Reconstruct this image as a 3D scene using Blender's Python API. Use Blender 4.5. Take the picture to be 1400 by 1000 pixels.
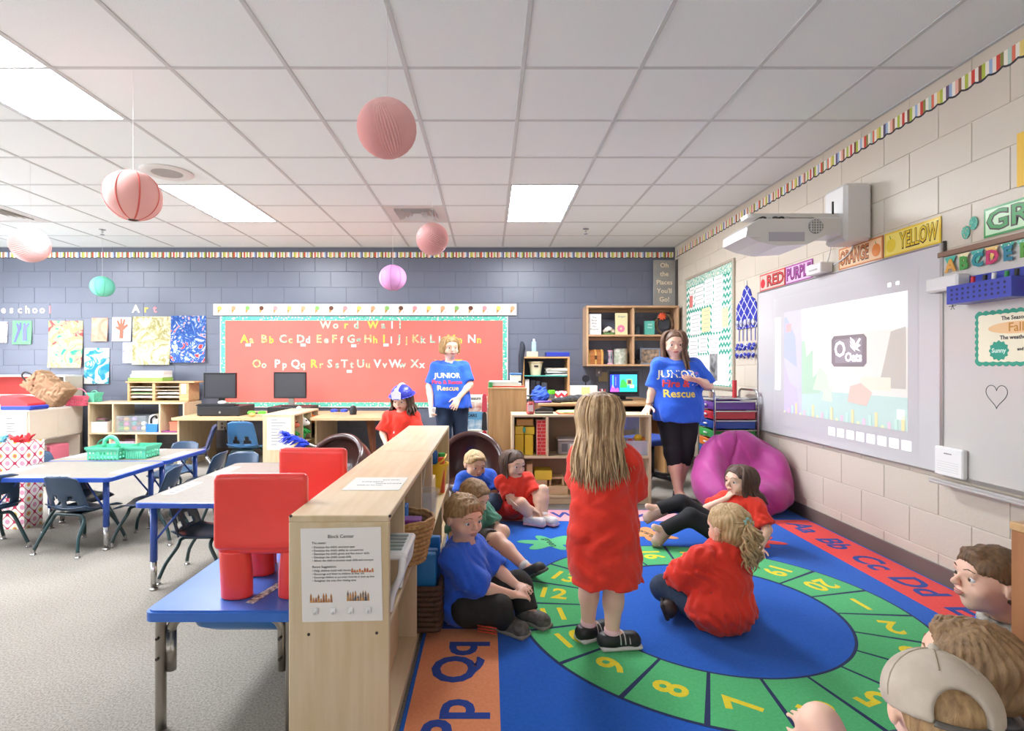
import bpy, math, random
import numpy as np
from mathutils import Vector, Matrix, Euler
from mathutils.bvhtree import BVHTree

random.seed(7)
SC = bpy.context.scene
COL = SC.collection
for o in list(bpy.data.objects):
    bpy.data.objects.remove(o)

# ------------------------------------------------------------------ camera, world, exposure
FPX, VPX, EYE = 747.0, 669.0, 1.17          # focal length in pixels of a 1400 px frame, eye height
cam_d = bpy.data.cameras.new('camera')
cam_d.sensor_width = 36.0
cam_d.lens = 36.0 * FPX / 1400.0
cam_d.shift_x = (700 - VPX) / 1400.0
cam_d.clip_start = 0.05
cam = bpy.data.objects.new('camera', cam_d)
COL.objects.link(cam)
cam.location = (0, 0, EYE)
cam.rotation_euler = (math.pi / 2, 0, 0)
SC.camera = cam
FILL_WINDOW_LIGHT = 3.0                            # fill glow of unseen window panes added behind and left of camera
PANEL_LIGHT = 19.0                            # emission of the ceiling panels
wd = bpy.data.worlds.new('world'); SC.world = wd; wd.use_nodes = True
wd.node_tree.nodes['Background'].inputs[0].default_value = (0.75, 0.85, 1.0, 1)
wd.node_tree.nodes['Background'].inputs[1].default_value = 1.0
SC.view_settings.view_transform = 'Standard'
SC.view_settings.look = 'None'
SC.view_settings.gamma = 1.0
SC.view_settings.use_curve_mapping = False
SC.view_settings.exposure = 1.66

def U(px, Y):
    return (px - VPX) * Y / FPX
def V(py, Y):
    return EYE - (py - 500.0) * Y / FPX
def P(px, py, Y):
    return Vector((U(px, Y), Y, V(py, Y)))
def FL(px, py):
    Y = FPX * EYE / (py - 500.0)
    return Vector((U(px, Y), Y, 0))

# ------------------------------------------------------------------ materials
def lin(h):
    h = h.lstrip('#')
    out = []
    for i in (0, 2, 4):
        c = int(h[i:i+2], 16) / 255.0
        out.append(c / 12.92 if c <= 0.04045 else ((c + 0.055) / 1.055) ** 2.4)
    return out + [1.0]
MATS = {}
def mat(hx, rough=0.55, metal=0.0, noise=None, bump=None, trans=0.0, emit=0.0, coat=0.0, alpha=1.0, sheen=0.0, sss=0.0, spec=0.5, stretch=None):
    key = (hx, rough, metal, noise, bump, trans, emit, coat, alpha, sheen, sss, spec, stretch)
    if key in MATS: return MATS[key]
    m = bpy.data.materials.new('mat_' + hx.strip('#')); m.use_nodes = True
    nt = m.node_tree; b = nt.nodes['Principled BSDF']
    c = lin(hx)
    b.inputs['Base Color'].default_value = c
    b.inputs['Roughness'].default_value = rough
    b.inputs['Metallic'].default_value = metal
    b.inputs['Specular IOR Level'].default_value = spec
    b.inputs['Transmission Weight'].default_value = trans
    b.inputs['Coat Weight'].default_value = coat
    b.inputs['Alpha'].default_value = alpha
    b.inputs['Sheen Weight'].default_value = sheen
    if sss:
        b.inputs['Subsurface Weight'].default_value = sss
        b.inputs['Subsurface Radius'].default_value = (0.02, 0.008, 0.004)
        b.inputs['Subsurface Scale'].default_value = 0.3
    if emit:
        b.inputs['Emission Color'].default_value = c
        b.inputs['Emission Strength'].default_value = emit
    tc = nt.nodes.new('ShaderNodeTexCoord')
    src = tc.outputs['Object']
    if stretch:
        mp = nt.nodes.new('ShaderNodeMapping'); mp.inputs['Scale'].default_value = stretch
        nt.links.new(src, mp.inputs['Vector']); src = mp.outputs['Vector']
    if noise:                                    # (scale, second colour, detail)
        n = nt.nodes.new('ShaderNodeTexNoise'); n.inputs['Scale'].default_value = noise[0]
        n.inputs['Detail'].default_value = noise[2] if len(noise) > 2 else 3
        nt.links.new(src, n.inputs['Vector'])
        r = nt.nodes.new('ShaderNodeValToRGB')
        r.color_ramp.elements[0].position = 0.32; r.color_ramp.elements[1].position = 0.68
        r.color_ramp.elements[0].color = c; r.color_ramp.elements[1].color = lin(noise[1])
        nt.links.new(n.outputs['Fac'], r.inputs['Fac'])
        nt.links.new(r.outputs['Color'], b.inputs['Base Color'])
    if bump:                                     # (scale, strength, distance)
        n = nt.nodes.new('ShaderNodeTexNoise'); n.inputs['Scale'].default_value = bump[0]
        n.inputs['Detail'].default_value = 4
        nt.links.new(src, n.inputs['Vector'])
        bp = nt.nodes.new('ShaderNodeBump'); bp.inputs['Strength'].default_value = bump[1]
        bp.inputs['Distance'].default_value = bump[2] if len(bump) > 2 else 0.002
        nt.links.new(n.outputs['Fac'], bp.inputs['Height'])
        nt.links.new(bp.outputs['Normal'], b.inputs['Normal'])
    MATS[key] = m
    return m
def ramp_mat(name, cols, coord_fn, rough=0.6, const=True):
    """Procedural material: coord_fn(nodetree) gives a 0..1 socket that picks among cols [(pos, hex)]."""
    m = bpy.data.materials.new(name); m.use_nodes = True
    nt = m.node_tree; b = nt.nodes['Principled BSDF']; b.inputs['Roughness'].default_value = rough
    r = nt.nodes.new('ShaderNodeValToRGB'); cr = r.color_ramp
    cr.interpolation = 'CONSTANT' if const else 'LINEAR'
    while len(cr.elements) > 1: cr.elements.remove(cr.elements[-1])
    cr.elements[0].position = cols[0][0]; cr.elements[0].color = lin(cols[0][1])
    for p, h in cols[1:]:
        e = cr.elements.new(p); e.color = lin(h)
    nt.links.new(coord_fn(nt), r.inputs['Fac'])
    nt.links.new(r.outputs['Color'], b.inputs['Base Color'])
    return m
def mth(nt, op, a, b=None):
    n = nt.nodes.new('ShaderNodeMath'); n.operation = op
    for i, v in enumerate((a, b)):
        if v is None: continue
        if isinstance(v, (int, float)): n.inputs[i].default_value = v
        else: nt.links.new(v, n.inputs[i])
    return n.outputs[0]
def objxyz(nt):
    tc = nt.nodes.new('ShaderNodeTexCoord'); s = nt.nodes.new('ShaderNodeSeparateXYZ')
    nt.links.new(tc.outputs['Object'], s.inputs[0]); return s.outputs
def wood(hx='#d9c6a2', hx2='#c9b089', rough=0.42, axis='z', sc=1.0):
    st = {'z': (14, 14, 1.2), 'y': (14, 1.2, 14), 'x': (1.2, 14, 14)}[axis]
    return mat(hx, rough, noise=(2.2 * sc, hx2, 5), stretch=st, coat=0.15)
BIRCH_Z, BIRCH_Y, BIRCH_X = wood('#dcc8a6', '#cfb88f', axis='z'), wood('#dcc8a6', '#cfb88f', axis='y'), wood('#dcc8a6', '#cfb88f', axis='x')
OAK_Z, OAK_X = wood('#c79a68', '#b38453', axis='z'), wood('#c79a68', '#b38453', axis='x')
WHITE = mat('#dddbd6', 0.6)
PAPER = mat('#d8d5cd', 0.8)
CHROME = mat('#c9c9c9', 0.22, 1.0)
STEEL = mat('#a9a6a0', 0.35, 1.0)
BLACKP = mat('#1d1d20', 0.4)
SKIN = mat('#f4cab0', 0.5, noise=(9, '#efbea2', 2), sss=0.15)

# ------------------------------------------------------------------ objects
def tag(o, label=None, cat=None, group=None, kind=None):
    if label: o['label'] = label
    if cat: o['category'] = cat
    if group: o['group'] = group
    if kind: o['kind'] = kind
    return o
def thing(name, loc, label, cat, rz=0.0, group=None):
    o = bpy.data.objects.new(name, None); o.empty_display_size = 0.05
    COL.objects.link(o); o.location = loc; o.rotation_euler = (0, 0, rz)
    return tag(o, label, cat, group)
def mesh_obj(name, me, material, parent=None):
    o = bpy.data.objects.new(name, me); COL.objects.link(o)
    if material and not me.materials: me.materials.append(material)
    if parent: o.parent = parent
    return o
def root_matrix(o):
    M = Matrix.Identity(4)
    while o:
        M = Matrix.LocRotScale(o.location, o.rotation_euler, o.scale) @ M; o = o.parent
    return M
def copy_tree(o, parent=None):
    c = o.copy(); COL.objects.link(c); c.parent = parent
    for ch in list(o.children): copy_tree(ch, c)
    return c

class MB:
    """collects boxes, tubes, lathes, prisms and grids; build() links them as one mesh"""
    def __init__(s): s.v = []; s.f = []
    def add(s, vs, fs, M=None):
        n = len(s.v)
        if M is not None: vs = [tuple(M @ Vector(q)) for q in vs]
        s.v += [tuple(q) for q in vs]; s.f += [tuple(i + n for i in f) for f in fs]; return s
    def box(s, x0, x1, y0, y1, z0, z1, b=0.0, M=None):
        if x0 > x1: x0, x1 = x1, x0
        if y0 > y1: y0, y1 = y1, y0
        if z0 > z1: z0, z1 = z1, z0
        b = min(b, (x1-x0)*.45, (y1-y0)*.45, (z1-z0)*.45)
        if b <= 0:
            vs = [(x, y, z) for z in (z0, z1) for y in (y0, y1) for x in (x0, x1)]
            return s.add(vs, [(0,2,3,1),(4,5,7,6),(0,1,5,4),(2,6,7,3),(0,4,6,2),(1,3,7,5)], M)
        vs = []; idx = {}
        lo, hi = (x0, y0, z0), (x1, y1, z1)
        for i in range(8):
            sg = [(i >> a) & 1 for a in range(3)]
            for a in range(3):                    # vertex lying on the face of axis a
                q = [(hi[c] if sg[c] else lo[c]) - (0 if c == a else (b if sg[c] else -b)) for c in range(3)]
                idx[(i, a)] = len(vs); vs.append(q)
        fs = []
        for a in range(3):
            u, w = (a + 1) % 3, (a + 2) % 3
            for sd in (0, 1):
                cs = [sd << a | i << u | j << w for i, j in ((0,0),(1,0),(1,1),(0,1))]
                f = [idx[(c, a)] for c in cs]
                fs.append(f if sd else f[::-1])
            for i in (0, 1):
                for j in (0, 1):                   # edge parallel to axis a
                    c0 = i << u | j << w; c1 = c0 | 1 << a
                    f = [idx[(c0, u)], idx[(c1, u)], idx[(c1, w)], idx[(c0, w)]]
                    fs.append(f if (i ^ j) else f[::-1])
        for i in range(8):
            f = [idx[(i, 0)], idx[(i, 1)], idx[(i, 2)]]
            fs.append(f if bin(i).count('1') % 2 else f[::-1])
        return s.add(vs, fs, M)
    def tube(s, pts, r, seg=8, r1=None, cap=True, flat=1.0):
        pts = [Vector(p) for p in pts]; n = len(pts); vs = []; fs = []
        rr = r if isinstance(r, (list, tuple)) else [r + ((r1 if r1 is not None else r) - r) * i / max(1, n-1) for i in range(n)]
        t0 = (pts[1] - pts[0]).normalized()
        up = Vector((0, 0, 1)) if abs(t0.z) < 0.9 else Vector((1, 0, 0))
        a = t0.cross(up).normalized()
        for i, p in enumerate(pts):
            t = (pts[min(i+1, n-1)] - pts[max(i-1, 0)])
            t = t.normalized() if t.length > 1e-9 else t0
            a = (a - t * a.dot(t)).normalized(); b = t.cross(a)
            for k in range(seg):
                th = 2 * math.pi * k / seg
                vs.append(p + a * (math.cos(th) * rr[i]) + b * (math.sin(th) * rr[i] * flat))
        for i in range(n - 1):
            for k in range(seg):
                k2 = (k + 1) % seg
                fs.append((i*seg+k, i*seg+k2, (i+1)*seg+k2, (i+1)*seg+k))
        if cap:
            fs.append(tuple(range(seg))[::-1]); fs.append(tuple((n-1)*seg + k for k in range(seg)))
        return s.add(vs, fs)
    def lathe(s, prof, seg=20, c=(0, 0, 0), M=None, cap=True, sx=1.0, sy=1.0):
        vs = []; fs = []; n = len(prof)
        for r, z in prof:
            for k in range(seg):
                th = 2 * math.pi * k / seg
                vs.append((c[0] + r*sx*math.cos(th), c[1] + r*sy*math.sin(th), c[2] + z))
        for i in range(n - 1):
            for k in range(seg):
                k2 = (k + 1) % seg
                fs.append((i*seg+k, i*seg+k2, (i+1)*seg+k2, (i+1)*seg+k))
        if cap:
            fs.append(tuple(range(seg))[::-1]); fs.append(tuple((n-1)*seg + k for k in range(seg)))
        return s.add(vs, fs, M)
    def ball(s, c, r, seg=12, M=None):
        if isinstance(r, (int, float)): r = (r, r, r)
        n = max(4, seg // 2)
        prof = [(math.sin(math.pi * i / n), -math.cos(math.pi * i / n)) for i in range(n + 1)]
        prof[0] = (1e-4, -1); prof[-1] = (1e-4, 1)
        MM = Matrix.Translation(c) @ Matrix.Diagonal((r[0], r[1], r[2], 1))
        return s.lathe(prof, seg, (0, 0, 0), (M @ MM) if M is not None else MM)
    def prism(s, poly, d0, d1, axis='z', M=None):
        """poly of 2-D points (counter-clockwise), extruded from d0 to d1 along axis"""
        n = len(poly)
        def p3(q, d):
            return {'z': (q[0], q[1], d), 'y': (q[0], d, q[1]), 'x': (d, q[0], q[1])}[axis]
        vs = [p3(q, d0) for q in poly] + [p3(q, d1) for q in poly]
        fs = [tuple(range(n))[::-1], tuple(range(n, 2*n))] + [(i, (i+1) % n, n + (i+1) % n, n + i) for i in range(n)]
        return s.add(vs, fs, M)
    def grid(s, fn, nu, nv, thick=0.0):
        """surface fn(u,v) in 0..1 with optional thickness along its normal"""
        pts = [[Vector(fn(i / nu, j / nv)) for i in range(nu + 1)] for j in range(nv + 1)]
        w = nu + 1
        fs = [(j*w+i, j*w+i+1, (j+1)*w+i+1, (j+1)*w+i) for j in range(nv) for i in range(nu)]
        vs = [q for row in pts for q in row]
        if thick:
            nrm = []
            for j in range(nv + 1):
                for i in range(nu + 1):
                    du = pts[j][min(i+1, nu)] - pts[j][max(i-1, 0)]
                    dv = pts[min(j+1, nv)][i] - pts[max(j-1, 0)][i]
                    nrm.append(du.cross(dv).normalized())
            N = len(vs); vs = vs + [q - nrm[k] * thick for k, q in enumerate(vs)]
            fs += [tuple(i + N for i in f)[::-1] for f in fs]
            ring = [i for i in range(nu)] + [j*w + nu for j in range(nv)] + [nv*w + i for i in range(nu, 0, -1)] + [j*w for j in range(nv, 0, -1)]
            for a, b in zip(ring, ring[1:] + ring[:1]): fs.append((b, a, a + N, b + N))
        return s.add(vs, fs)
    def build(s, name, material, parent=None, smooth=False, world=False, label=None):
        vs = s.v
        if world and parent:
            I = root_matrix(parent).inverted(); vs = [I @ Vector(q) for q in vs]
        me = bpy.data.meshes.new(name); me.from_pydata([tuple(q) for q in vs], [], s.f)
        if smooth:
            me.polygons.foreach_set('use_smooth', [True] * len(me.polygons))
            if smooth == 'auto':
                me.set_sharp_from_angle(angle=math.radians(42))
        o = mesh_obj(name, me, material, parent)
        if label: o['label'] = label
        return o
def one(name, mb, material, label, cat, loc=None, rz=0, group=None, smooth=False):
    """a thing that is a single mesh, its shapes given in local space"""
    o = mb.build(name, material, None, smooth); o.location = loc or (0, 0, 0); o.rotation_euler = (0, 0, rz)
    return tag(o, label, cat, group)
def arc(c, r, a0, a1, n, plane='xz'):
    out = []
    for i in range(n + 1):
        a = math.radians(a0 + (a1 - a0) * i / n); q = (r * math.cos(a), r * math.sin(a))
        out.append({'xz': (c[0]+q[0], c[1], c[2]+q[1]), 'xy': (c[0]+q[0], c[1]+q[1], c[2]), 'yz': (c[0], c[1]+q[0], c[2]+q[1])}[plane])
    return out
def catmull(pts, n=4):
    pts = [Vector(p) for p in pts]; out = []
    for i in range(len(pts) - 1):
        p0, p1, p2, p3 = pts[max(i-1, 0)], pts[i], pts[i+1], pts[min(i+2, len(pts)-1)]
        for k in range(n):
            t = k / n
            out.append(0.5 * ((2*p1) + (p2-p0)*t + (2*p0-5*p1+4*p2-p3)*t*t + (-p0+3*p1-3*p2+p3)*t**3))
    out.append(pts[-1]); return out
def rrect(x0, x1, y0, y1, r, n=5):
    out = []
    for cx, cy, a in ((x1-r, y0+r, -90), (x1-r, y1-r, 0), (x0+r, y1-r, 90), (x0+r, y0+r, 180)):
        for i in range(n + 1):
            t = math.radians(a + 90 * i / n); out.append((cx + r*math.cos(t), cy + r*math.sin(t)))
    return out
def frameM(origin, right, up):
    """matrix whose x axis is right, y axis is up, z axis their cross product"""
    r = Vector(right).normalized(); u = Vector(up).normalized(); n = r.cross(u).normalized(); u = n.cross(r)
    return Matrix(((r.x, u.x, n.x, origin[0]), (r.y, u.y, n.y, origin[1]), (r.z, u.z, n.z, origin[2]), (0, 0, 0, 1)))
_tc = {}
def text_data(s, size, extr=0.0, bold=0.0, res=2):
    key = (s, size, extr, bold, res)
    if key in _tc: return _tc[key]
    cu = bpy.data.curves.new('t', 'FONT'); cu.body = s; cu.size = size; cu.align_x = 'CENTER'; cu.align_y = 'CENTER'
    cu.extrude = extr; cu.offset = bold; cu.resolution_u = res
    ob = bpy.data.objects.new('t', cu); COL.objects.link(ob)
    dg = bpy.context.evaluated_depsgraph_get(); me = bpy.data.meshes.new_from_object(ob.evaluated_get(dg))
    bpy.data.objects.remove(ob); bpy.data.curves.remove(cu)
    vs = [tuple(v.co) for v in me.vertices]; fs = [tuple(p.vertices) for p in me.polygons]
    bpy.data.meshes.remove(me); _tc[key] = (vs, fs); return _tc[key]
def text(name, s, size, M, material, parent, extr=0.0008, bold=0.0, sx=1.0, world=True, label=None, res=2):
    vs, fs = text_data(s, size, extr, bold, res)
    mb = MB(); mb.add([(q[0]*sx, q[1], q[2]) for q in vs], fs, M)
    return mb.build(name, material, parent, world=world, label=label)

# ------------------------------------------------------------------ sculpting (smooth union of rounded shapes -> one surface)
class Prim: pass
def _prim(f, lo, hi, k=None, op='u'):
    p = Prim(); p.f = f; p.lo = np.array(lo, float); p.hi = np.array(hi, float); p.k = k; p.op = op; return p
def cap(a, b, r0, r1=None, k=None, op='u'):
    a = np.array(a, float); b = np.array(b, float); r1 = r0 if r1 is None else r1
    ab = b - a; L = float(ab @ ab) + 1e-12
    def f(X, Y, Z):
        t = np.clip(((X-a[0])*ab[0] + (Y-a[1])*ab[1] + (Z-a[2])*ab[2]) / L, 0, 1)
        return np.sqrt((X-a[0]-t*ab[0])**2 + (Y-a[1]-t*ab[1])**2 + (Z-a[2]-t*ab[2])**2) - (r0 + (r1-r0)*t)
    m = max(r0, r1)
    return _prim(f, np.minimum(a, b) - m, np.maximum(a, b) + m, k, op)
def _rot(R):
    if R is None: return None
    if isinstance(R, Matrix): return np.array(R.to_3x3())
    if isinstance(R, tuple): return np.array(Euler(R).to_matrix())
    return np.array(R)
def _loc(X, Y, Z, c, R):
    X = X - c[0]; Y = Y - c[1]; Z = Z - c[2]
    if R is None: return X, Y, Z
    return (X*R[0,0] + Y*R[1,0] + Z*R[2,0], X*R[0,1] + Y*R[1,1] + Z*R[2,1], X*R[0,2] + Y*R[1,2] + Z*R[2,2])
def ell(c, r, R=None, k=None, op='u'):
    c = np.array(c, float); R = _rot(R); r = np.array(r, float)
    def f(X, Y, Z):
        x, y, z = _loc(X, Y, Z, c, R)
        k0 = np.sqrt((x/r[0])**2 + (y/r[1])**2 + (z/r[2])**2)
        k1 = np.sqrt((x/r[0]**2)**2 + (y/r[1]**2)**2 + (z/r[2]**2)**2) + 1e-9
        return k0 * (k0 - 1) / k1
    m = max(r) if R is not None else r
    return _prim(f, c - m, c + m, k, op)
def rbox(c, h, r=0.01, R=None, k=None, op='u'):
    c = np.array(c, float); R = _rot(R); h = np.array(h, float)
    def f(X, Y, Z):
        x, y, z = _loc(X, Y, Z, c, R)
        qx, qy, qz = np.abs(x)-h[0]+r, np.abs(y)-h[1]+r, np.abs(z)-h[2]+r
        return np.sqrt(np.maximum(qx, 0)**2 + np.maximum(qy, 0)**2 + np.maximum(qz, 0)**2) + np.minimum(np.maximum(np.maximum(qx, qy), qz), 0) - r
    m = float(np.linalg.norm(h)) if R is not None else h
    return _prim(f, c - m, c + m, k, op)
def loft(secs, k=None, op='u', R=None, c=(0, 0, 0)):
    """stack of ellipses (x, y, z, rx, ry) from low to high z"""
    S = np.array(secs, float); R = _rot(R); c = np.array(c, float)
    def f(X, Y, Z):
        x, y, z = _loc(X, Y, Z, c, R)
        cx, cy, rx, ry = [np.interp(z, S[:,2], S[:,i]) for i in (0, 1, 3, 4)]
        q = np.sqrt(((x-cx)/rx)**2 + ((y-cy)/ry)**2)
        d = (q - 1) * np.minimum(rx, ry)
        return np.maximum(d, np.maximum(S[0,2] - z, z - S[-1,2]))
    lo = np.array([min(S[:,0]-S[:,3]), min(S[:,1]-S[:,4]), S[0,2]]); hi = np.array([max(S[:,0]+S[:,3]), max(S[:,1]+S[:,4]), S[-1,2]])
    if R is not None:
        m = float(max(np.linalg.norm(lo), np.linalg.norm(hi))); lo, hi = c - m, c + m
    return _prim(f, lo, hi, k, op)
def plane(p, n):
    """cuts away the side its normal points to"""
    p = np.array(p, float); n = np.array(Vector(n).normalized(), float)
    return _prim(lambda X, Y, Z: (X-p[0])*n[0] + (Y-p[1])*n[1] + (Z-p[2])*n[2], p, p, None, 'i')
def field(prims, res, k=0.02, wr=None, pad=None):
    ad = [p for p in prims if p.op == 'u']
    lo = np.min([p.lo for p in ad], 0) - 3*res - k*.3; hi = np.max([p.hi for p in ad], 0) + 3*res + k*.3
    n = np.ceil((hi - lo) / res).astype(int) + 1
    ax = [(lo[i] + res*np.arange(n[i])).astype(np.float32) for i in range(3)]
    D = np.full(n, 0.12, np.float32)
    for p in prims:
        kk = k if p.k is None else p.k
        if p.op == 'i':
            D = np.maximum(D, p.f(ax[0][:,None,None], ax[1][None,:,None], ax[2][None,None,:])); continue
        m = kk + 0.035
        i0 = np.clip(np.floor((p.lo - m - lo) / res).astype(int), 0, n); i1 = np.clip(np.ceil((p.hi + m - lo) / res).astype(int) + 1, 0, n)
        if np.any(i1 <= i0): continue
        sl = tuple(slice(a, b) for a, b in zip(i0, i1))
        d = p.f(ax[0][sl[0],None,None], ax[1][None,sl[1],None], ax[2][None,None,sl[2]])
        a = D[sl]
        if p.op == 'u':
            if kk > 0:
                h = np.clip(0.5 + 0.5*(a - d)/kk, 0, 1); D[sl] = a + (d - a)*h - kk*h*(1-h)
            else: D[sl] = np.minimum(a, d)
        else:
            if kk > 0:
                h = np.clip(0.5 - 0.5*(a + d)/kk, 0, 1); D[sl] = a + (-d - a)*h + kk*h*(1-h)
            else: D[sl] = np.maximum(a, -d)
    if wr is not None:
        D = D + wr(ax[0][:,None,None], ax[1][None,:,None], ax[2][None,None,:]).astype(np.float32)
    return D, lo
def surfnet(D, lo, res):
    ins = D < 0
    n = np.array(D.shape) - 1
    cnt = np.zeros(n, np.int8)
    for a in (0, 1):
        for b in (0, 1):
            for c in (0, 1):
                cnt += ins[a:a+n[0], b:b+n[1], c:c+n[2]]
    I = np.argwhere((cnt > 0) & (cnt < 8))
    if len(I) == 0: return np.zeros((0, 3)), np.zeros((0, 4), int)
    idx = -np.ones(n, np.int64); idx[I[:,0], I[:,1], I[:,2]] = np.arange(len(I))
    acc = np.zeros((len(I), 3)); num = np.zeros(len(I))
    cor = [(a, b, c) for a in (0, 1) for b in (0, 1) for c in (0, 1)]
    val = {c: D[I[:,0]+c[0], I[:,1]+c[1], I[:,2]+c[2]] for c in cor}
    for c in cor:
        for ax_ in range(3):
            if c[ax_]: continue
            e = list(c); e[ax_] = 1; e = tuple(e)
            d0, d1 = val[c], val[e]; m = (d0 < 0) != (d1 < 0)
            t = np.where(m, d0 / np.where(m, d0 - d1, 1), 0)
            q = np.tile(np.array(c, float), (len(I), 1)); q[:, ax_] = t
            acc[m] += q[m]; num[m] += 1
    verts = lo + res * (I + acc / num[:, None])
    F = []
    for ax_ in range(3):
        u, w = (ax_ + 1) % 3, (ax_ + 2) % 3
        s0 = [slice(None)]*3; s1 = [slice(None)]*3
        s0[ax_] = slice(0, n[ax_]); s1[ax_] = slice(1, n[ax_]+1)
        A, B = ins[tuple(s0)], ins[tuple(s1)]
        E = np.argwhere(A != B)
        E = E[(E[:,u] > 0) & (E[:,w] > 0) & (E[:,u] < n[u]) & (E[:,w] < n[w])]
        def cell(du, dw):
            q = E.copy(); q[:,u] += du; q[:,w] += dw; return idx[q[:,0], q[:,1], q[:,2]]
        quad = np.stack([cell(-1,-1), cell(0,-1), cell(0,0), cell(-1,0)], 1)
        fl = ~A[E[:,0], E[:,1], E[:,2]]
        quad[fl] = quad[fl][:, ::-1]
        F.append(quad)
    return verts, np.concatenate(F)
def np_mesh(name, verts, quads):
    me = bpy.data.meshes.new(name); nq = len(quads)
    me.vertices.add(len(verts)); me.vertices.foreach_set('co', np.asarray(verts, np.float32).ravel())
    me.loops.add(nq*4); me.loops.foreach_set('vertex_index', np.asarray(quads, np.int32).ravel())
    me.polygons.add(nq); me.polygons.foreach_set('loop_start', np.arange(0, nq*4, 4, dtype=np.int32))
    me.polygons.foreach_set('use_smooth', np.ones(nq, bool))
    me.update(); me.validate(); return me
def sculpt(name, prims, res, material, parent=None, k=0.02, wr=None, extra=None, label=None, relax=1):
    D, lo = field(prims, res, k, wr)
    v, q = surfnet(D, lo, res)
    for _ in range(relax):                          # light Laplacian smoothing takes the grid steps out
        s = np.zeros_like(v); c = np.zeros(len(v))
        for a, b in ((0,1),(1,2),(2,3),(3,0)):
            np.add.at(s, q[:,a], v[q[:,b]]); np.add.at(c, q[:,a], 1)
        v = 0.5*v + 0.5*s/np.maximum(c, 1)[:,None]
    me = np_mesh(name, v, q)
    o = mesh_obj(name, me, material, parent)
    if label: o['label'] = label
    return o
def wrinkle(amp, f=1.0, seed=0, flat=(1, 1, 1)):
    """soft cloth folds: creased waves in a few warped directions"""
    r = np.random.RandomState(seed)
    W = [(r.normal(size=3) * np.array(flat), r.uniform(0, 6.28), r.uniform(.7, 1.6)) for _ in range(6)]
    def g(X, Y, Z):
        out = 0; wx = 0.025*np.sin(17*Z*f + seed) + .012*np.sin(41*Y + 29*Z); wy = 0.025*np.sin(15*X*f + 1.7*seed); wz = .02*np.sin(21*X - 13*Y + seed)
        for i, (n, ph, s) in enumerate(W):
            a = f*30*s*(n[0]*(X+wx) + n[1]*(Y+wy) + n[2]*(Z+wz)) + ph
            out = out + (np.sin(a) if i % 2 else 1.2 - 2.2*np.abs(np.sin(a*.5))**.7)
        return amp/2.2 * out
    return g
def halfcut(e, d, R):
    """removes what lies beyond the plane through e (normal d), within R of e"""
    e = np.array(e, float); d = np.array(Vector(d).normalized(), float)
    def f(X, Y, Z):
        a, b, c = X-e[0], Y-e[1], Z-e[2]
        return np.maximum(-(a*d[0]+b*d[1]+c*d[2]), np.sqrt(a*a+b*b+c*c) - R)
    return _prim(f, e - R, e + R, .003, 's')
# ------------------------------------------------------------------ the room
RX, BY, LX, FY, CZ = 2.42, 7.12, -7.3, -1.5, 2.71      # right wall, back wall, left wall, wall behind the camera, ceiling
def struct(name, mb, m, parent=None, smooth=False):
    o = mb.build(name, m, parent, smooth)
    if not parent: o['kind'] = 'structure'
    return o
def carpet_mat():
    m = bpy.data.materials.new('carpet'); m.use_nodes = True; nt = m.node_tree; b = nt.nodes['Principled BSDF']
    tc = nt.nodes.new('ShaderNodeTexCoord')
    n1 = nt.nodes.new('ShaderNodeTexNoise'); n1.inputs['Scale'].default_value = 130; n1.inputs['Detail'].default_value = 6; n1.inputs['Roughness'].default_value = .8
    n2 = nt.nodes.new('ShaderNodeTexNoise'); n2.inputs['Scale'].default_value = 1.6; n2.inputs['Detail'].default_value = 4
    r = nt.nodes.new('ShaderNodeValToRGB'); e = r.color_ramp.elements
    e[0].position = .36; e[0].color = lin('#736d64'); e[1].position = .62; e[1].color = lin('#a8a298')
    r2 = nt.nodes.new('ShaderNodeValToRGB'); e = r2.color_ramp.elements
    e[0].position = .3; e[0].color = (.86, .85, .84, 1); e[1].position = .7; e[1].color = (1, 1, 1, 1)
    mx = nt.nodes.new('ShaderNodeMix'); mx.data_type = 'RGBA'; mx.blend_type = 'MULTIPLY'; mx.inputs[0].default_value = 1
    for n in (n1, n2): nt.links.new(tc.outputs['Object'], n.inputs['Vector'])
    nt.links.new(n1.outputs['Fac'], r.inputs['Fac']); nt.links.new(n2.outputs['Fac'], r2.inputs['Fac'])
    nt.links.new(r.outputs['Color'], mx.inputs[6]); nt.links.new(r2.outputs['Color'], mx.inputs[7])
    nt.links.new(mx.outputs[2], b.inputs['Base Color']); b.inputs['Roughness'].default_value = .95
    b.inputs['Specular IOR Level'].default_value = .15
    bp = nt.nodes.new('ShaderNodeBump'); bp.inputs['Strength'].default_value = .6; bp.inputs['Distance'].default_value = .004
    nt.links.new(n1.outputs['Fac'], bp.inputs['Height']); nt.links.new(bp.outputs['Normal'], b.inputs['Normal'])
    return m
struct('floor', MB().box(LX, RX, FY, BY, -0.1, 0), carpet_mat())
BLUEW = mat('#676c7a', 0.36, noise=(2.0, '#626775', 2), bump=(55, .35, .003))
CREAMW = mat('#d5cbb9', 0.42, noise=(1.5, '#cfc4b1', 2), bump=(55, .35, .003))
BL, BH, J = 0.4064, 0.2032, 0.004
def block_mesh(w):
    me = MB().box(-w/2 + J/2, w/2 - J/2, 0, 0.05, -BH/2 + J/2, BH/2 - J/2, .0022).build('block', None).data
    ob = [o for o in bpy.data.objects if o.data == me][0]; bpy.data.objects.remove(ob); return me
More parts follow.
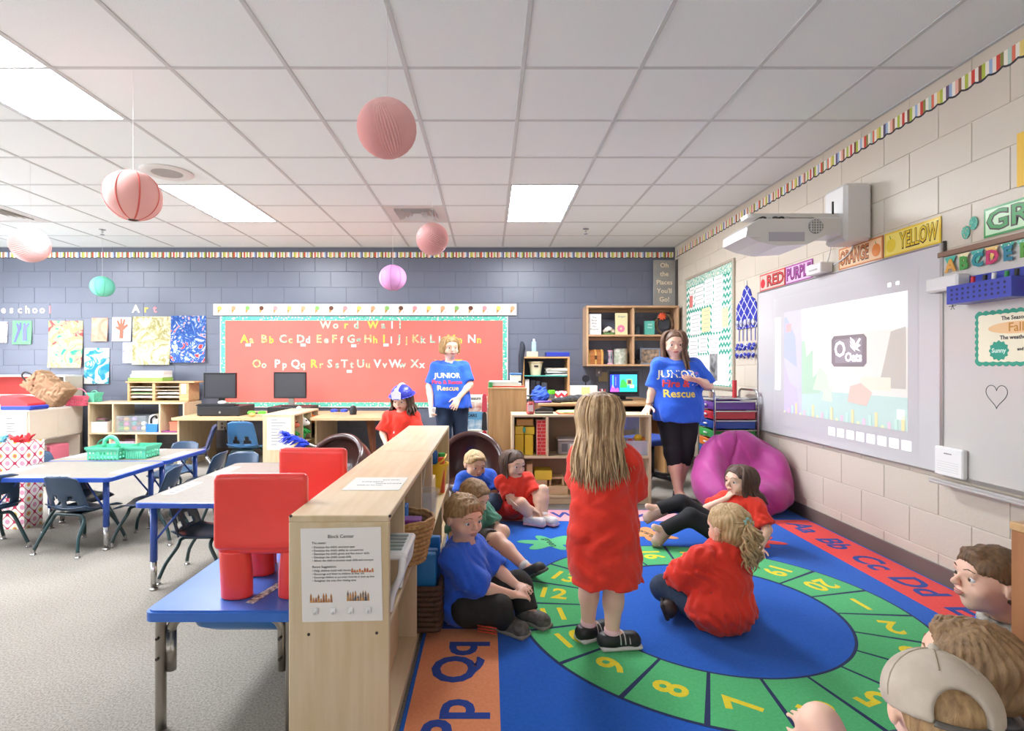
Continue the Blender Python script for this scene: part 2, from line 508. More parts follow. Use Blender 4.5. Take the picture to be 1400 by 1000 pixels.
def block_wall(name, m, u0, u1, place, rz, joint0, z0, keep=lambda u, z: True):
    """wall of running-bond blocks; place(u, z) -> location of a block's face centre"""
    mb = MB()
    a, b = Vector(place(u0, 0)), Vector(place(u1, 0))
    n = Matrix.Rotation(rz, 3, 'Z') @ Vector((0, 1, 0))
    q = [a + n*.004, b + n*.004, b + n*.12, a + n*.12]
    vs = [tuple(p) for p in q] + [(p.x, p.y, CZ + .1) for p in q]
    mb.add(vs, [(0,3,2,1),(4,5,6,7),(0,1,5,4),(1,2,6,5),(2,3,7,6),(3,0,4,7)])
    w = struct(name, mb, m)
    full = block_mesh(BL); full.materials.append(m); cuts = {}
    k = 0; z = z0
    while z < CZ:
        off = joint0 + (BL/2 if k % 2 else 0)
        j = off + math.floor((u0 - off) / BL) * BL
        while j < u1 - .01:
            c0, c1 = max(j, u0), min(j + BL, u1)
            if c1 - c0 > .03 and keep((c0+c1)/2, z + BH/2):
                wd_ = c1 - c0
                if abs(wd_ - BL) < .002: me = full
                else:
                    key = round(wd_, 3)
                    if key not in cuts: cuts[key] = block_mesh(wd_); cuts[key].materials.append(m)
                    me = cuts[key]
                o = bpy.data.objects.new('block', me); COL.objects.link(o); o.parent = w
                o.location = place((c0+c1)/2, z + BH/2); o.rotation_euler = (0, 0, rz)
            j += BL
        z += BH; k += 1
    return w
block_wall('wall_back', BLUEW, -6.9, RX, lambda u, z: (u, BY, z), 0, .576, -.046)
block_wall('wall_right', CREAMW, .3, BY, lambda u, z: (RX, u, z), -math.pi/2, .1, -.046)
def holed(u0, u1, holes, z0, z1, ztop, put):
    mb = MB(); u = u0
    for a, b in holes:
        put(mb, u, a, 0, ztop); put(mb, a, b, 0, z0); put(mb, a, b, z1, ztop); u = b
    put(mb, u, u1, 0, ztop); return mb
WZ0, WZ1 = .85, 2.35
lw, fw = [(.6, 2.9), (3.6, 5.9)], [(-5.6, -2.6), (-1.9, 1.6)]
struct('wall_left', holed(FY, BY, lw, WZ0, WZ1, CZ+.1, lambda m, a, b, c, d: m.box(LX-.12, LX, a, b, c, d)), mat('#c9cbd2', .5))
struct('wall_front', holed(LX, RX+.1, fw, WZ0, WZ1, CZ+.1, lambda m, a, b, c, d: m.box(a, b, FY-.12, FY, c, d)), CREAMW)
DAY = [mat('#f1f6ff', .3, emit=FILL_WINDOW_LIGHT), mat('#f1f6fe', .3, emit=FILL_WINDOW_LIGHT*.14)]  # glow of the added, unseen windows that lifts ceiling and walls
for n, (a, b) in enumerate(lw + fw):
    ff, pp = MB(), MB()
    for q in range(4):
        c0, c1 = a + (b-a)*q/3 - .02, a + (b-a)*q/3 + .02
        if n < 2: ff.box(LX-.07, LX-.02, c0, c1, WZ0, WZ1)
        else: ff.box(c0, c1, FY-.07, FY-.02, WZ0, WZ1)
    for z in (WZ0, WZ1-.04):
        if n < 2: ff.box(LX-.07, LX-.02, a, b, z, z+.04)
        else: ff.box(a, b, FY-.07, FY-.02, z, z+.04)
    w = struct('window_%d' % (n+1), ff, mat('#e8e6e2', .4))
    for q in range(3):
        c0, c1 = a + (b-a)*q/3 + .02, a + (b-a)*(q+1)/3 - .02
        (MB().box(LX-.06, LX-.05, c0, c1, WZ0+.04, WZ1-.04) if n < 2 else MB().box(c0, c1, FY-.06, FY-.05, WZ0+.04, WZ1-.04)).build('pane', DAY[n > 1], w)
struct('wall_right_rear', MB().box(RX, RX+.12, FY, .3, 0, CZ+.1), CREAMW)
struct('wall_back_corner', MB().box(LX, -6.9, BY, BY+.12, 0, CZ+.1), BLUEW)
struct('corner_filler', MB().box(RX-.0, RX+.13, BY-.0, BY+.13, 0, CZ+.1), CREAMW)  # hidden filler added to stop outside light leaking in at the corner
BASE = mat('#6d635c', .5)
struct('baseboard_right', MB().box(RX-.012, RX-.001, .3, BY-.02, 0, .10, .003), BASE)
struct('baseboard_back', MB().box(-6.9, RX-.013, BY-.012, BY-.001, 0, .10, .003), BASE)
# ceiling: lay-in tiles in a T-bar grid
TILE = mat('#eff5f4', .9, noise=(260, '#e4eae9', 2), bump=(180, .35, .002), spec=.2)
BAR = mat('#c6cac9', .5)
ceil = struct('ceiling', MB().box(LX, RX, FY, BY, CZ+.03, CZ+.12), mat('#d8d4ce', .9))
S = 0.6096
GX = [.174 + S*k for k in range(-13, 4)]                # lines running away from the camera
GY = [3.44 + S*k for k in range(-9, 7)]
LIGHTS = [(-2.874, 2.22), (-2.874, 4.66), (.174, 4.66), (-5.922, 2.22), (-5.922, 4.66)]
special = set()
for lx, ly in LIGHTS:
    i = round((lx - .174)/S); j = round((ly - 3.44)/S)
    special |= {(i, j), (i, j+1)}
VENTS = [(-2, 3), (-9, 3)]
special |= set(VENTS)
def tile_mesh(w, d):
    me = bpy.data.meshes.new('ceiling_tile'); mb = MB().box(-w/2, w/2, -d/2, d/2, .004, .02, .002)
    me.from_pydata(mb.v, [], mb.f); me.materials.append(TILE); return me
tms = {}
for i in range(-13, 5):
    for j in range(-9, 8):
        x0, x1 = .174 + S*i, .174 + S*(i+1); y0, y1 = 3.44 + S*j, 3.44 + S*(j+1)
        x0, x1, y0, y1 = max(x0, LX), min(x1, RX), max(y0, FY), min(y1, BY)
        if x1 - x0 < .03 or y1 - y0 < .03 or (i, j) in special: continue
        key = (round(x1-x0, 3), round(y1-y0, 3))
        if key not in tms: tms[key] = tile_mesh(*key)
        o = bpy.data.objects.new('ceiling_tile', tms[key]); COL.objects.link(o); o.parent = ceil
        o.location = ((x0+x1)/2, (y0+y1)/2, CZ)
for x in GX: MB().box(x-.012, x+.012, FY, BY, CZ, CZ+.025, .002).build('grid_bar', BAR, ceil)
for y in GY: MB().box(LX, RX, y-.012, y+.012, CZ+.0006, CZ+.025, .002).build('grid_bar', BAR, ceil)
MB().box(RX-.022, RX, FY, BY, CZ-.001, CZ+.02, .002).build('wall_angle', BAR, ceil)
MB().box(LX, RX, BY-.022, BY, CZ-.0012, CZ+.02, .002).build('wall_angle', BAR, ceil)
PANEL = mat('#f3f7ff', .5, emit=PANEL_LIGHT)
ltxt = {0: 'large bright ceiling light panel at the upper left, nearest the camera', 1: 'bright ceiling light panel behind the red paper lantern, beside the round speaker',
        2: 'bright ceiling light panel right of the pleated pink lanterns', 3: 'ceiling light panel outside the left edge, nearer row', 4: 'ceiling light panel outside the left edge, farther row',
        5: 'ceiling light panel above and behind the camera, left', 6: 'ceiling light panel above and behind the camera, right', 7: 'ceiling light panel behind the camera at far left'}
for n, (lx, ly) in enumerate(LIGHTS):
    t = thing('ceiling_light', (lx + S/2, ly + S, CZ), ltxt[n], 'light', group='ceiling light panels')
    MB().box(-S/2+.016, S/2-.016, -S+.016, S-.016, .008, .014).build('diffuser', PANEL, t)
    f = MB(); a, b = S/2-.012, S-.012
    f.box(-a, -a+.012, -b, b, .002, .02); f.box(a-.012, a, -b, b, .002, .02); f.box(-a+.012, a-.012, -b, -b+.012, .002, .02); f.box(-a+.012, a-.012, b-.012, b, .002, .02)
    f.build('frame', BAR, t)
for n, (i, j) in enumerate(VENTS):
    t = thing('ceiling_vent', (.174 + S*(i+.5), 3.44 + S*(j+.5), CZ), ['square louvered ceiling vent above the small pleated lantern', 'square louvered ceiling vent at the left edge of the picture'][n], 'vent', group='ceiling vents')
    g = mat('#cfccc8', .5)
    f = MB(); h = .2
    f.box(-S/2+.012, -h, -S/2+.012, S/2-.012, .003, .014); f.box(h, S/2-.012, -S/2+.012, S/2-.012, .003, .014)
    f.box(-h, h, -S/2+.012, -h, .003, .014); f.box(-h, h, h, S/2-.012, .003, .014); f.build('face_plate', g, t)
    MB().box(-h, h, -h, h, .05, .055).build('duct_back', mat('#3c3c3e', .8), t)
    for q in range(4):
        r0, r1 = h - .047*q, h - .047*q - .03
        mb = MB(); z0, z1 = -.004, .028
        for sa in range(4):
            R = Matrix.Rotation(sa*math.pi/2, 4, 'Z')
            mb.add([(-r0, -r0, z0), (r0, -r0, z0), (r1, -r1, z1), (-r1, -r1, z1), (-r0, -r0, z0-.003), (r0, -r0, z0-.003), (r1, -r1, z1-.003), (-r1, -r1, z1-.003)],
                   [(0,1,2,3), (7,6,5,4), (0,4,5,1)], R)
        mb.build('louver', g, t)
t = thing('ceiling_speaker', (-2.57, 4.36, CZ), 'round white ceiling speaker with grey grille beside the red lantern', 'speaker')
MB().lathe([(.19, .004), (.19, -.004), (.17, -.012), (.115, -.008), (.11, .0)], 36).build('trim_ring', mat('#dcd9d4', .5), t, 'auto')
MB().lathe([(.112, .0), (.112, -.006), (.001, -.007)], 30).build('grille', mat('#b7b3ae', .6, noise=(400, '#8d8a86', 1)), t)
for n, (px, py, lb) in enumerate(((140, 317, 'small sprinkler head on the ceiling above the mint lantern'), (801, 316, 'small sprinkler head on the ceiling right of the square light panel'))):
    Y = FPX*(CZ-EYE)/(500-py+3)
    t = thing('sprinkler_head', (U(px, Y), Y, CZ), lb, 'sprinkler', group='sprinkler heads')
    MB().lathe([(.035, .002), (.035, -.004), (.012, -.01), (.012, -.035)], 14).build('escutcheon', CHROME, t, 'auto')
    MB().lathe([(.004, -.035), (.004, -.055), (.022, -.056), (.022, -.059)], 12).build('deflector', CHROME, t, 'auto')
# paper border strip with coloured stripes and scalloped lower edge
def stripes(ax):
    def f(nt):
        o = objxyz(nt)[ax]
        return mth(nt, 'FRACT', mth(nt, 'DIVIDE', o, .46))
    cs = ['#f6efe0', '#d8483c', '#f3e6d4', '#b6c34a', '#f6efe0', '#9c6b4a', '#f2b9a6', '#f6efe0', '#9fb8d8', '#6b5a78', '#f6efe0', '#b6c34a', '#e8cf7a', '#f6efe0', '#e2795c', '#b7d3c4', '#f6efe0', '#8c8c4a', '#d8483c', '#f3e6d4', '#9fb8d8', '#f6efe0', '#b6c34a', '#7d4b3c']
    return ramp_mat('border_stripes', [(i/len(cs), c) for i, c in enumerate(cs)], f, .7)
def scallop(L, h, p=.075):
    n = int(L/p); pts = []
    for i in range(n):
        for q in range(4): 
            s = q/4; pts.append(((i+s)*p, -.012*math.sin(math.pi*s)))
    pts.append((n*p, 0)); pts += [(n*p, h), (0, h)]
    return pts
ZB, HB = 2.585, .062
for ax, nm in ((0, 'back'), (1, 'right')):
    under = mat('#3a3a3e', .7)
    if ax == 0:
        t = thing('wall_border', (-6.9, BY-.003, ZB), 'striped paper border along the top of the blue block wall', 'border')
        MB().prism(scallop(RX+6.88, HB), 0, .0015, 'y').build('striped_strip', stripes(0), t)
        MB().prism([(a, b-.01) for a, b in scallop(RX+6.88, HB-.01)], .0016, .0026, 'y').build('dark_underlay', under, t)
    else:
        t = thing('wall_border', (RX-.003, .4, ZB), 'striped paper border along the top of the cream block wall', 'border')
        MB().prism(scallop(BY-.42, HB), 0, .0015, 'x').build('striped_strip', stripes(1), t)
        MB().prism([(a, b-.01) for a, b in scallop(BY-.42, HB-.01)], .0016, .0026, 'x').build('dark_underlay', under, t)
# ------------------------------------------------------------------ alphabet rug
def fuzzy(hx, hx2=None):
    return mat(hx, .95, noise=(90, hx2 or hx, 4), bump=(300, .5, .002), sheen=.15, spec=.1)
RB = fuzzy('#1560c4', '#1158b8'); NAVY = fuzzy('#23305c', '#1f2b55')
rx0, rx1, ry0, ry1 = -.288, 2.404, .82, 4.40
rug = thing('alphabet_rug', ((rx0+rx1)/2, (ry0+ry1)/2, 0), 'large blue alphabet rug with green number ring and letter border', 'rug')
MB().box(rx0, rx1, ry0, ry1, .0005, .009, .003).build('rug_base', RB, rug, world=True)
def flatbox(name, x0, x1, y0, y1, z, m): return MB().box(x0, x1, y0, y1, .008, z).build(name, m, rug, world=True)
ORG, PNK, RED_, YEL = fuzzy('#ea9668', '#e08c5e'), fuzzy('#eda9ad', '#e59fa5'), fuzzy('#ee4a44', '#e4413c'), fuzzy('#e8c23a', '#dfb62e')
sx0, sx1 = .036, 2.10
flatbox('border_strip', rx0+.016, sx0, ry0+.3, 3.98, .010, ORG)
flatbox('border_strip', sx0, sx1, 4.075, ry1-.016, .010, PNK)
flatbox('border_strip', sx1, rx1-.016, ry0+.3, 4.10, .010, RED_)
flatbox('border_strip', sx0, sx1, ry0+.016, ry0+.3, .010, YEL)
rc = Vector((1.05, 2.60, 0)); r_in, r_out = .585, .905
def ring(r0, r1, a0, a1, n):
    A = [math.radians(a0 + (a1-a0)*i/n) for i in range(n+1)]
    return [(rc.x + r1*math.cos(a), rc.y + r1*math.sin(a)) for a in A] + [(rc.x + r0*math.cos(a), rc.y + r0*math.sin(a)) for a in reversed(A)]
for h in (0, 1): MB().prism(ring(r_in-.012, r_out+.012, h*180, h*180+180, 48), .008, .0102, 'z').build('ring_outline', NAVY, rug, world=True)
GRN = fuzzy('#55bd78', '#4bb26d'); YELN = fuzzy('#f0dc32', '#e6d028')
for k in range(1, 21):
    a = 4.5 - 18*(k-1); g = .62
    MB().prism(ring(r_in, r_out, a-9+g, a+9-g, 8), .009, .0112, 'z').build('ring_segment', GRN, rug, world=True)
    A = math.radians(a); d = Vector((math.cos(A), math.sin(A), 0)); up = Vector((math.sin(A), -math.cos(A), 0))
    M = frameM(rc + d*.755 + Vector((0, 0, .0112)), -d, up)
    text('number_print', str(k), .17, M, YELN, rug, extr=.0006, bold=.004, sx=.95, res=3)
BLUL = fuzzy('#24439a', '#20408f')
for n, s in enumerate(['Aa', 'Bb', 'Cc', 'Dd', 'Ee', 'Ff', 'Gg', 'Hh']):
    text('letter_print', s, .21, frameM((2.245, 3.90-.343*n, .0103), (0, -1, 0), (1, 0, 0)), BLUL, rug, extr=.0006, bold=.005, res=3)
for n, s in enumerate(['Nn', 'Oo', 'Pp', 'Qq', 'Rr', 'Ss', 'Tt', 'Uu']):
    text('letter_print', s, .23, frameM((-.125, 1.06+.362*n, .0103), (0, 1, 0), (-1, 0, 0)), BLUL, rug, extr=.0006, bold=.006, res=3)
for n, s in enumerate(['Vv', 'Ww', 'Xx', 'Yy', 'Zz']):
    text('letter_print', s, .2, frameM((.22+.44*n, 4.235, .0103), (1, 0, 0), (0, 1, 0)), BLUL, rug, extr=.0006, bold=.005, res=3)
def splat(cx, cy, r, seed, hx, word, ang):
    R = random.Random(seed); n = 6; ph = R.uniform(0, 6); pts = []
    for i in range(48):
        th = 2*math.pi*i/48; q = r*(.74 + .26*math.cos(n*th + ph) + .08*math.sin(2*th+ph))
        pts.append((cx + 1.25*q*math.cos(th), cy + q*math.sin(th)))
    MB().prism(pts, .008, .0106, 'z').build('colour_splotch', fuzzy(hx), rug, world=True)
    a = math.radians(ang)
    text('word_print', word, .075, frameM((cx, cy, .0107), (math.cos(a), math.sin(a), 0), (-math.sin(a), math.cos(a), 0)), fuzzy('#1e4a3c'), rug, extr=.0005, bold=.001)
splat(.40, 3.58, .17, 1, '#5fc083', 'green', -75)
splat(1.10, 3.76, .16, 5, '#e79a62', 'orange', -65)
splat(1.76, 3.62, .15, 9, '#d8423c', 'red', 20)
splat(.36, 1.36, .17, 3, '#7c5aa8', 'purple', 100)
splat(1.85, 1.40, .16, 4, '#e8c23a', 'yellow', 80)
# ------------------------------------------------------------------ generic helpers for furniture
def shell(fn, nu, nv, thick, skip=None):
    """curved sheet with thickness; skip(i, j) leaves cells out (holes)"""
    mb = MB(); w = nu + 1
    pts = [[Vector(fn(i/nu, j/nv)) for i in range(nu+1)] for j in range(nv+1)]
    vs = [q for r in pts for q in r]; nr = []
    for j in range(nv+1):
        for i in range(nu+1):
            du = pts[j][min(i+1, nu)] - pts[j][max(i-1, 0)]; dv = pts[min(j+1, nv)][i] - pts[max(j-1, 0)][i]
            nr.append(du.cross(dv).normalized())
    N = len(vs); vs = vs + [q - nr[k]*thick for k, q in enumerate(vs)]
    fs = []; ed = {}
    for j in range(nv):
        for i in range(nu):
            if skip and skip(i, j): continue
            f = (j*w+i, j*w+i+1, (j+1)*w+i+1, (j+1)*w+i); fs.append(f); fs.append(tuple(q+N for q in f)[::-1])
            for a, b in zip(f, f[1:]+f[:1]):
                if (b, a) in ed: ed.pop((b, a))
                else: ed[(a, b)] = 1
    for a, b in ed: fs.append((b, a, a+N, b+N))
    return mb.add(vs, fs)
def board(t, name, x0, x1, y0, y1, z0, z1, m, b=.0025, world=True, label=None):
    return MB().box(x0, x1, y0, y1, z0, z1, b).build(name, m, t, world=world, label=label)
def sheet(name, M, w, h, m, parent=None, th=.0006, world=True, curl=0.0, label=None):
    """thin paper of size w x h in the plane of M (x right, y up, z out)"""
    mb = MB()
    if curl:
        mb.grid(lambda u, v: ((u-.5)*w, (v-.5)*h, .002 + curl*((1-v)**2*(.4+.6*u) + .25*math.sin(5*u)*(1-v))), 6, 6, th)
        mb.v = [tuple(M @ Vector(q)) for q in mb.v]
    else: mb.box(-w/2, w/2, -h/2, h/2, 0, th, 0, M)
    return mb.build(name, m, parent, smooth='auto' if curl else False, world=world, label=label)
INK = mat('#2b2b2e', .7)
def back_face(x, y, z): return frameM((x, y, z), (1, 0, 0), (0, 0, 1))       # faces the camera (-Y)
def right_face(x, y, z): return frameM((x, y, z), (0, -1, 0), (0, 0, 1))     # faces -X
# ------------------------------------------------------------------ birch block-centre shelves beside the rug
SX0, SX1, SH = -.595, -.297, .725
def low_shelf(Y0, Y1, label, mids, divs):
    t = thing('storage_shelf', ((SX0+SX1)/2, (Y0+Y1)/2, 0), label, 'shelf', group='birch shelves beside the rug')
    board(t, 'top_panel', SX0, SX1, Y0, Y1, SH-.02, SH, BIRCH_Y)
    board(t, 'end_panel', SX0, SX1, Y0, Y0+.02, 0, SH-.02, BIRCH_Z)
    board(t, 'end_panel', SX0, SX1, Y1-.02, Y1, 0, SH-.02, BIRCH_Z)
    board(t, 'back_panel', SX0, SX0+.01, Y0+.02, Y1-.02, .03, SH-.02, BIRCH_Y)
    board(t, 'bottom_panel', SX0+.01, SX1, Y0+.02, Y1-.02, .03, .05, BIRCH_Y)
    board(t, 'toe_kick', SX1-.02, SX1-.004, Y0+.02, Y1-.02, 0, .03, BIRCH_Y)
    for z, a, b in mids: board(t, 'inner_shelf', SX0+.01, SX1-.003, a, b, z-.018, z, BIRCH_Y)
    for y, a, b in divs: board(t, 'divider', SX0+.01, SX1-.003, y-.009, y+.009, a, b, BIRCH_Z)
    return t
t1 = low_shelf(1.62, 2.838, 'near birch shelf with taped block center poster on its end', [(.40, 1.64, 2.818)], [(1.93, .40, SH-.02), (2.43, .40, SH-.02), (2.26, .05, .382)])
for px, py in ((397.5, 706), (533, 706), (422, 868), (515, 866)):
    q = P(px, py, 1.619); MB().lathe([(.0045, -.002), (.0045, .0012), (.001, .0016)], 10, M=back_face(q.x, 1.6195, q.z)).build('screw', mat('#57504a', .4, .8), t1, world=True)
t2 = low_shelf(2.842, 4.04, 'farther birch shelf holding the yellow bin, butted to the near one', [(.30, 2.862, 4.02)], [(3.45, .05, .282)])
# poster taped to the end panel
pw = P(412, 722, 1.618); pe = P(522, 850, 1.618); pc = (pw + pe)/2
pm = Matrix.Rotation(math.radians(1.2), 4, 'Y') 
tp = thing('block_center_poster', (pc.x, 1.6185, pe.z), 'laminated poster taped on the end of the near birch shelf', 'poster')
Mp = back_face(pc.x, 1.6185, pc.z) @ Matrix.Rotation(math.radians(1.2), 4, 'Z')
W_, H_ = pe.x - pw.x, pw.z - pe.z
sheet('laminated_sheet', Mp, W_, H_, mat('#eeeae4', .3, coat=.3), tp)
lines = [(.0, .40, 'Block Center', .0125), (-.085, .335, 'The center:', .008), (0, .29, '• Develops the child\'s attention span', .0075), (0, .255, '• Develops the child\'s ability to concentrate', .0075),
  (0, .22, '• Develops the child\'s gross and fine motor skills', .0075), (0, .185, '• Develops the child\'s social skills', .0075), (0, .15, '• Allows the child to practice math skills and concepts', .0072),
  (-.07, .085, 'Parent Suggestions:', .008), (-.02, .045, '• Help children build with blocks', .0075), (-.02, .01, '• Encourage and listen to children as they talk', .0072), (0, -.025, '• Encourage children to put away materials at clean up time', .0066), (-.01, -.06, '• Straighten the area after closing time', .0072)]
for u, v, s, z in lines:
    vs, fs = text_data(s, z*1.15); w = max(q[0] for q in vs) - min(q[0] for q in vs)
    k = min(1, .8*W_/w)
    x = 0 if u == 0 and s == 'Block Center' else (-.36*W_ + w*k/2)
    text('poster_text', s, z*1.15, Mp @ Matrix.Translation((x, v*H_*1.02, .0012)), INK, tp, extr=.0002, sx=k)
for cx, cy, cs in ((-.26, -.24, '#8c5a44'), (.2, -.23, '#3b4a5c'), (.26, .075, '#b2433a')):
    mb = MB(); R = random.Random(int(cx*100))
    for q in range(9):
        x = cx*W_ + (q-4)*.0075; h = R.uniform(.012, .034) if cy < 0 else R.uniform(.006, .016)
        mb.prism([(x-.0036, 0), (x+.0036, 0), (x+.0026, h*.7), (x, h), (x-.0026, h*.7)], .0008, .0012, 'z', Mp @ Matrix.Translation((0, cy*H_ - .015, 0)))
    mb.build('poster_picture', mat(cs, .6, noise=(90, '#d8a05a', 2)), tp, world=True)
for q in range(4):
    hk = MB().box(-.008, .008, -.009, .009, 0, .006, .002, Mp @ Matrix.Translation(((-.33+.22*q)*W_, -.38*H_, .001)))
    hk.tube([Mp @ Vector(((-.33+.22*q)*W_, -.385*H_, .006)), Mp @ Vector(((-.33+.22*q)*W_, -.40*H_, .014)), Mp @ Vector(((-.33+.22*q)*W_, -.38*H_, .016))], .0022, 6)
    hk.build('clear_hook', mat('#e9e8e4', .15, coat=.5), tp, world=True)
tp2 = thing('paper_sheet', (-.445, 2.27, SH), 'white printed sheet lying on top of the near birch shelf', 'paper')
a = P(470, 671, 1.9); Yp0, Yp1 = FPX*(EYE-SH)/(671-500), FPX*(EYE-SH)/(653.5-500)
Mt = frameM(((U(466, Yp0)+U(546, Yp0))/2+.0, (Yp0+Yp1)/2, SH+.0008), (1, 0, 0), (.0, 1, 0))
sheet('page', Mt, .205, Yp1-Yp0, PAPER, tp2)
for n, s in enumerate(['Block Center', 'building together', 'stacking and sorting', 'blocks on the shelf']):
    text('page_text', s, .012, Mt @ Matrix.Translation((-.02 if n % 2 else .045, .06-.03*n, .0008)), INK, tp2, extr=.0002)
# things on the near shelf
wick = mat('#cda36c', .7, noise=(60, '#a97b45', 3), bump=(120, .6, .003))
def wicker_basket(c, r0, r1, h, label, m, rows=9, seg=36):
    t = thing('wicker_basket', c, label, 'basket')
    for j in range(rows):
        z = .008 + (h-.02)*j/(rows-1); r = r0 + (r1-r0)*j/(rows-1); pts = []
        for i in range(seg*2):
            th = math.pi*i/seg; pts.append(((r + .0035*math.cos(seg*th + math.pi*j))*math.cos(th), (r + .0035*math.cos(seg*th + math.pi*j))*math.sin(th), z))
        pts.append(pts[0]); MB().tube(pts, (h/rows)*.55, 6, cap=False).build('weave_ring', m, t, True)
    mb = MB()
    for q in range(3):
        pts = [((r1+.004)*math.cos(2*math.pi*i/30 + q), (r1+.004)*math.sin(2*math.pi*i/30+q), h + .006*math.sin(2*math.pi*i/6 + q*2.1)) for i in range(31)]
        mb.tube(pts, .0065, 6, cap=False)
    mb.build('rim', m, t, True)
    MB().lathe([(r0*.98, 0), (r0*.98, .008)], 24).build('base', m, t)
    return t
wicker_basket((-.345, 2.17, .40), .085, .118, .165, 'round wicker basket with blue and purple blocks on near shelf', wick)
tag(MB().box(-.03, .03, -.035, .035, 0, .085, .004).build('toy_block', mat('#2277c4', .4)), 'blue toy block standing in the round wicker basket', 'block').location = (-.36, 2.20, .525)
tag(MB().box(-.06, .06, -.035, .035, 0, .05, .004).build('toy_block', mat('#7b3a8c', .4)), 'purple toy block lying in the round wicker basket', 'block').location = (-.325, 2.13, .525)
one('toy_block', MB().box(-.06, .06, -.06, .06, 0, .115, .004), mat('#d8b98a', .5), 'plain wooden toy block at the bottom of the round wicker basket', 'block', (-.345, 2.17, .409))
t = thing('toy_stand', (-.34, 1.79, .40), 'white plastic toy stand with grey slotted tray on near shelf', 'toy')
wp = mat('#f3f3f1', .25, coat=.3)
board(t, 'tray_frame', -.44, -.255, 1.69, 1.90, .565, .59, wp, .008); 
for q in range(5): board(t, 'slot', -.42, -.275, 1.715+.034*q, 1.735+.034*q, .588, .594, mat('#8f9a94', .4), .002)
for y in (1.70, 1.885):
    MB().tube(catmull([(-.27, y, .575), (-.275, y-.004, .52), (-.30, y+.004, .46), (-.31, y, .404)], 5), .012, 8, r1=.010).build('leg', wp, t, True, world=True)
MB().box(-.45, -.40, 1.70, 1.89, .40, .57, .008).build('back_post', wp, t, world=True)
clr = mat('#c9d2d6', .12, trans=.0, alpha=.2, coat=.3)
t = thing('clear_bin', (-.322, 2.655, .40), 'clear plastic tub standing on near shelf behind the wicker basket', 'bin')
MB().lathe([(.058, 0), (.072, .15), (.082, .152), (.082, .165), (.069, .166), (.055, .006), (.001, .006)], 28).build('tub', clr, t, 'auto')
for q in range(7):
    R = random.Random(q); a = q*.9
    one('toy_piece', MB().ball((0, 0, 0), (.018, .015, .015), 8), mat(['#7a3b4c', '#4c4c52', '#c9c4bc', '#8b3a30', '#5d6b7a', '#b98c6a', '#3c5a44'][q], .5),
        ['maroon', 'charcoal', 'cream', 'brick red', 'slate', 'tan', 'dark green'][q] + ' toy piece lying in the clear tub', 'toy', (-.322 + .03*math.cos(a), 2.655 + .03*math.sin(a), .423 + .022*(q//4)), group='toy pieces in the clear tub', smooth=True)
one('thin_stick', MB().tube([(0, 0, .01), (.035, .02, .30)], .003, 6), mat('#d8d0c4', .5), 'thin white stick leaning up out of the clear tub', 'stick', (-.345, 2.665, .405))
dk = mat('#5a4030', .7, noise=(80, '#46301f', 3), bump=(150, .6, .003))
t = thing('rectangular_basket', (-.315, 2.48, .05), 'dark brown woven basket under the near shelf with blue binders', 'basket')
for j in range(9):
    z = .012 + .021*j; x0, x1, y0, y1 = -.10, .105, -.19, .15
    pts = [(x, y, z + .002*((q+j) % 2)) for q, (x, y) in enumerate(rrect(x0, x1, y0, y1, .02, 3))]; pts.append(pts[0])
    MB().tube(pts, .0125, 6, cap=False).build('weave_row', dk, t, True)
MB().box(-.09, .095, -.18, .14, 0, .008).build('base', dk, t)
for q, (y, h) in enumerate(((2.36, .30), (2.44, .29), (2.56, .31))):
    one('blue_binder', MB().box(-.075, .085, -.02, .02, 0, h, .004), mat('#2f7fc0' if q != 1 else '#1f5f9c', .35), ['nearest', 'middle', 'farthest'][q] + ' of three blue binders in the dark woven basket', 'binder', (-.315, y, .06), group='blue binders in the basket')
t = thing('yellow_bin', (-.36, 3.74, .30), 'tall yellow plastic bin on the farther birch shelf', 'bin')
yp = mat('#f0c21e', .35, coat=.2)
mb = MB(); mb.lathe([(.055, 0), (.075, .19), (.084, .19), (.084, .205), (.07, .205), (.05, .006), (.001, .006)], 24); mb.build('body', yp, t, 'auto')
MB().tube(catmull([(.0, -.08, .20), (.05, -.07, .235), (.065, 0, .26), (.05, .07, .235), (0, .08, .20)], 4), .006, 8).build('handle', yp, t, True)
for q, (dx, dy, hx, nm) in enumerate(((.035, -.03, '#e85a3a', 'orange red'), (.03, .035, '#35b54a', 'bright green'), (-.02, 0, '#2c6fc0', 'blue'))):
    one('toy_shape', MB().box(-.022, .022, -.02, .02, 0, .24 + .02*q, .006), mat(hx, .4), nm + ' toy sticking up out of the tall yellow bin', 'toy', (-.36+dx, 3.74+dy, .307), rz=.4*q)
one('cardboard_box', MB().box(-.1, .1, -.2, .2, 0, .2, .004), mat('#cdb38c', .8), 'plain tan box inside the farther birch shelf', 'box', (-.43, 3.15, .301))
one('cardboard_box', MB().box(-.1, .1, -.2, .2, 0, .2, .004), mat('#b79a72', .8), 'darker tan box on the bottom of the farther birch shelf', 'box', (-.43, 3.75, .051))
one('cardboard_box', MB().box(-.09, .09, -.22, .22, 0, .2, .004), mat('#c9ad84', .8), 'tan box on the bottom of the near birch shelf', 'box', (-.45, 1.95, .051))

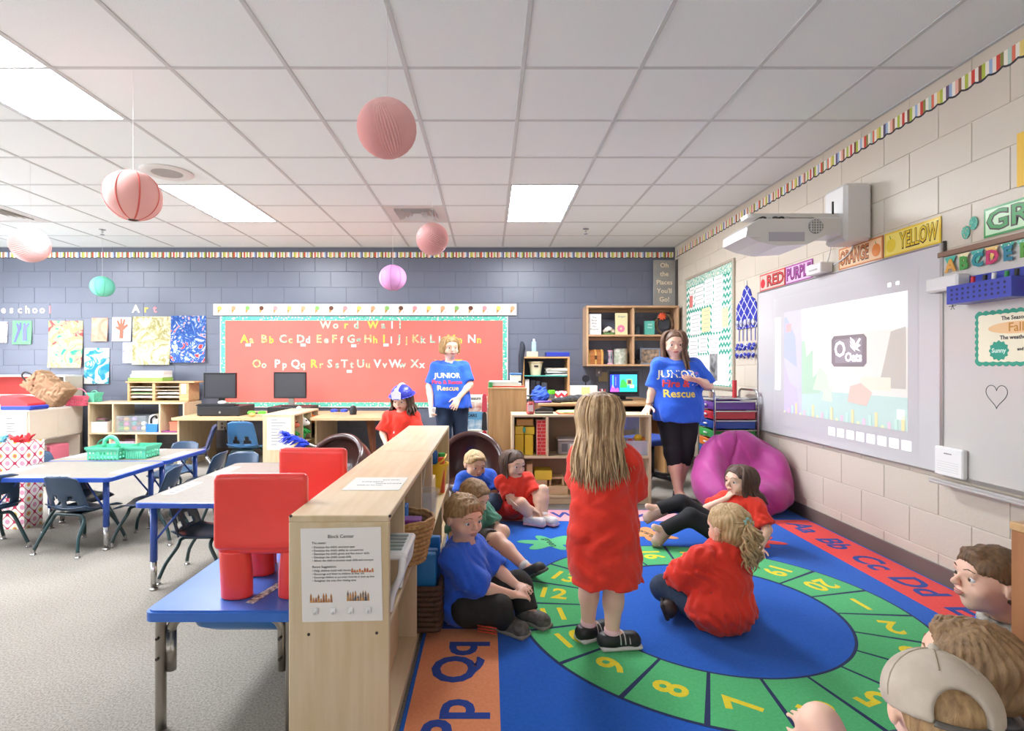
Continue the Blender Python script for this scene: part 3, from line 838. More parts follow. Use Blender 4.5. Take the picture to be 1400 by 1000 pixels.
# ------------------------------------------------------------------ blue sand table with two red chairs on it
TT = .397
bl = mat('#3a72cc', .35, noise=(9, '#346ac2', 2), coat=.25)
t = thing('sand_table', (-.86, 2.2, 0), 'blue plastic sand table with steel legs behind the near shelf', 'table')
mb = MB().prism(rrect(-1.09, -.605, 1.717, 2.72, .03), TT-.034, TT-.006, 'z'); mb.prism(rrect(-1.084, -.611, 1.723, 2.714, .03), TT-.006, TT, 'z'); mb.build('lid', bl, t, 'auto', world=True)
mb = MB(); prof = []
S2 = [(TT-.036, 0, 0), (TT-.06, .005, .005), (TT-.10, .02, .02), (TT-.122, .05, .05)]
vs = []; fs = []
for z, a, b in S2:
    vs += [(x, y, z) for x, y in rrect(-1.015+a, -.62-a*.4, 1.80+b, 2.64-b, .05)]
n = 24
for i in range(len(S2)-1):
    fs += [(i*n+k, (i+1)*n+k, (i+1)*n+(k+1) % n, i*n+(k+1) % n) for k in range(n)]
fs.append(tuple((len(S2)-1)*n + k for k in range(n))[::-1]); fs.append(tuple(range(n)))
mb.add(vs, fs).build('tub', mat('#2a6fb4', .4, coat=.2), t, 'auto', world=True)
nik = mat('#a39d94', .33, .9)
for y in (1.76, 2.67):
    for x in (-1.058, -.64):
        MB().tube(catmull([(x, y, 0.002), (x, y, .30), (x, y, TT-.036)], 4), .0165, 12).build('leg', nik, t, True, world=True)
    pts = [(-1.03, y+.01, .185), (-1.03, y+.01, TT-.075)] + arc((-.985, y+.01, TT-.085), .045, 180, 90, 5) + arc((-.715, y+.01, TT-.085), .045, 90, 0, 5) + [(-.67, y+.01, .185)]
    MB().tube(pts, .0155, 12).build('tub_support', nik, t, True, world=True)
    for x in (-1.045, -.655):
        for z in (.30, .235): MB().tube([(x-.012, y-.01, z), (x-.012, y-.026, z)], .005, 8).build('bolt', mat('#57524d', .4, .8), t, world=True)
red = mat('#f4453e', .3, coat=.35, noise=(7, '#ee3f39', 2))
def red_chair(loc, rz, label):
    """chunky one-piece play chair; its back stands at -Y"""
    t = thing('red_chair', loc, label, 'chair', rz, 'red plastic chairs on the sand table')
    w, h = .152, .42
    sculpt('backrest', [rbox((0, -.132, .295), (w, .021, .125), .02), ell((0, -.175, .33), (w*1.1, .034, .2), op='s')], .0055, red, t, k=.02)
    sculpt('seat', [rbox((0, .01, .17), (w-.004, .14, .021), .018)], .007, red, t, k=.01)
    for x in (-1, 1):
        for y in (-.095, .105):
            sculpt('leg', [loft([(x*(w-.058), y, .0, .052, .036), (x*(w-.056), y, .08, .053, .038), (x*(w-.05), y, .16, .05, .04)])], .006, red, t, k=.01)
    return t
red_chair((-.752, 1.925, TT), .03, 'red plastic chair seen from behind on the near end of blue table')
red_chair((-.775, 2.225, TT), math.pi*1.0-.12, 'red plastic chair facing the camera at the far end of blue table')
one('picture_strip', MB().box(-.015, .015, -.16, .16, 0, .001), mat('#f0ece4', .5, noise=(60, '#3c3c40', 2)), 'white picture strip stuck on the blue sand table top', 'sticker', (-.74, 1.93, TT+.0004), -.25)
# ------------------------------------------------------------------ classroom tables and chairs on the left
LAM = mat('#857d72', .45, noise=(40, '#7d756a', 3)); EDGE = mat('#2450b4', .35, coat=.2); LEGB = mat('#2a50a8', .35, coat=.2)
def school_table(x0, x1, y0, y1, h, label):
    t = thing('school_table', ((x0+x1)/2, (y0+y1)/2, 0), label, 'table', group='grey topped school tables')
    MB().prism(rrect(x0+.006, x1-.006, y0+.006, y1-.006, .04), h-.026, h, 'z').build('tabletop', LAM, t, world=True)
    o, i = rrect(x0, x1, y0, y1, .046), rrect(x0+.0055, x1-.0055, y0+.0055, y1-.0055, .04); n = len(o)
    vs = [(a, b, z) for a, b in o for z in (h-.027, h-.003)] + [(a, b, z) for a, b in i for z in (h-.029, h+.0008)]
    fs = []
    for k in range(n):
        k2 = (k+1) % n
        fs += [(2*k, 2*k2, 2*k2+1, 2*k+1), (2*k+1, 2*k2+1, 2*n+2*k2+1, 2*n+2*k+1), (2*n+2*k, 2*n+2*k2, 2*k2, 2*k)]
    MB().add(vs, fs).build('edge_band', EDGE, t, 'auto', world=True)
    for x, sx in ((x0+.07, 1), (x1-.07, -1)):
        for y, sy in ((y0+.07, 1), (y1-.07, -1)):
            l = MB().tube([(x, y, .15), (x, y, h-.027)], .0175, 12); l.tube([(x + sx*.15, y+sy*.02, h-.03), (x+sx*.012, y, .26)], .006, 6)
            l = l.build('leg', LEGB, t, True, world=True)
            MB().tube([(x, y, .012), (x, y, .16)], .0145, 12).build('leg_insert', CHROME, l, True, world=True)
            MB().lathe([(.021, 0), (.021, .006), (.012, .014)], 12, (x, y, .001)).build('glide', STEEL, l, 'auto', world=True)
    return t
def name_strip(t, x, y, z, rz, hx='#f0ede6', w=.3):
    M = Matrix.Translation((x, y, z)) @ Matrix.Rotation(rz, 4, 'Z')
    s = MB().box(-w/2, w/2, -.035, .035, 0, .0006, 0, M).build('name_strip', mat(hx, .5), t, world=True)
    mb = MB(); R = random.Random(int(x*100+y*10))
    for q in range(5):
        c = -w*.36 + w*.18*q; mb.box(c-.012, c+.012, -.018, .018, .0006, .001, 0, M)
    mb.build('name_letters', mat('#4a4e48', .6), s, world=True)
ta = school_table(-3.22, -2.36, 3.395, 3.992, .47, 'front grey school table with blue edge, left, before the mint caddy')
tb = school_table(-3.25, -2.37, 4.0, 4.6, .47, 'rear grey school table with blue edge, left, under the mint caddy')
tc_ = school_table(-1.82, -1.06, 2.78, 3.94, .47, 'grey school table with blue edge behind the red chairs')
name_strip(ta, -2.82, 3.45, .4705, 0); name_strip(ta, -3.15, 3.68, .4705, 1.57); name_strip(ta, -2.43, 3.70, .4705, 1.57)
name_strip(tb, -2.45, 4.28, .4705, 1.57); name_strip(tb, -2.85, 4.54, .4705, 0); name_strip(tb, -3.17, 4.28, .4705, 1.57)
name_strip(tc_, -1.75, 3.12, .4705, 1.57); name_strip(tc_, -1.75, 3.62, .4705, 1.57)
NAV = mat('#2d4661', .36, noise=(10, '#283f59', 2), coat=.15); LEGG = mat('#1b3a3c', .3, coat=.3)
def build_chair(m=NAV, lm=LEGG, h=.49):
    """small moulded school chair, front towards +Y"""
    t = thing('school_chair', (0, 0, 0), 'x', 'chair', group='moulded school chairs')
    def seat(u, v):
        x = (u-.5)*.29*(1 - .08*v); y = -.12 + .29*v
        return (x, y, .262 + .022*(2*u-1)**2*(1-v*.3) - .016*math.sin(v*math.pi) - (.03*(v-.8)/.2 if v > .8 else 0) + (.02*(1-v*5) if v < .2 else 0))
    shell(seat, 12, 12, .007).build('seat', m, t, True)
    def back(u, v):
        w = .285 - .05*v**2; c = 2*u - 1
        drop = .016*max(0, abs(c)-.6)/.4 if v > .85 else 0
        return (c*w/2, -.115 - .075*v + .03*c*c, .262 + (h-.262)*v - drop*(v-.85)/.15*1.2)
    def hole(i, j):
        return (2 <= j <= 5) and ((3 <= i <= 6 and not (j >= 4 and i in (3, 6)) and not (j == 5 and i != 5 and i != 4)) or (9 <= i <= 12 and not (j >= 4 and i in (9, 12)) and not (j == 5 and i not in (10, 11))))
    shell(back, 16, 14, .007, hole).build('backrest', m, t, True)
    for s, y0, y1 in ((-1, -.10, -.185), (1, .09, .165)):
        z = .235; w = .105
        pts = [(-w-.055, y1, .022), (-w-.03, (y0+2*y1)/3, .11), (-w-.012, y0, .2)] + [(-w+.012, y0*.97, z-.003), (-w+.04, y0*.95, z), (w-.04, y0*.95, z), (w-.012, y0*.97, z-.003), (w+.012, y0, .2), (w+.03, (y0+2*y1)/3, .11), (w+.055, y1, .022)]
        f = MB().tube(catmull(pts, 3), .0105, 10).build('leg_frame', lm, t, True)
        for sx in (-1, 1):
            MB().lathe([(.016, 0), (.016, .006), (.011, .010), (.0115, .035)], 12, (sx*(w+.055), y1, .001)).build('foot_cap', CHROME, f, 'auto')
    MB().box(-.06, .06, -.10, .09, .228, .238, .002).build('seat_plate', lm, t)
    return t
proto = build_chair(); first = [True]
def chair(x, y, deg, label, sc=1.0):
    c = proto if first[0] else copy_tree(proto)
    first[0] = False
    c.location = (x, y, 0); c.rotation_euler = (0, 0, math.radians(deg)); c.scale = (sc, sc, sc); c['label'] = label
    return c
chair(-2.62, 3.52, -10, 'navy school chair with back to camera at front of left table')
chair(-3.20, 3.46, 62, 'navy school chair at left picture edge, turned away from front table')
chair(-2.28, 3.68, 98, 'navy school chair tucked under front table right of its corner')
chair(-2.27, 4.30, 92, 'navy school chair at right side of rear table, tallest in view')
chair(-1.93, 4.13, 178, 'navy school chair beyond far left corner of table behind red chairs')
chair(-1.60, 3.07, -88, 'navy school chair tucked under the table behind red chairs', .93)
chair(-2.72, 4.72, 176, 'navy school chair at far side of rear table, right of mint caddy')
chair(-3.40, 4.30, -90, 'navy school chair at left side of rear table')
chair(-2.93, 3.93, -100, 'navy school chair under the join of the two left tables', .9)
# chairs by the computer desk
p2 = build_chair(mat('#3b6f9e', .36, coat=.15), LEGG, .52); p2['label'] = 'lighter blue school chair pushed up to the computer desk'; p2.name = 'blue_desk_chair'
p2.location = (-2.62, 5.92, 0); p2.scale = (1.12, 1.12, 1.12); p2['group'] = 'chairs at the computer desk'
p3 = build_chair(mat('#2a3358', .36, coat=.15), CHROME, .5); p3['label'] = 'dark blue chair with bare chrome legs before computer desk'; p3.name = 'chrome_leg_chair'
p3.location = (-3.02, 5.6, 0); p3.rotation_euler = (0, 0, math.radians(118)); p3.scale = (1.1, 1.1, 1.1); p3['group'] = 'chairs at the computer desk'
# mint caddies on the tables
mint = mat('#5fc9a4', .4, coat=.2)
def perf_box(t, name, x0, x1, y0, y1, z0, z1, m, fl=.012):
    """open caddy with a lattice of upright slats between a floor band and a rim"""
    mb = MB(); mb.box(x0+fl, x1-fl, y0+fl, y1-fl, z0, z0+.006)
    def ringb(a, za, zb):
        mb.box(x0+a, x1-a, y0+a, y0+a+.005, za, zb); mb.box(x0+a, x1-a, y1-a-.005, y1-a, za, zb)
        mb.box(x0+a, x0+a+.005, y0+a+.005, y1-a-.005, za, zb); mb.box(x1-a-.005, x1-a, y0+a+.005, y1-a-.005, za, zb)
    h = z1 - z0
    for f in (0, .3, .6): ringb(fl*(1-f), z0 + h*f, z0 + h*f + h*.12)
    ringb(-.004, z1-.016, z1); ringb(0, z1-h*.28, z1-.012)
    for q in range(9):
        x = x0 + .01 + (x1-x0-.032)*q/8
        mb.box(x, x+.012, y0+fl*.5, y0+fl*.5+.004, z0, z1-.01); mb.box(x, x+.012, y1-fl*.5-.004, y1-fl*.5, z0, z1-.01)
    for q in range(6):
        y = y0 + .01 + (y1-y0-.032)*q/5
        mb.box(x0+fl*.5, x0+fl*.5+.004, y, y+.012, z0, z1-.01); mb.box(x1-fl*.5-.004, x1-fl*.5, y, y+.012, z0, z1-.01)
    return mb.build(name, m, t, world=True)
Yc = 4.03
t = thing('mint_caddy', (-2.80, Yc+.1, .4712), 'mint green plastic caddy with arched handle on left tables', 'caddy')
perf_box(t, 'bin', -2.98, -2.735, Yc, Yc+.2, .4712, .565, mint)
MB().tube([(-2.91, Yc+.1, .545)] + arc((-2.86, Yc+.1, .58), .05, 180, 0, 10) + [(-2.81, Yc+.1, .545)], .011, 8, flat=1.4).build('handle', mint, t, True, world=True)
t = thing('mint_bin', (-2.64, Yc+.14, .4712), 'smaller mint green bin right beside the handled caddy', 'caddy')
perf_box(t, 'bin', -2.728, -2.565, Yc+.05, Yc+.24, .4712, .565, mint)
for q in range(4): one('marker', MB().tube([(0, 0, 0), (.0, .1, .02)], .006, 8), mat(['#efe9df', '#c9c4ba', '#d84a4a', '#3f74c4'][q], .4), ['white', 'grey', 'red', 'blue'][q] + ' marker lying in the smaller mint bin', 'marker', (-2.70+.03*q, Yc+.08, .49), .3*q-.4, 'markers in the mint bin')
# gift bag with tissue
t = thing('gift_bag', (-3.52, 3.98, 0), 'white gift bag with pink lattice pattern and tissue, left edge', 'gift bag')
def lattice(nt):
    o = objxyz(nt)
    a = mth(nt, 'SINE', mth(nt, 'MULTIPLY', mth(nt, 'ADD', mth(nt, 'ADD', o[0], o[1]), o[2]), 30)); b = mth(nt, 'SINE', mth(nt, 'MULTIPLY', mth(nt, 'SUBTRACT', mth(nt, 'ADD', o[0], o[1]), o[2]), 30))
    return mth(nt, 'ADD', mth(nt, 'MULTIPLY', mth(nt, 'MULTIPLY', a, b), .5), .5)
bagm = ramp_mat('gift_lattice', [(0, '#d898b0'), (.12, '#e6e0d8'), (.44, '#b8204c'), (.54, '#e6e0d8'), (.88, '#c8b83a'), (.96, '#d8606c')], lattice, .4)
mb = MB(); w, d, h = .20, .08, .62
mb.add([(-w, -d, 0), (w, -d, 0), (w, d, 0), (-w, d, 0), (-w-.01, -d-.006, h), (w+.01, -d-.006, h), (w+.01, d+.006, h), (-w-.01, d+.006, h),
        (-w-.006, -d-.003, h), (w+.006, -d-.003, h), (w+.006, d+.003, h), (-w-.006, d+.003, h), (-w+.004, -d+.004, .01), (w-.004, -d+.004, .01), (w-.004, d-.004, .01), (-w+.004, d-.004, .01)],
       [(0,3,2,1), (0,1,5,4), (1,2,6,5), (2,3,7,6), (3,0,4,7), (4,5,9,8), (5,6,10,9), (6,7,11,10), (7,4,8,11), (8,9,13,12), (9,10,14,13), (10,11,15,14), (11,8,12,15), (12,13,14,15)])
mb.build('bag', bagm, t)
for q, (x, hx) in enumerate(((.12, '#d8363c'), (-.06, '#7fc4dc'))):
    R = random.Random(q); mb = MB()
    for i in range(26):
        a = R.uniform(0, 6.28); r = R.uniform(.04, .10)
        mb.tube(catmull([(x + .02*math.cos(a), .02*math.sin(a), h-.10), (x + r*.5*math.cos(a), r*.4*math.sin(a), h+.01), (x + r*math.cos(a)*1.0, r*.6*math.sin(a), h+R.uniform(.0, .055))], 3), [.004, .008, .012, .014, .015, .014, .004], 5, flat=.3)
    mb.build('tissue', mat(hx, .6), t)
# ------------------------------------------------------------------ back wall: bulletin board, borders, pictures
WY = BY - .002
def bX(px): return U(px, BY)
def bZ(py): return V(py, BY)
tb_ = thing('bulletin_board', (bX(498), WY, bZ(556)), 'large red word wall bulletin board on the blue block wall', 'bulletin board')
x0, x1, z0, z1 = bX(303), bX(693), bZ(556), bZ(433)
redp = mat('#ee6e62', .75, noise=(1.2, '#e6655a', 3), bump=(3, .4, .02))
MB().box(x0, x1, WY-.012, WY, z0, z1).build('backing_panel', redp, tb_, world=True)
def dots(ax, ay, cols, s):
    def f(nt):
        tc = nt.nodes.new('ShaderNodeTexCoord'); v = nt.nodes.new('ShaderNodeTexVoronoi'); v.inputs['Scale'].default_value = s
        nt.links.new(tc.outputs['Object'], v.inputs['Vector'])
        return v.outputs['Distance']
    return ramp_mat('dots', cols, f, .7)
tealb = dots(0, 2, [(0, '#f2efe6'), (.22, '#5fbfa4'), (.6, '#3fa894'), (.75, '#e8e2c8')], 26)
bw = .055
for a, b, c, d in ((x0, x1, z1-bw, z1), (x0, x1, z0, z0+bw), (x0, x0+bw, z0+bw, z1-bw), (x1-bw, x1, z0+bw, z1-bw)):
    MB().box(a, b, WY-.0145, WY-.0125, c, d).build('border_trim', tealb, tb_, world=True)
for a, b, c, d in ((x0-.012, x0, z0, z1), (x1, x1+.014, z0, z1), (x0, x1, z0-.014, z0)):
    MB().box(a, b, WY-.02, WY, c, d, .003).build('frame_rail', mat('#d5d5d2', .35, .3), tb_, world=True)
LC = [mat(h, .7, noise=(45, h2, 1)) for h, h2 in (('#d8d2c2', '#9cac94'), ('#d8c02c', '#c8bc5c'), ('#cfc8b6', '#5c9c84'), ('#64a88c', '#d8d2c0'), ('#dc9a44', '#d8c4a0'), ('#dcd8ce', '#dcd8ce'))]
def wall_text(t, s, px, py, size, m, Y=WY-.0155, bold=.004, name='letter_cutout'):
    return text(name, s, size, back_face(U(px, Y), Y, V(py, Y)), m, t, extr=.0012, bold=bold)
R = random.Random(3)
row1 = ['Aa', 'Bb', 'Cc', 'Dd', 'Ee', 'Ff', 'Gg', 'Hh', 'Ii', 'Jj', 'Kk', 'Ll', 'Mm', 'Nn']; px1 = [339, 366, 392, 416, 441, 462, 485, 508, 530, 551, 573, 596, 622, 650]
row2 = ['Oo', 'Pp', 'Qq', 'Rr', 'Ss', 'Tt', 'Uu', 'Vv', 'Ww', 'Xx', 'Yy', 'Zz']; px2 = [356, 384, 409, 434, 456, 476, 498, 521, 545, 572, 604, 632]
for s, px, py in [(s, p, 464) for s, p in zip(row1, px1)] + [(s, p, 498) for s, p in zip(row2, px2)]:
    for k, ch in enumerate(s):
        wall_text(tb_, ch, px + (-5 if k == 0 else 5), py + (0 if k == 0 else 1.2), .145 if k == 0 else .125, R.choice(LC))
for ch, px in zip('WordWall', (445, 459, 473, 487, 510, 524, 536, 547)): wall_text(tb_, ch, px, 445, .13, R.choice(LC))
for px, py in ((340, 472), (415, 472), (484, 473), (528, 472), (478, 508)):
    MB().box(bX(px-3.5), bX(px+3.5), WY-.0145, WY-.0135, bZ(py+2), bZ(py-2)).build('word_card', WHITE, tb_, world=True)
t = thing('icecream_border', (bX(500), WY-.02, bZ(432)), 'white paper strip of ice cream cones above red bulletin board', 'border')
MB().box(bX(293), bX(706), WY-.024, WY-.0225, bZ(431.5), bZ(416)).build('paper_strip', PAPER, t, world=True)
cone = mat('#c0914e', .7, noise=(60, '#a87a3c', 1))
k = 0
for px in range(301, 704, 19):
    hx = ['#d8c060', '#d89a70', '#7fae5c', '#5c3420', '#d8888c'][k % 5]; k += 1
    x, z = bX(px), bZ(423.5); M = back_face(x, WY-.0242, z) @ Matrix.Rotation(-.35, 4, 'Z')
    MB().prism([(-.0, -.06), (.024, .005), (-.024, .005)], 0, .0008, 'z', M).build('cone_print', cone, t, world=True)
    MB().prism([(.03*math.cos(i*.5236), .018+.028*math.sin(i*.5236)) for i in range(12)], .0004, .0012, 'z', M).build('scoop_print', mat(hx, .7), t, world=True)
    MB().prism([(.05+.007*math.cos(i*1.047), -.02+.007*math.sin(i*1.047)) for i in range(6)], 0, .0008, 'z', M).build('cherry_print', mat('#b86a7c', .7), t, world=True)
# words on the wall
for word, pxs, py, lb in (('Preschool', (-28, -20, -10, 5, 16, 27.5, 38, 48, 58, 68.5)[1:], 424, 'row of paper letters spelling Preschool on the blue wall'), ('Art', (186, 200, 212), 423, 'three paper letters spelling Art above the paintings')):
    t = thing('wall_lettering', (bX(sum(pxs)/len(pxs)), WY, bZ(py+6)), lb, 'lettering', group='paper words on the blue wall')
    cs = ['#f0d8d8', '#f2e2c8', '#e8c8cc', '#f3e4d4', '#eecfc0', '#f0e0a8', '#f3dcd4', '#f4ece6', '#f08a8a', '#fbf8f4'] if len(word) > 3 else ['#f0ead0', '#ecc25a', '#ee8c94']
    for n, ch in enumerate(word): text('letter', ch, .14 if ch.isupper() else .13, back_face(bX(pxs[n]), WY-.001, bZ(py)), mat(cs[n], .7), t, extr=.0015, bold=.004)
def art_mat(cols, s, rough=.75, det=3, dist=1.5):
    def f(nt):
        tc = nt.nodes.new('ShaderNodeTexCoord'); n = nt.nodes.new('ShaderNodeTexNoise'); n.inputs['Scale'].default_value = s
        n.inputs['Detail'].default_value = det; n.inputs['Distortion'].default_value = dist
        nt.links.new(tc.outputs['Object'], n.inputs['Vector']); return n.outputs['Fac']
    return ramp_mat('painting', cols, f, rough, const=False)
def painting(px0, px1, py0, py1, label, m, curl=.03, extra=(), rot=0.0, off=.004):
    w, h = (px1-px0)*BY/FPX, (py1-py0)*BY/FPX
    c = (bX((px0+px1)/2), WY-off, bZ((py0+py1)/2))
    t = thing('painting', (c[0], c[1], c[2]-h/2), label, 'painting', group='children\'s pictures on the blue wall')
    M = back_face(*c) @ Matrix.Rotation(rot, 4, 'Z')
    sheet('paper', M, w, h, m, t, th=.0008, curl=curl)
    for pts, hx, dz in extra:
        mb = MB(); mb.grid(lambda u, v: (0, 0, 0), 1, 1); mb = MB()
        vs = [M @ Vector((x*w, y*h, .004 + dz + curl*((.5-y)**2*(.4+.6*(x+.5)) + .25*math.sin(5*(x+.5))*(.5-y)))) for x, y in pts]
        n = len(vs); nrm = (M.to_3x3() @ Vector((0, 0, 1)))*.0006
        mb.add(vs + [v + nrm for v in vs], [tuple(range(n))[::-1], tuple(range(n, 2*n))] + [(i, (i+1) % n, n+(i+1) % n, n+i) for i in range(n)])
        mb.build('painted_shape', mat(hx, .7), t, world=True)
    return t
hand = [(-.08, -.38), (.10, -.38), (.10, -.02), (.34, .14), (.3, .22), (.12, .14), (.2, .40), (.12, .42), (.04, .2), (.02, .44), (-.06, .44), (-.06, .2), (-.18, .38), (-.25, .34), (-.14, .1), (-.3, .12), (-.3, .05), (-.08, -.05)]
armL = [(-.42, -.42), (-.28, -.42), (-.02, .18), (-.02, .42), (-.1, .44), (-.14, .30), (-.24, .42), (-.30, .36), (-.22, .12)]
armR = [(.06, -.36), (.30, -.36), (.26, .16), (.40, .36), (.34, .42), (.22, .32), (.16, .42), (.08, .40), (.04, .12)]
painting(-6, 11, 440, 469, 'white paper with small red speckles at the left picture edge', art_mat([(0, '#f3eee6'), (.62, '#f3eee6'), (.64, '#c86a58'), (.72, '#7a5a6a')], 34, det=1, dist=0), .015)
painting(18, 44, 439, 471, 'green paper with two lavender handprint arms', mat('#6fbf7c', .7), .02, [(armL, '#6c6cac', .002), (armR, '#7074b4', .002)])
painting(67, 114, 439, 503, 'cream painting with teal, green and pink strokes', art_mat([(.36, '#2f9c80'), (.42, '#c4b980'), (.48, '#cabd98'), (.54, '#c8c060'), (.59, '#d88a80'), (.64, '#a83c3c')], 6), .05)
painting(116, 150, 476, 525, 'white paper with a turquoise paint smear', art_mat([(.40, '#0f7f9c'), (.46, '#4498a4'), (.50, '#c8c4ba')], 6, det=4), .02)
painting(126, 148, 435, 467, 'salmon orange sheet left of the brown handprint', art_mat([(.35, '#f0a890'), (.6, '#e88468')], 5), .03)
painting(154, 180, 434, 467, 'white paper with a brown handprint', PAPER, .02, [(hand, '#a0644c', .002)])
painting(168, 186, 468, 497, 'small lavender sheet half hidden by the beige painting', art_mat([(.4, '#a8a8cc'), (.62, '#9a9ac4'), (.68, '#54506c')], 12), .01)
painting(182, 234, 433, 499, 'large cream painting with pale olive smears', art_mat([(.40, '#c4bda8'), (.5, '#bcb38c'), (.58, '#8a8244'), (.64, '#beb79a')], 7), .05)
painting(234, 282, 432, 496, 'blue and red finger painting beside the bulletin board', art_mat([(.36, '#d0d0d8'), (.43, '#3c70b4'), (.50, '#153f86'), (.57, '#2858a4'), (.61, '#c8ccd4'), (.64, '#c02c30')], 7, det=5, dist=2.5), .05)
# ------------------------------------------------------------------ left: red-backed shelf, hutch, cubbies
wlam = mat('#e9e4dc', .45); beige = mat('#ddd0bd', .5, noise=(3, '#d6c8b3', 3))
t = thing('red_shelf', (-6.1, 6.94, 0), 'low white shelf with red interior against the blue wall, far left', 'shelf')
X1_, X0_, ZT = U(93, 6.85), -6.85, 1.05
board(t, 'top_panel', X0_, X1_, 6.8, 7.1, ZT-.02, ZT, wlam); board(t, 'side_panel', X1_-.02, X1_, 6.8, 7.1, 0, ZT-.02, beige); board(t, 'side_panel', X0_, X0_+.02, 6.8, 7.1, 0, ZT-.02, beige)
board(t, 'divider', X1_-.16, X1_-.14, 6.8, 7.09, .05, ZT-.02, wlam)
board(t, 'back_panel', X0_+.02, X1_-.02, 7.09, 7.1, 0, ZT-.02, mat('#c8362c', .5))
for z in (.05, .42, .80): board(t, 'inner_shelf', X0_+.02, X1_-.16, 6.81, 7.088, z-.018, z, wlam)
HX = -5.05
t = thing('play_hutch', (-5.35, 6.4, 0), 'cream play hutch with closed back and open lower shelf, far left', 'cabinet')
board(t, 'top_panel', -5.75, HX, 5.98, 6.78, .66, .68, wlam)
board(t, 'long_panel', HX-.018, HX, 6.40, 6.78, .337, .66, beige); board(t, 'long_panel', HX-.018, HX, 6.0, 6.396, .337, .66, beige)
board(t, 'end_panel', -5.75, HX-.018, 5.985, 6.003, .0, .66, beige); board(t, 'end_panel', -5.75, HX-.02, 6.76, 6.778, 0, .66, beige)
board(t, 'inner_shelf', -5.74, HX-.02, 6.003, 6.76, .32, .337, wlam); board(t, 'bottom_panel', -5.74, HX, 6.003, 6.76, .04, .06, wlam)
sheet('notice', back_face(U(19, 5.98), 5.983, V(580, 5.98)), .22, .26, PAPER, t)
for q in range(6): MB().box(U(8, 5.98), U(8, 5.98)+.07+.015*(q % 3), 5.9815, 5.982, V(572+3.6*q, 5.98), V(572.8+3.6*q, 5.98)).build('notice_line', INK, t, world=True)
one('pink_bin', MB().box(-.1, .1, -.14, .14, 0, .18, .012), mat('#e2788c', .4), 'pink plastic bin in the open bottom of the play hutch', 'bin', (-5.16, 6.45, .061))
one('brown_box', MB().box(-.1, .1, -.12, .12, 0, .2, .01), mat('#a89084', .6), 'dusty brown box in the open bottom of the play hutch', 'box', (-5.17, 6.15, .061))
# cash register, papers and paper bag on the hutch
t = thing('toy_cash_register', (-5.22, 6.12, .68), 'red and blue toy cash register on the play hutch', 'toy')
MB().prism([(-.15, .04), (.15, .04), (.15, .07), (.02, .14), (-.15, .16)], -.12, .12, 'y').build('body', mat('#d83a40', .35), t)
MB().box(-.15, .19, -.13, .13, 0, .045, .01).build('base_drawer', mat('#2a44b0', .35), t)
MB().box(.02, .10, -.09, .09, .0, .012, .003, Matrix.Translation((0, 0, .118)) @ Matrix.Rotation(.5, 4, 'Y')).build('keypad', mat('#8c2630', .4), t)
for q in range(3): one('paper_stack', MB().box(-.1, .1, -.08, .08, 0, .012, .002), mat(['#f0eee8', '#e0ddd4', '#f4f2ec'][q], .8), ['bottom', 'middle', 'top'][q] + ' sheet bundle piled behind the toy cash register', 'paper', (-5.55, 6.35, .681+.013*q), .2*q, 'papers on the hutch')
bag = mat('#a28263', .85, noise=(8, '#8f6f50', 3))
t = thing('paper_bag', (-5.20, 6.44, .68), 'crumpled brown paper bag with black handles on play hutch', 'bag')
Rb = Euler((0, math.radians(-50), .12)).to_matrix(); ba = Rb @ Vector((0, 0, 1)); bx_ = Rb @ Vector((1, 0, 0)); by_ = Rb @ Vector((0, 1, 0)); bc = Vector((0, 0, .225))
sculpt('bag_body', [rbox(bc, (.125, .10, .21), .006, R=Rb), rbox(bc - ba*.15 + bx_*.02, (.135, .11, .07), .006, R=Rb), rbox(bc + ba*.20, (.09, .085, .12), .004, R=Rb, op='s'), plane((0, 0, .001), (0, 0, -1)), plane(bc + ba*.20 + bx_*.0, ba + bx_*.25)], .0085, bag, t, k=.008, wr=wrinkle(.0065, 2.1, 3))
for s_ in (-1, 1): MB().tube(catmull([bc + ba*.16 + by_*(s_*.09) - bx_*.05, bc + ba*.26 + by_*(s_*.095) - bx_*.03, bc + ba*.26 + by_*(s_*.095) + bx_*.03, bc + ba*.16 + by_*(s_*.09) + bx_*.05], 4), .009, 6).build('handle', BLACKP, t, True)
# small baskets behind
for lb, hx, px0, px1, py0, py1, Y in (('pink plastic basket with handle beside the brown paper bag', '#ee6a84', 90, 117, 536, 554, 6.62), ('mint plastic basket with handle right of the pink one', '#6fcaa8', 119, 131, 536, 552, 6.7)):
    t = thing('small_basket', (U((px0+px1)/2, Y), Y+.06, .72 if Y > 6.65 else .68), lb, 'basket', group='small plastic baskets')
    zb = .721 if Y > 6.65 else .681
    perf_box(t, 'bin', U(px0, Y), U(px1, Y), Y-.03, Y+.13, zb, zb+.115, mat(hx, .4))
    cx = U((px0+px1)/2, Y); w = (px1-px0)*Y/FPX*.5
    MB().tube([(cx-w+.01, Y+.05, zb+.10)] + arc((cx, Y+.05, zb+.10), w-.015, 165, 15, 10) + [(cx+w-.01, Y+.05, zb+.10)], .006, 6).build('handle', mat(hx, .4), t, True, world=True)
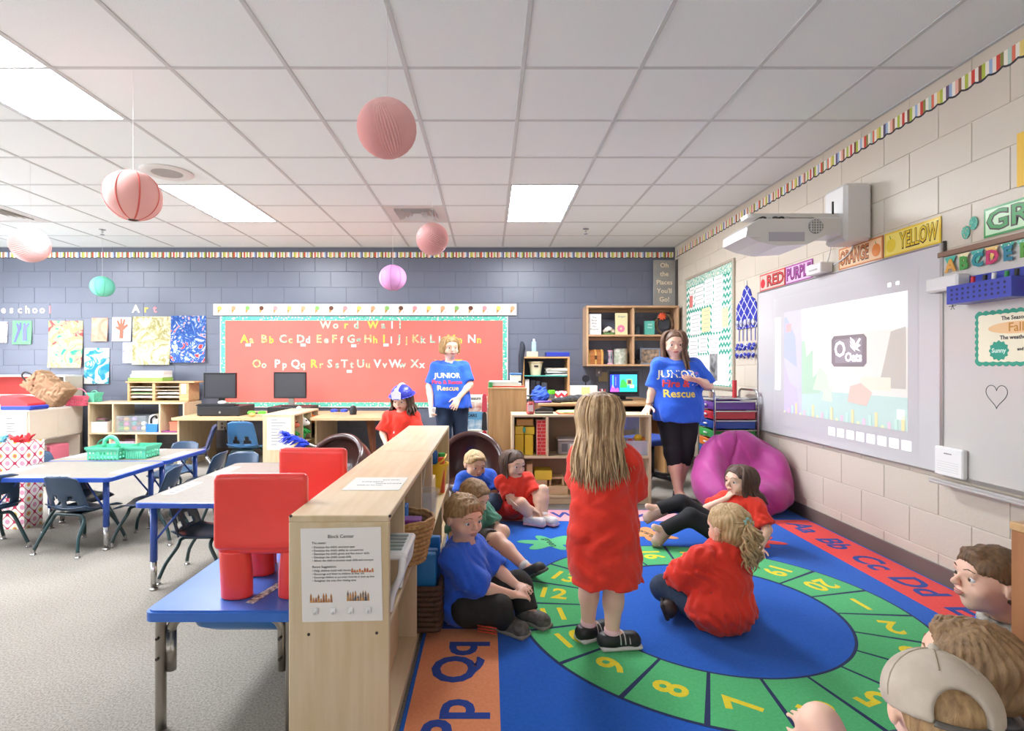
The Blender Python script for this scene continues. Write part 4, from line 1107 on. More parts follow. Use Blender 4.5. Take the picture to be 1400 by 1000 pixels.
# cubby unit
def cub(px): return U(px, 6.65)
t = thing('cubby_unit', (cub(185), 6.85, 0), 'low birch cubby unit under the paintings holding toy bins', 'shelf')
a, b = cub(120), cub(252)
board(t, 'top_panel', a, b, 6.65, 7.05, .70, .72, BIRCH_X); board(t, 'inner_shelf', a+.02, b-.02, 6.65, 7.05, .33, .35, BIRCH_X); board(t, 'bottom_panel', a, b, 6.65, 7.05, .03, .05, BIRCH_X)
for px in (154, 218): board(t, 'divider', cub(px)-.01, cub(px)+.01, 6.65, 7.05, .35, .70, BIRCH_Z)
for px in (150, 186): board(t, 'divider', cub(px)-.01, cub(px)+.01, 6.65, 7.05, .05, .33, BIRCH_Z)
board(t, 'side_panel', a, a+.02, 6.65, 7.05, .05, .70, BIRCH_Z); board(t, 'side_panel', b-.02, b, 6.65, 7.05, .05, .70, BIRCH_Z)
def simple_bin(name, px0, px1, h, zb, Y, m, label, d=.24, lip=True):
    t = thing(name, (U((px0+px1)/2, Y), Y+d/2, zb), label, 'bin'); x0, x1 = U(px0, Y), U(px1, Y); w = .006
    mb = MB().box(x0, x1, Y, Y+d, zb, zb+w); mb.box(x0, x1, Y, Y+w, zb+w, zb+h); mb.box(x0, x1, Y+d-w, Y+d, zb+w, zb+h); mb.box(x0, x0+w, Y+w, Y+d-w, zb+w, zb+h); mb.box(x1-w, x1, Y+w, Y+d-w, zb+w, zb+h)
    mb.build('tub', m, t, world=True)
    if lip: MB().box(x0-.006, x1+.006, Y-.006, Y+.004, zb+h-.012, zb+h).build('rim', m, t, world=True)
    return t
simple_bin('white_bin', 123, 146, .13, .351, 6.68, mat('#eceae6', .4), 'white bin with green trim in left cubby compartment')
one('craft_bundle', MB().box(-.09, .09, -.06, .06, 0, .16, .02), mat('#5c8c54', .6, noise=(30, '#b84a8a', 2)), 'bundle of craft items standing in the white cubby bin', 'craft', (U(134, 6.78), 6.82, .358))
simple_bin('toy_food_bin', 155, 199, .2, .351, 6.68, clr, 'clear bin full of colourful toy food in middle cubby')
Rn = random.Random(5)
for q in range(16):
    hx = ['#e8843c', '#6fae3c', '#d8c43a', '#c83c3c', '#7a4c8c', '#e8d8a0', '#f0a890', '#3f8a4c', '#d86a9a', '#3fa8a0', '#7a4a30', '#efece4', '#a8d84c', '#7a2434', '#c8963a', '#b49ad0'][q]
    nm = ['orange', 'green', 'yellow', 'red', 'purple', 'cream', 'salmon', 'dark green', 'pink', 'teal', 'brown', 'white', 'lime', 'maroon', 'gold', 'lavender'][q]
    one('toy_food', MB().ball((0, 0, 0), (.035, .03, .028), 10), mat(hx, .4), nm + ' piece of toy food in the clear cubby bin', 'toy food', (U(160 + (q % 6)*6.6, 6.76), 6.76 + .06*((q//3) % 2), .388 + .058*(q//6)), group='toy food in the clear bin', smooth=True)
t = thing('blue_white_box', (U(208, 6.7), 6.75, .351), 'blue and white open box in middle cubby right of toy food', 'box')
MB().box(U(199, 6.7), U(215, 6.7), 6.7, 6.85, .351, .45, .004).build('box_body', mat('#2f7cc8', .5), t, world=True)
MB().prism([(U(201, 6.7), .45), (U(214, 6.7), .45), (U(216, 6.7), .53), (U(208, 6.7), .57), (U(203, 6.7), .55)], 6.72, 6.84, 'y').build('flap', mat('#efeee9', .6), t, world=True)
MB().tube(catmull([(U(206, 6.7), 6.71, .46), (U(207, 6.7), 6.70, .52), (U(212, 6.7), 6.70, .55), (U(214, 6.7), 6.71, .52)], 4), .012, 6).build('strap', BLACKP, t, True, world=True)
simple_bin('orange_bin', 232, 248, .11, .37, 6.68, mat('#ee7458', .4), 'orange bin on a purple tray in right cubby')
one('purple_tray', MB().box(-.14, .12, -.12, .12, 0, .018, .005), mat('#8c3a7c', .4), 'flat purple tray under the orange cubby bin', 'tray', (U(238, 6.78), 6.79, .3505))
simple_bin('pink_lid_bin', 152, 184, .19, .051, 6.68, mat('#d8b4c4', .4), 'pale pink bin in lower middle cubby')
one('teal_ring_toy', MB().tube(arc((0, 0, .11), .1, 0, 360, 24, 'xz'), .012, 8, cap=False), mat('#4fb8a0', .4), 'teal ring toy standing in the lower left cubby', 'toy', (U(140, 6.7), 6.75, .05), smooth=True)
# sorter with books
t = thing('paper_sorter', (U(215, 6.82), 6.9, .721), 'wooden paper sorter with two slot columns on cubby unit', 'organizer')
def so(px): return U(px, 6.75)
sow = wood('#c9a678', '#b8925f', axis='x')
board(t, 'top_panel', so(172), so(266), 6.74, 7.0, .955, .975, sow); board(t, 'bottom_panel', so(174), so(257), 6.75, 7.0, .721, .735, sow)
for px0, px1 in ((174, 177), (208, 212), (245, 258)): board(t, 'side_panel', so(px0), so(px1), 6.75, 7.0, .735, .955, sow)
board(t, 'back_panel', so(174), so(257), 6.99, 7.0, .735, .955, sow)
for q in range(4):
    board(t, 'slat_shelf', so(177), so(208), 6.76, 6.99, .77+.044*q, .776+.044*q, mat('#e4d6bc', .6), .001); board(t, 'slat_shelf', so(212), so(245), 6.76, 6.99, .77+.044*q, .776+.044*q, mat('#e4d6bc', .6), .001)
sheet('sticker', back_face(so(251), 6.7495, .88), .06, .12, PAPER, t)
for q in range(5):
    one('paper_sheaf', MB().box(-.13, .13, -.1, .1, 0, .016, .002), mat(['#d8d4cc', '#7a9a6a', '#e8e4dc', '#cfc8b8', '#efece4'][q], .8), ['grey sheaf of paper in the lower left slot of the sorter', 'green sheaf of paper in the left column of the sorter', 'white sheaf of paper in the upper left slot of the sorter', 'tan sheaf of paper in the right column of the sorter', 'pale sheaf of paper in the upper right slot of the sorter'][q], 'paper', (so(192 if q < 3 else 228), 6.88, (.7765, .8205, .8645, .7765, .8205)[q]), group='paper in the sorter')
for q, (hx, w, lb) in enumerate((('#8fb84c', .22, 'green book at the bottom of the pile on the sorter'), ('#eceae2', .2, 'white book in the middle of the pile on the sorter'), ('#e4dcd4', .19, 'cream book on top of the pile on the sorter'))):
    one('book', MB().box(-w, w, -.11, .11, 0, .042, .004), mat(hx, .5), lb, 'book', (so(198)+.01*q, 6.87, .976+.043*q), .06*q-.05, 'books on the sorter')
# ------------------------------------------------------------------ computer desk, puppet shelf, computers
dkw = wood('#d8b98f', '#c9a677', axis='x')
DZ = .585
def desk(x0, x1, label, legs):
    t = thing('computer_desk', ((x0+x1)/2, 6.5, 0), label, 'desk', group='computer desks')
    MB().prism(rrect(x0, x1, 6.08, 7.06, .05), DZ-.028, DZ, 'z').build('desktop', dkw, t, world=True)
    for x, m in legs:
        MB().box(x-.012, x+.012, 6.2, 7.04, 0, DZ-.028, .003).build('leg_panel', m, t, world=True)
    return t
t = desk(-3.56, -2.37, 'computer desk left of the puppet shelf with two legs', ((-3.53, BIRCH_Z), (-2.42, BIRCH_Z)))
board(t, 'desk_extension', -2.37, -2.02, 6.515, 7.06, DZ-.028, DZ, dkw)
t = desk(-2.01, -1.16, 'computer desk right of the puppet shelf beneath the red board', ((-1.97, BIRCH_Z),))
rb = mat('#7a4a34', .4, noise=(6, '#6a3c2a', 3))
MB().tube([(-1.36, 6.25, DZ-.03), (-1.31, 6.25, 0)], .05, 4, r1=.025).build('desk_leg', rb, t, world=True); MB().tube([(-1.3, 6.95, DZ-.03), (-1.28, 6.95, 0)], .05, 4, r1=.025).build('desk_leg', rb, t, world=True)
t = thing('puppet_shelf', (-2.19, 6.25, 0), 'tall birch shelf end with notice, stuffed with hand puppets', 'shelf')
board(t, 'top_panel', -2.36, -2.03, 5.69, 6.5, .64, .66, BIRCH_Y); board(t, 'end_panel', -2.36, -2.03, 5.69, 5.71, 0, .64, BIRCH_Z); board(t, 'end_panel', -2.36, -2.03, 6.48, 6.5, 0, .64, BIRCH_Z)
board(t, 'back_panel', -2.36, -2.345, 5.71, 6.48, 0, .64, BIRCH_Y)
for y in (5.97, 6.25): board(t, 'divider', -2.345, -2.035, y-.009, y+.009, .34, .64, BIRCH_Z)
board(t, 'inner_shelf', -2.345, -2.035, 5.71, 6.48, .32, .34, BIRCH_Y); board(t, 'bottom_panel', -2.345, -2.035, 5.71, 6.48, .03, .05, BIRCH_Y)
sheet('notice', back_face(-2.19, 5.689, .46), .25, .34, PAPER, t)
for q in range(9): MB().box(-2.27, -2.27+.06+.03*((q*7) % 4), 5.6875, 5.688, .60-.032*q, .607-.032*q).build('notice_line', mat('#8a8a8c', .7), t, world=True)
def puppet(loc, cols, label, rz=0, hat=None):
    t = thing('hand_puppet', loc, label, 'puppet', rz, 'hand puppets on the puppet shelf')
    sculpt('body', [cap((0, 0, .06), (0, .01, .15), .055, .045), cap((.03, -.03, .12), (.085, -.05, .09), .02, .016), cap((.03, .03, .12), (.085, .05, .09), .02, .016)], .008, mat(cols[0], .9, noise=(70, cols[0], 2), bump=(200, .7, .004)), t, k=.02)
    sculpt('head', [ell((.03, 0, .205), (.05, .052, .048)), ell((.075, 0, .19), (.03, .034, .024)), cap((.01, .04, .24), (.0, .055, .265), .014), cap((.01, -.04, .24), (.0, -.055, .265), .014)], .008, mat(cols[1], .9, bump=(200, .7, .004)), t, k=.015)
    for s in (-1, 1): MB().ball((.072, s*.022, .222), .010, 8).build('eye', BLACKP, t, True)
    return t
puppet((-2.13, 5.83, .34), ('#3f8a3c', '#c86a4c'), 'green and rust puppet nearest in the puppet shelf', .2)
puppet((-2.09, 6.05, .34), ('#2f9a44', '#e8e4d8'), 'green puppet with cream head in the middle compartment', 0)
puppet((-2.14, 6.17, .34), ('#5a3424', '#2f9a44'), 'dark brown puppet with green head leaning beside the cream head', -.3)
puppet((-2.08, 6.36, .34), ('#2a1f1c', '#e8823c'), 'black puppet with orange head in the far compartment', .2)
one('soft_ball', MB().ball((0, 0, .032), .032, 14), mat('#dcd8d0', .8), 'off-white soft ball beside of the orange headed puppet', 'ball', (-2.10, 6.44, .341), smooth=True)
# computers
scr = mat('#3a3b3f', .25); case = mat('#2b2b2f', .45)
def monitor(px0, px1, py0, py1, Y, label, zb, screen=scr, standz=None):
    x0, x1, z0, z1 = U(px0, Y), U(px1, Y), V(py1, Y), V(py0, Y); cx = (x0+x1)/2
    t = thing('monitor', (cx, Y+.05, zb), label, 'monitor', group='computer monitors')
    fr = MB(); b = .014
    fr.box(x0, x1, Y, Y+.045, z0, z0+b*1.4, .003); fr.box(x0, x1, Y, Y+.045, z1-b, z1, .003); fr.box(x0, x0+b, Y, Y+.045, z0+b*1.4, z1-b, .003); fr.box(x1-b, x1, Y, Y+.045, z0+b*1.4, z1-b, .003)
    fr.box(x0+b, x1-b, Y+.02, Y+.045, z0+b, z1-b); fr.build('bezel', BLACKP, t, world=True)
    MB().box(x0+b, x1-b, Y+.008, Y+.02, z0+b*1.4, z1-b).build('screen', screen, t, world=True)
    MB().box(cx-.035, cx+.035, Y+.046, Y+.075, zb+.012, (z0+z1)/2, .004).build('stand_neck', STEEL if standz else BLACKP, t, world=True)
    MB().prism(rrect(cx-.11, cx+.11, Y-.03, Y+.14, .05), zb+.0005, zb+.013, 'z').build('stand_foot', BLACKP, t, world=True)
    return t, (x0+b, x1-b, z0+b*1.4, z1-b)
def pc(px0, px1, Y, h, label):
    x0, x1 = U(px0, Y), U(px1, Y)
    t = thing('desktop_computer', ((x0+x1)/2, Y+.2, DZ), label, 'computer', group='desktop computers lying flat')
    MB().box(x0, x1, Y, Y+.4, DZ+.006, DZ+h, .006).build('case', case, t, world=True); MB().box(x0+.01, x1-.01, Y-.006, Y, DZ+.012, DZ+h-.008, .002).build('front_bezel', BLACKP, t, world=True)
    MB().lathe([(.014, 0), (.014, .004)], 12, M=back_face((x0+x1)/2+.02, Y-.006, DZ+h*.4)).build('power_button', CHROME, t, world=True)
    for x in (x0+.03, x1-.03): MB().box(x-.012, x+.012, Y+.02, Y+.04, DZ+.0005, DZ+.006).build('rubber_foot', BLACKP, t, world=True)
pc(269, 328, 6.3, .115, 'flat black desktop computer with keyboard on top, left desk')
pc(365, 421, 6.54, .085, 'slim black desktop computer under the second monitor')
monitor(278, 322, 510, 545, 6.5, 'dark computer monitor on left desk by the red board', DZ+.115)
monitor(374, 418, 509, 545, 6.64, 'dark computer monitor above the puppet shelf on steel neck', DZ+.085, standz=1)
t = thing('keyboard', (U(296, 6.34), 6.36, DZ+.116), 'black keyboard lying on the flat desktop computer', 'keyboard')
kx0, kx1 = U(270, 6.34), U(322, 6.34)
MB().box(kx0, kx1, 6.30, 6.43, DZ+.1165, DZ+.132, .004).build('tray', BLACKP, t, world=True)
for r in range(4):
    mb = MB()
    for q in range(14): mb.box(kx0+.015+q*.029, kx0+.038+q*.029, 6.31+r*.028, 6.332+r*.028, DZ+.132, DZ+.14, .002)
    mb.build('key_row', mat('#303034', .5), t, world=True)
one('computer_mouse', MB().ball((0, 0, .018), (.05, .032, .022), 14), mat('#e8e6e2', .35), 'white computer mouse on the black keyboard', 'mouse', (U(301, 6.3), 6.345, DZ+.138), smooth=True)
def goggles(x, y, z, hx, label):
    t = thing('headphones', (x, y, z), label, 'headphones')
    for s in (-1, 1): MB().lathe([(.012, -.02), (.042, -.018), (.045, 0), (.03, .014), (.01, .016)], 16, (s*.06, 0, .046)).build('ear_cup', mat(hx, .35), t, 'auto')
    MB().tube(arc((0, 0, .03), .07, 0, 180, 10, 'xy'), .008, 8).build('band', BLACKP, t, True)
goggles(U(351, 6.3), 6.3, DZ+.001, '#5fd03c', 'lime green headphones on the left computer desk')
goggles(-1.80, 6.55, DZ+.001, '#2b4fc0', 'blue headphones on the right computer desk')
one('small_speaker', MB().lathe([(.04, 0), (.045, .05), (.03, .10), (.005, .11)], 14), BLACKP, 'little black speaker on the right computer desk', 'speaker', (-1.62, 6.5, DZ+.0005), smooth='auto')
for q in range(3): one('tissue_ball', MB().ball((0, 0, .025), (.05-.01*q, .04, .025), 8), mat(['#efece6', '#c8a05c', '#e8e4de'][q], .8), ['white crumpled tissue beside the second monitor', 'tan crumpled paper beside the green headphones', 'pale crumpled tissue on the puppet shelf top'][q], 'paper', ((U(375, 6.25), 6.25, DZ+.0005) if q == 0 else (U(345, 6.2), 6.2, DZ+.0005) if q == 1 else (-2.16, 6.2, .6605)), smooth=True)
for n, (px, py) in enumerate(((304, 582), (330, 578))):
    t = thing('wall_outlet', (bX(px), WY-.006, bZ(py)-.06), ['double white wall outlet under the computer desk', 'single white wall outlet right of the double one'][n], 'outlet', group='outlets under the desk')
    w = .06 if n == 0 else .035
    MB().box(bX(px)-w, bX(px)+w, WY-.008, WY, bZ(py)-.06, bZ(py)+.06, .003).build('plate', WHITE, t, world=True)
    for s in (-1, 1): MB().box(bX(px)-.015, bX(px)+.015, WY-.011, WY-.008, bZ(py)+s*.025-.014, bZ(py)+s*.025+.014, .003).build('socket', mat('#8c8a86', .5), t, world=True)
for n in range(3):
    one('power_cable', MB().tube(catmull([(0, 0, 0), (.04, -.05, -.06), (.08+.05*n, -.06, -.02), (.06, -.05, .10), (.03+.05*n, -.05, .22)], 5), .006, 6), BLACKP, ['short', 'middle', 'long'][n] + ' black cable hanging from the outlet under the desk', 'cable', (bX(308+4*n), WY-.012, bZ(584)), group='cables under the desk', smooth=True)
# brown bowl chairs and blue duster
brn = mat('#4a2c26', .28, noise=(6, '#3f241f', 2), coat=.4)
def bowl_chair(loc, rz, label, w=.3, h=.55):
    """padded tub chair, open towards -Y"""
    t = thing('tub_chair', loc, label, 'chair', rz, 'brown padded tub chairs')
    sculpt('shell', [ell((0, .02, h*.56), (w, .27, h*.46)), ell((0, -.07, h*.66), (w*.86, .25, h*.47), op='s'), plane((0, -.16, .3), (0, -1, .55)), rbox((0, .02, .06), (w*.6, .2, .06), .03)], .012, brn, t, k=.03)
    rim = [(math.sin(a)*w*.93, -.10 + .22*math.cos(a)**.8 if math.cos(a) > 0 else -.10 + .1*math.cos(a), h*.42 + h*.56*max(0, math.cos(a))**.75) for a in np.linspace(-1.75, 1.75, 24)]
    MB().tube(catmull(rim, 2), .026, 10).build('padded_rim', brn, t, True)
    sculpt('cushion', [ell((0, -.03, .17), (w*.78, .22, .07))], .012, mat('#3c2420', .4, coat=.2), t, k=.02)
    return t
bowl_chair((-.15, 4.62, 0), 0, 'brown padded tub chair behind the boy with blond hair', .29, .59)
bowl_chair((-1.30, 4.62, 0), -.5, 'brown padded tub chair behind the far red chair', .33, .57)
t = thing('blue_duster', (-1.62, 4.42, .0), 'shaggy bright blue duster sticking up behind the red chairs', 'duster')
R = random.Random(2); mb = MB()
for q in range(130):
    a = R.uniform(0, 6.28); s = R.uniform(0, 1); o = Vector((-.02 + .19*s, 0, .60 - .07*s)); r = R.uniform(.04, .06)*(1-.35*s)
    mb.tube([o, o + Vector((-.03, math.cos(a)*r, math.sin(a)*r*.8+.006)), o + Vector((-.055, math.cos(a)*r*1.3, math.sin(a)*r*1.0-.004))], .006, 5, r1=.002)
mb.build('bristles', mat('#2a48d8', .7), t, True)
MB().tube([(-.02, 0, .60), (.17, 0, .53), (.22, 0, .512)], .008, 8).build('handle', mat('#e8e4de', .4), t, True)
MB().tube([(.2, 0, .515), (.21, 0, .01)], .012, 8).build('stand_post', mat('#6a4a3c', .5), t, True); MB().lathe([(.09, 0), (.09, .012), (.02, .02)], 16, (.21, 0, .0005)).build('stand_base', mat('#6a4a3c', .5), t)
# ------------------------------------------------------------------ block shelf behind the children
t = thing('block_shelf', (.775, 4.75, 0), 'low birch shelf of toy blocks behind the standing girl', 'shelf')
a, b, y0, y1, h = .19, 1.365, 4.6, 4.9, .755
board(t, 'top_panel', a, b, y0, y1, h-.02, h, BIRCH_X); board(t, 'inner_shelf', a+.02, b-.02, y0+.004, y1-.01, .385, .405, BIRCH_X); board(t, 'bottom_panel', a+.02, b-.02, y0+.004, y1-.01, .05, .07, BIRCH_X)
board(t, 'toe_kick', a+.02, b-.02, y0+.01, y0+.025, 0, .05, BIRCH_X)
board(t, 'side_panel', a, a+.02, y0, y1, 0, h-.02, BIRCH_Z); board(t, 'side_panel', b-.02, b, y0, y1, 0, h-.02, BIRCH_Z)
for x, z0, z1 in ((.49, .405, h-.02), (1.08, .07, h-.02)): board(t, 'divider', x-.01, x+.01, y0+.004, y1-.01, z0, min(z1, h-.02) if z0 > .3 else .385, BIRCH_Z)
board(t, 'divider', 1.07, 1.09, y0+.004, y1-.01, .405, h-.02, BIRCH_Z)
board(t, 'back_panel', a+.02, 1.08, y1-.01, y1, 0, h-.02, mat('#a08468', .6, noise=(3, '#94785c', 3)))
board(t, 'acrylic_back', 1.09, b-.02, y1-.006, y1, .07, h-.02, mat('#dfe4e4', .1, alpha=.25))
def q6(px): return U(px, 4.68)
def blk(px0, px1, py0, py1, hx, label, name='cardboard_block', Y=4.66, d=.18, group='toy blocks on the block shelf', z0=None):
    z = V(py1, Y) if z0 is None else z0
    return one(name, MB().box(U(px0, Y), U(px1, Y), Y, Y+d, 0, (py1-py0)*Y/FPX, .004), mat(hx, .5), label, 'block', (0, 0, z), group=group)
yc = '#e3c332'
blk(704, 716, 599, 627, yc, 'tall yellow cardboard block at the left end of shelf', z0=.4055); blk(717.5, 729, 599, 627, '#dcb92a', 'tall yellow cardboard block second from the left end', z0=.4055)
blk(704, 716, 587, 598, '#e8cc4a', 'short yellow cardboard block lying on the tall yellow pair, left', z0=.583); blk(717, 731, 588, 598, '#d8b830', 'short yellow cardboard block lying on the tall yellow pair, right', z0=.583)
blk(706, 729, 577, 586, '#b98c4a', 'tan cardboard block topmost on the yellow ones', z0=.656); blk(715, 718.5, 590, 597, '#3f9c8c', 'small teal peg between the short yellow blocks', Y=4.645, d=.012, z0=.60)
t = thing('red_brick_block', (q6(740.5), 4.75, .4055), 'red cardboard brick block standing on the block shelf', 'block')
MB().box(q6(733.5), q6(747), 4.66, 4.84, .4055, .4055+.30, .004).build('core', mat('#e8b8b0', .6), t, world=True)
for r in range(10):
    for c in range(2):
        off = .0 if r % 2 else -.012
        xa = q6(733.5)+.004+c*.041+off*(c > 0); MB().box(xa, xa+.037+(off if c == 0 else -off)*1, 4.6575, 4.66, .41+.0295*r, .4345+.0295*r, .001).build('brick_print', mat('#cc2c2c', .5), t, world=True)
t = thing('puzzle_box', (q6(785), 4.72, .4055), 'grey clear lidded box with little pictures behind the girl', 'box')
MB().box(q6(763), q6(807), 4.68, 4.86, .4055, .525, .008).build('box_body', mat('#a49c94', .35), t, world=True); MB().box(q6(762), q6(808), 4.67, 4.87, .525, .54, .004).build('lid', mat('#c4beb6', .3), t, world=True)
for q in range(3): MB().box(q6(768+11*q), q6(776+11*q), 4.6785, 4.68, .43, .50).build('picture', mat(['#6a6a6e', '#e4dcd0', '#8c7a6c'][q], .6), t, world=True)
simple_bin('toy_bin', 857, 886, .125, .4055, 4.64, mat('#dfe2ea', .15, alpha=.45, coat=.3), 'clear bin of bright toys at right end of block shelf', d=.2)
for q, (dx, dz, hx, nm) in enumerate(((.03, .03, '#8fd04c', 'lime'), (.10, .035, '#e86a7c', 'pink'), (.16, .03, '#6a7ce0', 'periwinkle'), (.04, .09, '#e85a4a', 'red'), (.10, .13, '#f0c52c', 'yellow'), (.155, .105, '#f08a3c', 'orange'))):
    one('toy_ball', MB().ball((0, 0, 0), (.036, .034, .03), 12), mat(hx, .4), nm + ' toy piled in the clear bin on the block shelf', 'toy', (U(857, 4.7)+dx, 4.72+.02*(q % 2), .4155+dz), group='toys in the clear bin', smooth=True)
wb = wood('#d8b98c', '#c8a676', axis='x')
blk(731, 755, 646, 659, '#e0c23a', 'yellow wooden block on the stepped wooden blocks', z0=.192)
one('wooden_block', MB().box(q6(724), q6(748), 4.66, 4.84, 0, .12, .004), wb, 'pale wooden block under the yellow one on bottom shelf', 'block', (0, 0, .0705), group='wooden blocks on bottom shelf')
t = thing('wooden_bridge', (q6(762), 4.7, .25), 'small wooden bridge block standing on the bottom shelf blocks', 'block')
MB().box(q6(749), q6(771), 4.67, 4.8, .2, .215, .002).build('span', wb, t, world=True)
for px in (751, 768.5): MB().box(q6(px), q6(px+2.5), 4.67, 4.8, .144, .2, .002).build('pier', wb, t, world=True)
one('wooden_block', MB().box(q6(749), q6(776), 4.65, 4.84, 0, .072, .004), wb, 'long wooden block under the small bridge on bottom shelf', 'block', (0, 0, .0705), group='wooden blocks on bottom shelf')
one('wooden_block', MB().box(q6(866), q6(884), 4.65, 4.8, 0, .10, .004), wb, 'wooden block at the right end of the bottom shelf', 'block', (0, 0, .0705), group='wooden blocks on bottom shelf')
one('wooden_block', MB().box(q6(720), q6(728), 4.66, 4.8, 0, .26, .004), wb, 'upright wooden block at the left end of the bottom shelf', 'block', (0, 0, .0705), group='wooden blocks on bottom shelf')
# on top of the block shelf
t = thing('soap_bottle', (U(725, 4.66), 4.66, h), 'reddish hand soap bottle with black pump on block shelf', 'bottle')
MB().lathe([(.026, 0), (.034, .006), (.034, .085), (.024, .105), (.014, .11)], 18).build('bottle', mat('#b8504c', .25, coat=.3), t, 'auto'); MB().lathe([(.016, .11), (.016, .13), (.006, .132), (.006, .15)], 12).build('collar', BLACKP, t, 'auto')
MB().box(-.03, .018, -.008, .008, .15, .162, .003).build('pump_head', BLACKP, t); MB().box(-.022, .022, -.0355, -.033, .025, .08).build('label_patch', mat('#e4c8c4', .5), t)
t = thing('stapler', (U(744, 4.7), 4.72, h), 'black stapler lying on the block shelf beside the soap', 'stapler', .1)
MB().box(-.08, .08, -.02, .02, 0, .012, .004).build('base', BLACKP, t); MB().prism([(-.08, .016), (.08, .02), (.075, .045), (-.02, .052), (-.08, .034)], -.016, .016, 'y').build('arm', mat('#2c2c2e', .4), t)
for q, (hx, lb) in enumerate((('#e0503c', 'red orange folder under the papers on the block shelf'), ('#e8dc8c', 'yellow sheet on the red orange folder'), ('#a8d48c', 'green sheet topmost on the red orange folder'))):
    one('paper_folder', MB().box(-.16, .16, -.11, .11, 0, .006, .001), mat(hx, .6), lb, 'paper', (U(786, 4.75)+.015*q, 4.745+.008*q, h+.0005+.0065*q), .04*q, 'papers on the block shelf')
# ------------------------------------------------------------------ oak bookcase back, book rack
t = thing('oak_bookcase', (.165, 5.2, 0), 'oak bookcase seen from its plain back, left of block shelf', 'bookcase')
ok = wood('#c9a070', '#b48a58', axis='z', sc=.8)
board(t, 'back_panel', -.012, .345, 5.05, 5.062, 0, .945, ok); board(t, 'side_panel', -.012, .008, 5.062, 5.36, 0, .945, ok); board(t, 'side_panel', .325, .345, 5.062, 5.36, 0, .945, ok); board(t, 'top_panel', -.014, .347, 5.048, 5.36, .945, .965, ok)
board(t, 'inner_shelf', .008, .325, 5.062, 5.35, .45, .47, ok)
for q, (x0, x1, hz, hx, lb) in enumerate(((-.01, .33, .012, '#d8482c', 'red folder at the bottom of the pile on the oak bookcase'), (-.005, .3, .025, '#e8e4da', 'white workbook in the pile on the oak bookcase'), (.0, .27, .02, '#dfe6dc', 'pale workbook on top of the pile on the oak bookcase'))):
    one('workbook', MB().box(x0, x1, 5.08, 5.30, 0, hz, .002), mat(hx, .6), lb, 'book', (.0, 0, (.9655, .978, 1.0035)[q]), group='pile on the oak bookcase')
t = thing('index_box', (.27, 5.2, 1.024), 'little cream box with blue lid on the oak bookcase', 'box')
MB().box(.2, .3, 5.15, 5.27, 1.024, 1.08, .003).build('box_body', mat('#e8e2cc', .6), t, world=True); MB().box(.195, .305, 5.145, 5.275, 1.08, 1.098, .003).build('lid', mat('#2a6aa8', .5), t, world=True)
one('green_tin', MB().lathe([(.02, 0), (.02, .05), (.012, .056)], 12), mat('#3f9c54', .4), 'tiny green tin at the left end of the oak bookcase top', 'tin', (.01, 5.07, .9655))
t = thing('book_rack', (-.21, 6.45, 0), 'face-out picture book rack between woman and oak bookcase', 'book rack')
for x in (-.385, -.04): board(t, 'side_panel', x, x+.018, 6.30, 6.62, 0, .80, BIRCH_Z)
for q in range(3):
    z = .16 + .2*q; board(t, 'ledge', -.367, -.04, 6.34+.06*q, 6.42+.06*q, z, z+.014, BIRCH_X); board(t, 'rest', -.367, -.04, 6.40+.06*q, 6.412+.06*q, z+.014, z+.17, BIRCH_X)
bk = [(-.345, 2, '#e6e0d0', '#b8604c', 'Dinosaurs', 'cream dinosaur picture book on top tier of rack'), (-.345, 1, '#5f9cc0', '#d8e0e4', 'CARS', 'blue car picture book on middle tier of rack'), (-.345, 0, '#dfe0d2', '#58a048', 'FARM', 'pale farm picture book on bottom tier of rack')]
for x, q, hx, h2, s, lb in bk:
    z = .175 + .2*q; y = 6.372+.06*q
    tt = thing('picture_book', (x+.14, y, z), lb, 'book', group='picture books on the face-out rack')
    MB().box(x, x+.285, y, y+.012, z, z+.25, .002).build('cover', mat(hx, .4), tt, world=True); MB().box(x+.02, x+.265, y-.001, y, z+.03, z+.16).build('cover_picture', mat(h2, .5, noise=(16, hx, 3)), tt, world=True)
    text('title', s, .05, back_face(x+.14, y-.0012, z+.205), INK, tt, bold=.001)
for q in range(4):
    one('hanging_bag', MB().prism([(-.025, 0), (.025, 0), (.02, .15), (.008, .17), (-.008, .17), (-.02, .15)], -.012, .012, 'y'), mat(['#c82c3c', '#2a2a30', '#d84a5c', '#8c1f30'][q], .5), ['lowest red', 'black', 'pink red', 'topmost dark red'][q] + ' little bag hung on the left edge of oak bookcase', 'bag', (-.045, 5.06, (.40, .57, .74, .78)[q] if q != 3 else .912-.0), group='bags hung on the bookcase') if q < 3 else None
# ------------------------------------------------------------------ teacher's desk with monitor, and the organizer
t = thing('teacher_desk', (1.2, 6.3, 0), 'teacher desk under the wall shelf with dark keyboard tray', 'desk')
board(t, 'desktop', .52, 1.92, 5.82, 6.95, .735, .765, OAK_X, .005); board(t, 'lower_shelf', .56, 1.88, 5.86, 6.9, .62, .64, OAK_X)
for x in (.54, 1.2, 1.88): board(t, 'leg_panel', x, x+.025, 5.86, 6.9, 0, .735, OAK_Z)
board(t, 'modesty_panel', .565, 1.88, 6.86, 6.88, .1, .735, OAK_X)
one('keyboard_tray', MB().box(1.3, 1.8, 5.84, 6.1, 0, .03, .004), BLACKP, 'black keyboard and trays in the slot under the desk top', 'keyboard', (0, 0, .641))
DT = .7655
tm, (mx0, mx1, mz0, mz1) = monitor(832, 874, 507, 542, 6.3, 'monitor with colourful cartoon scene on teacher desk', DT, mat('#0f1018', .3))
def scrm(hx, e=.9): return mat(hx, .3, emit=e)
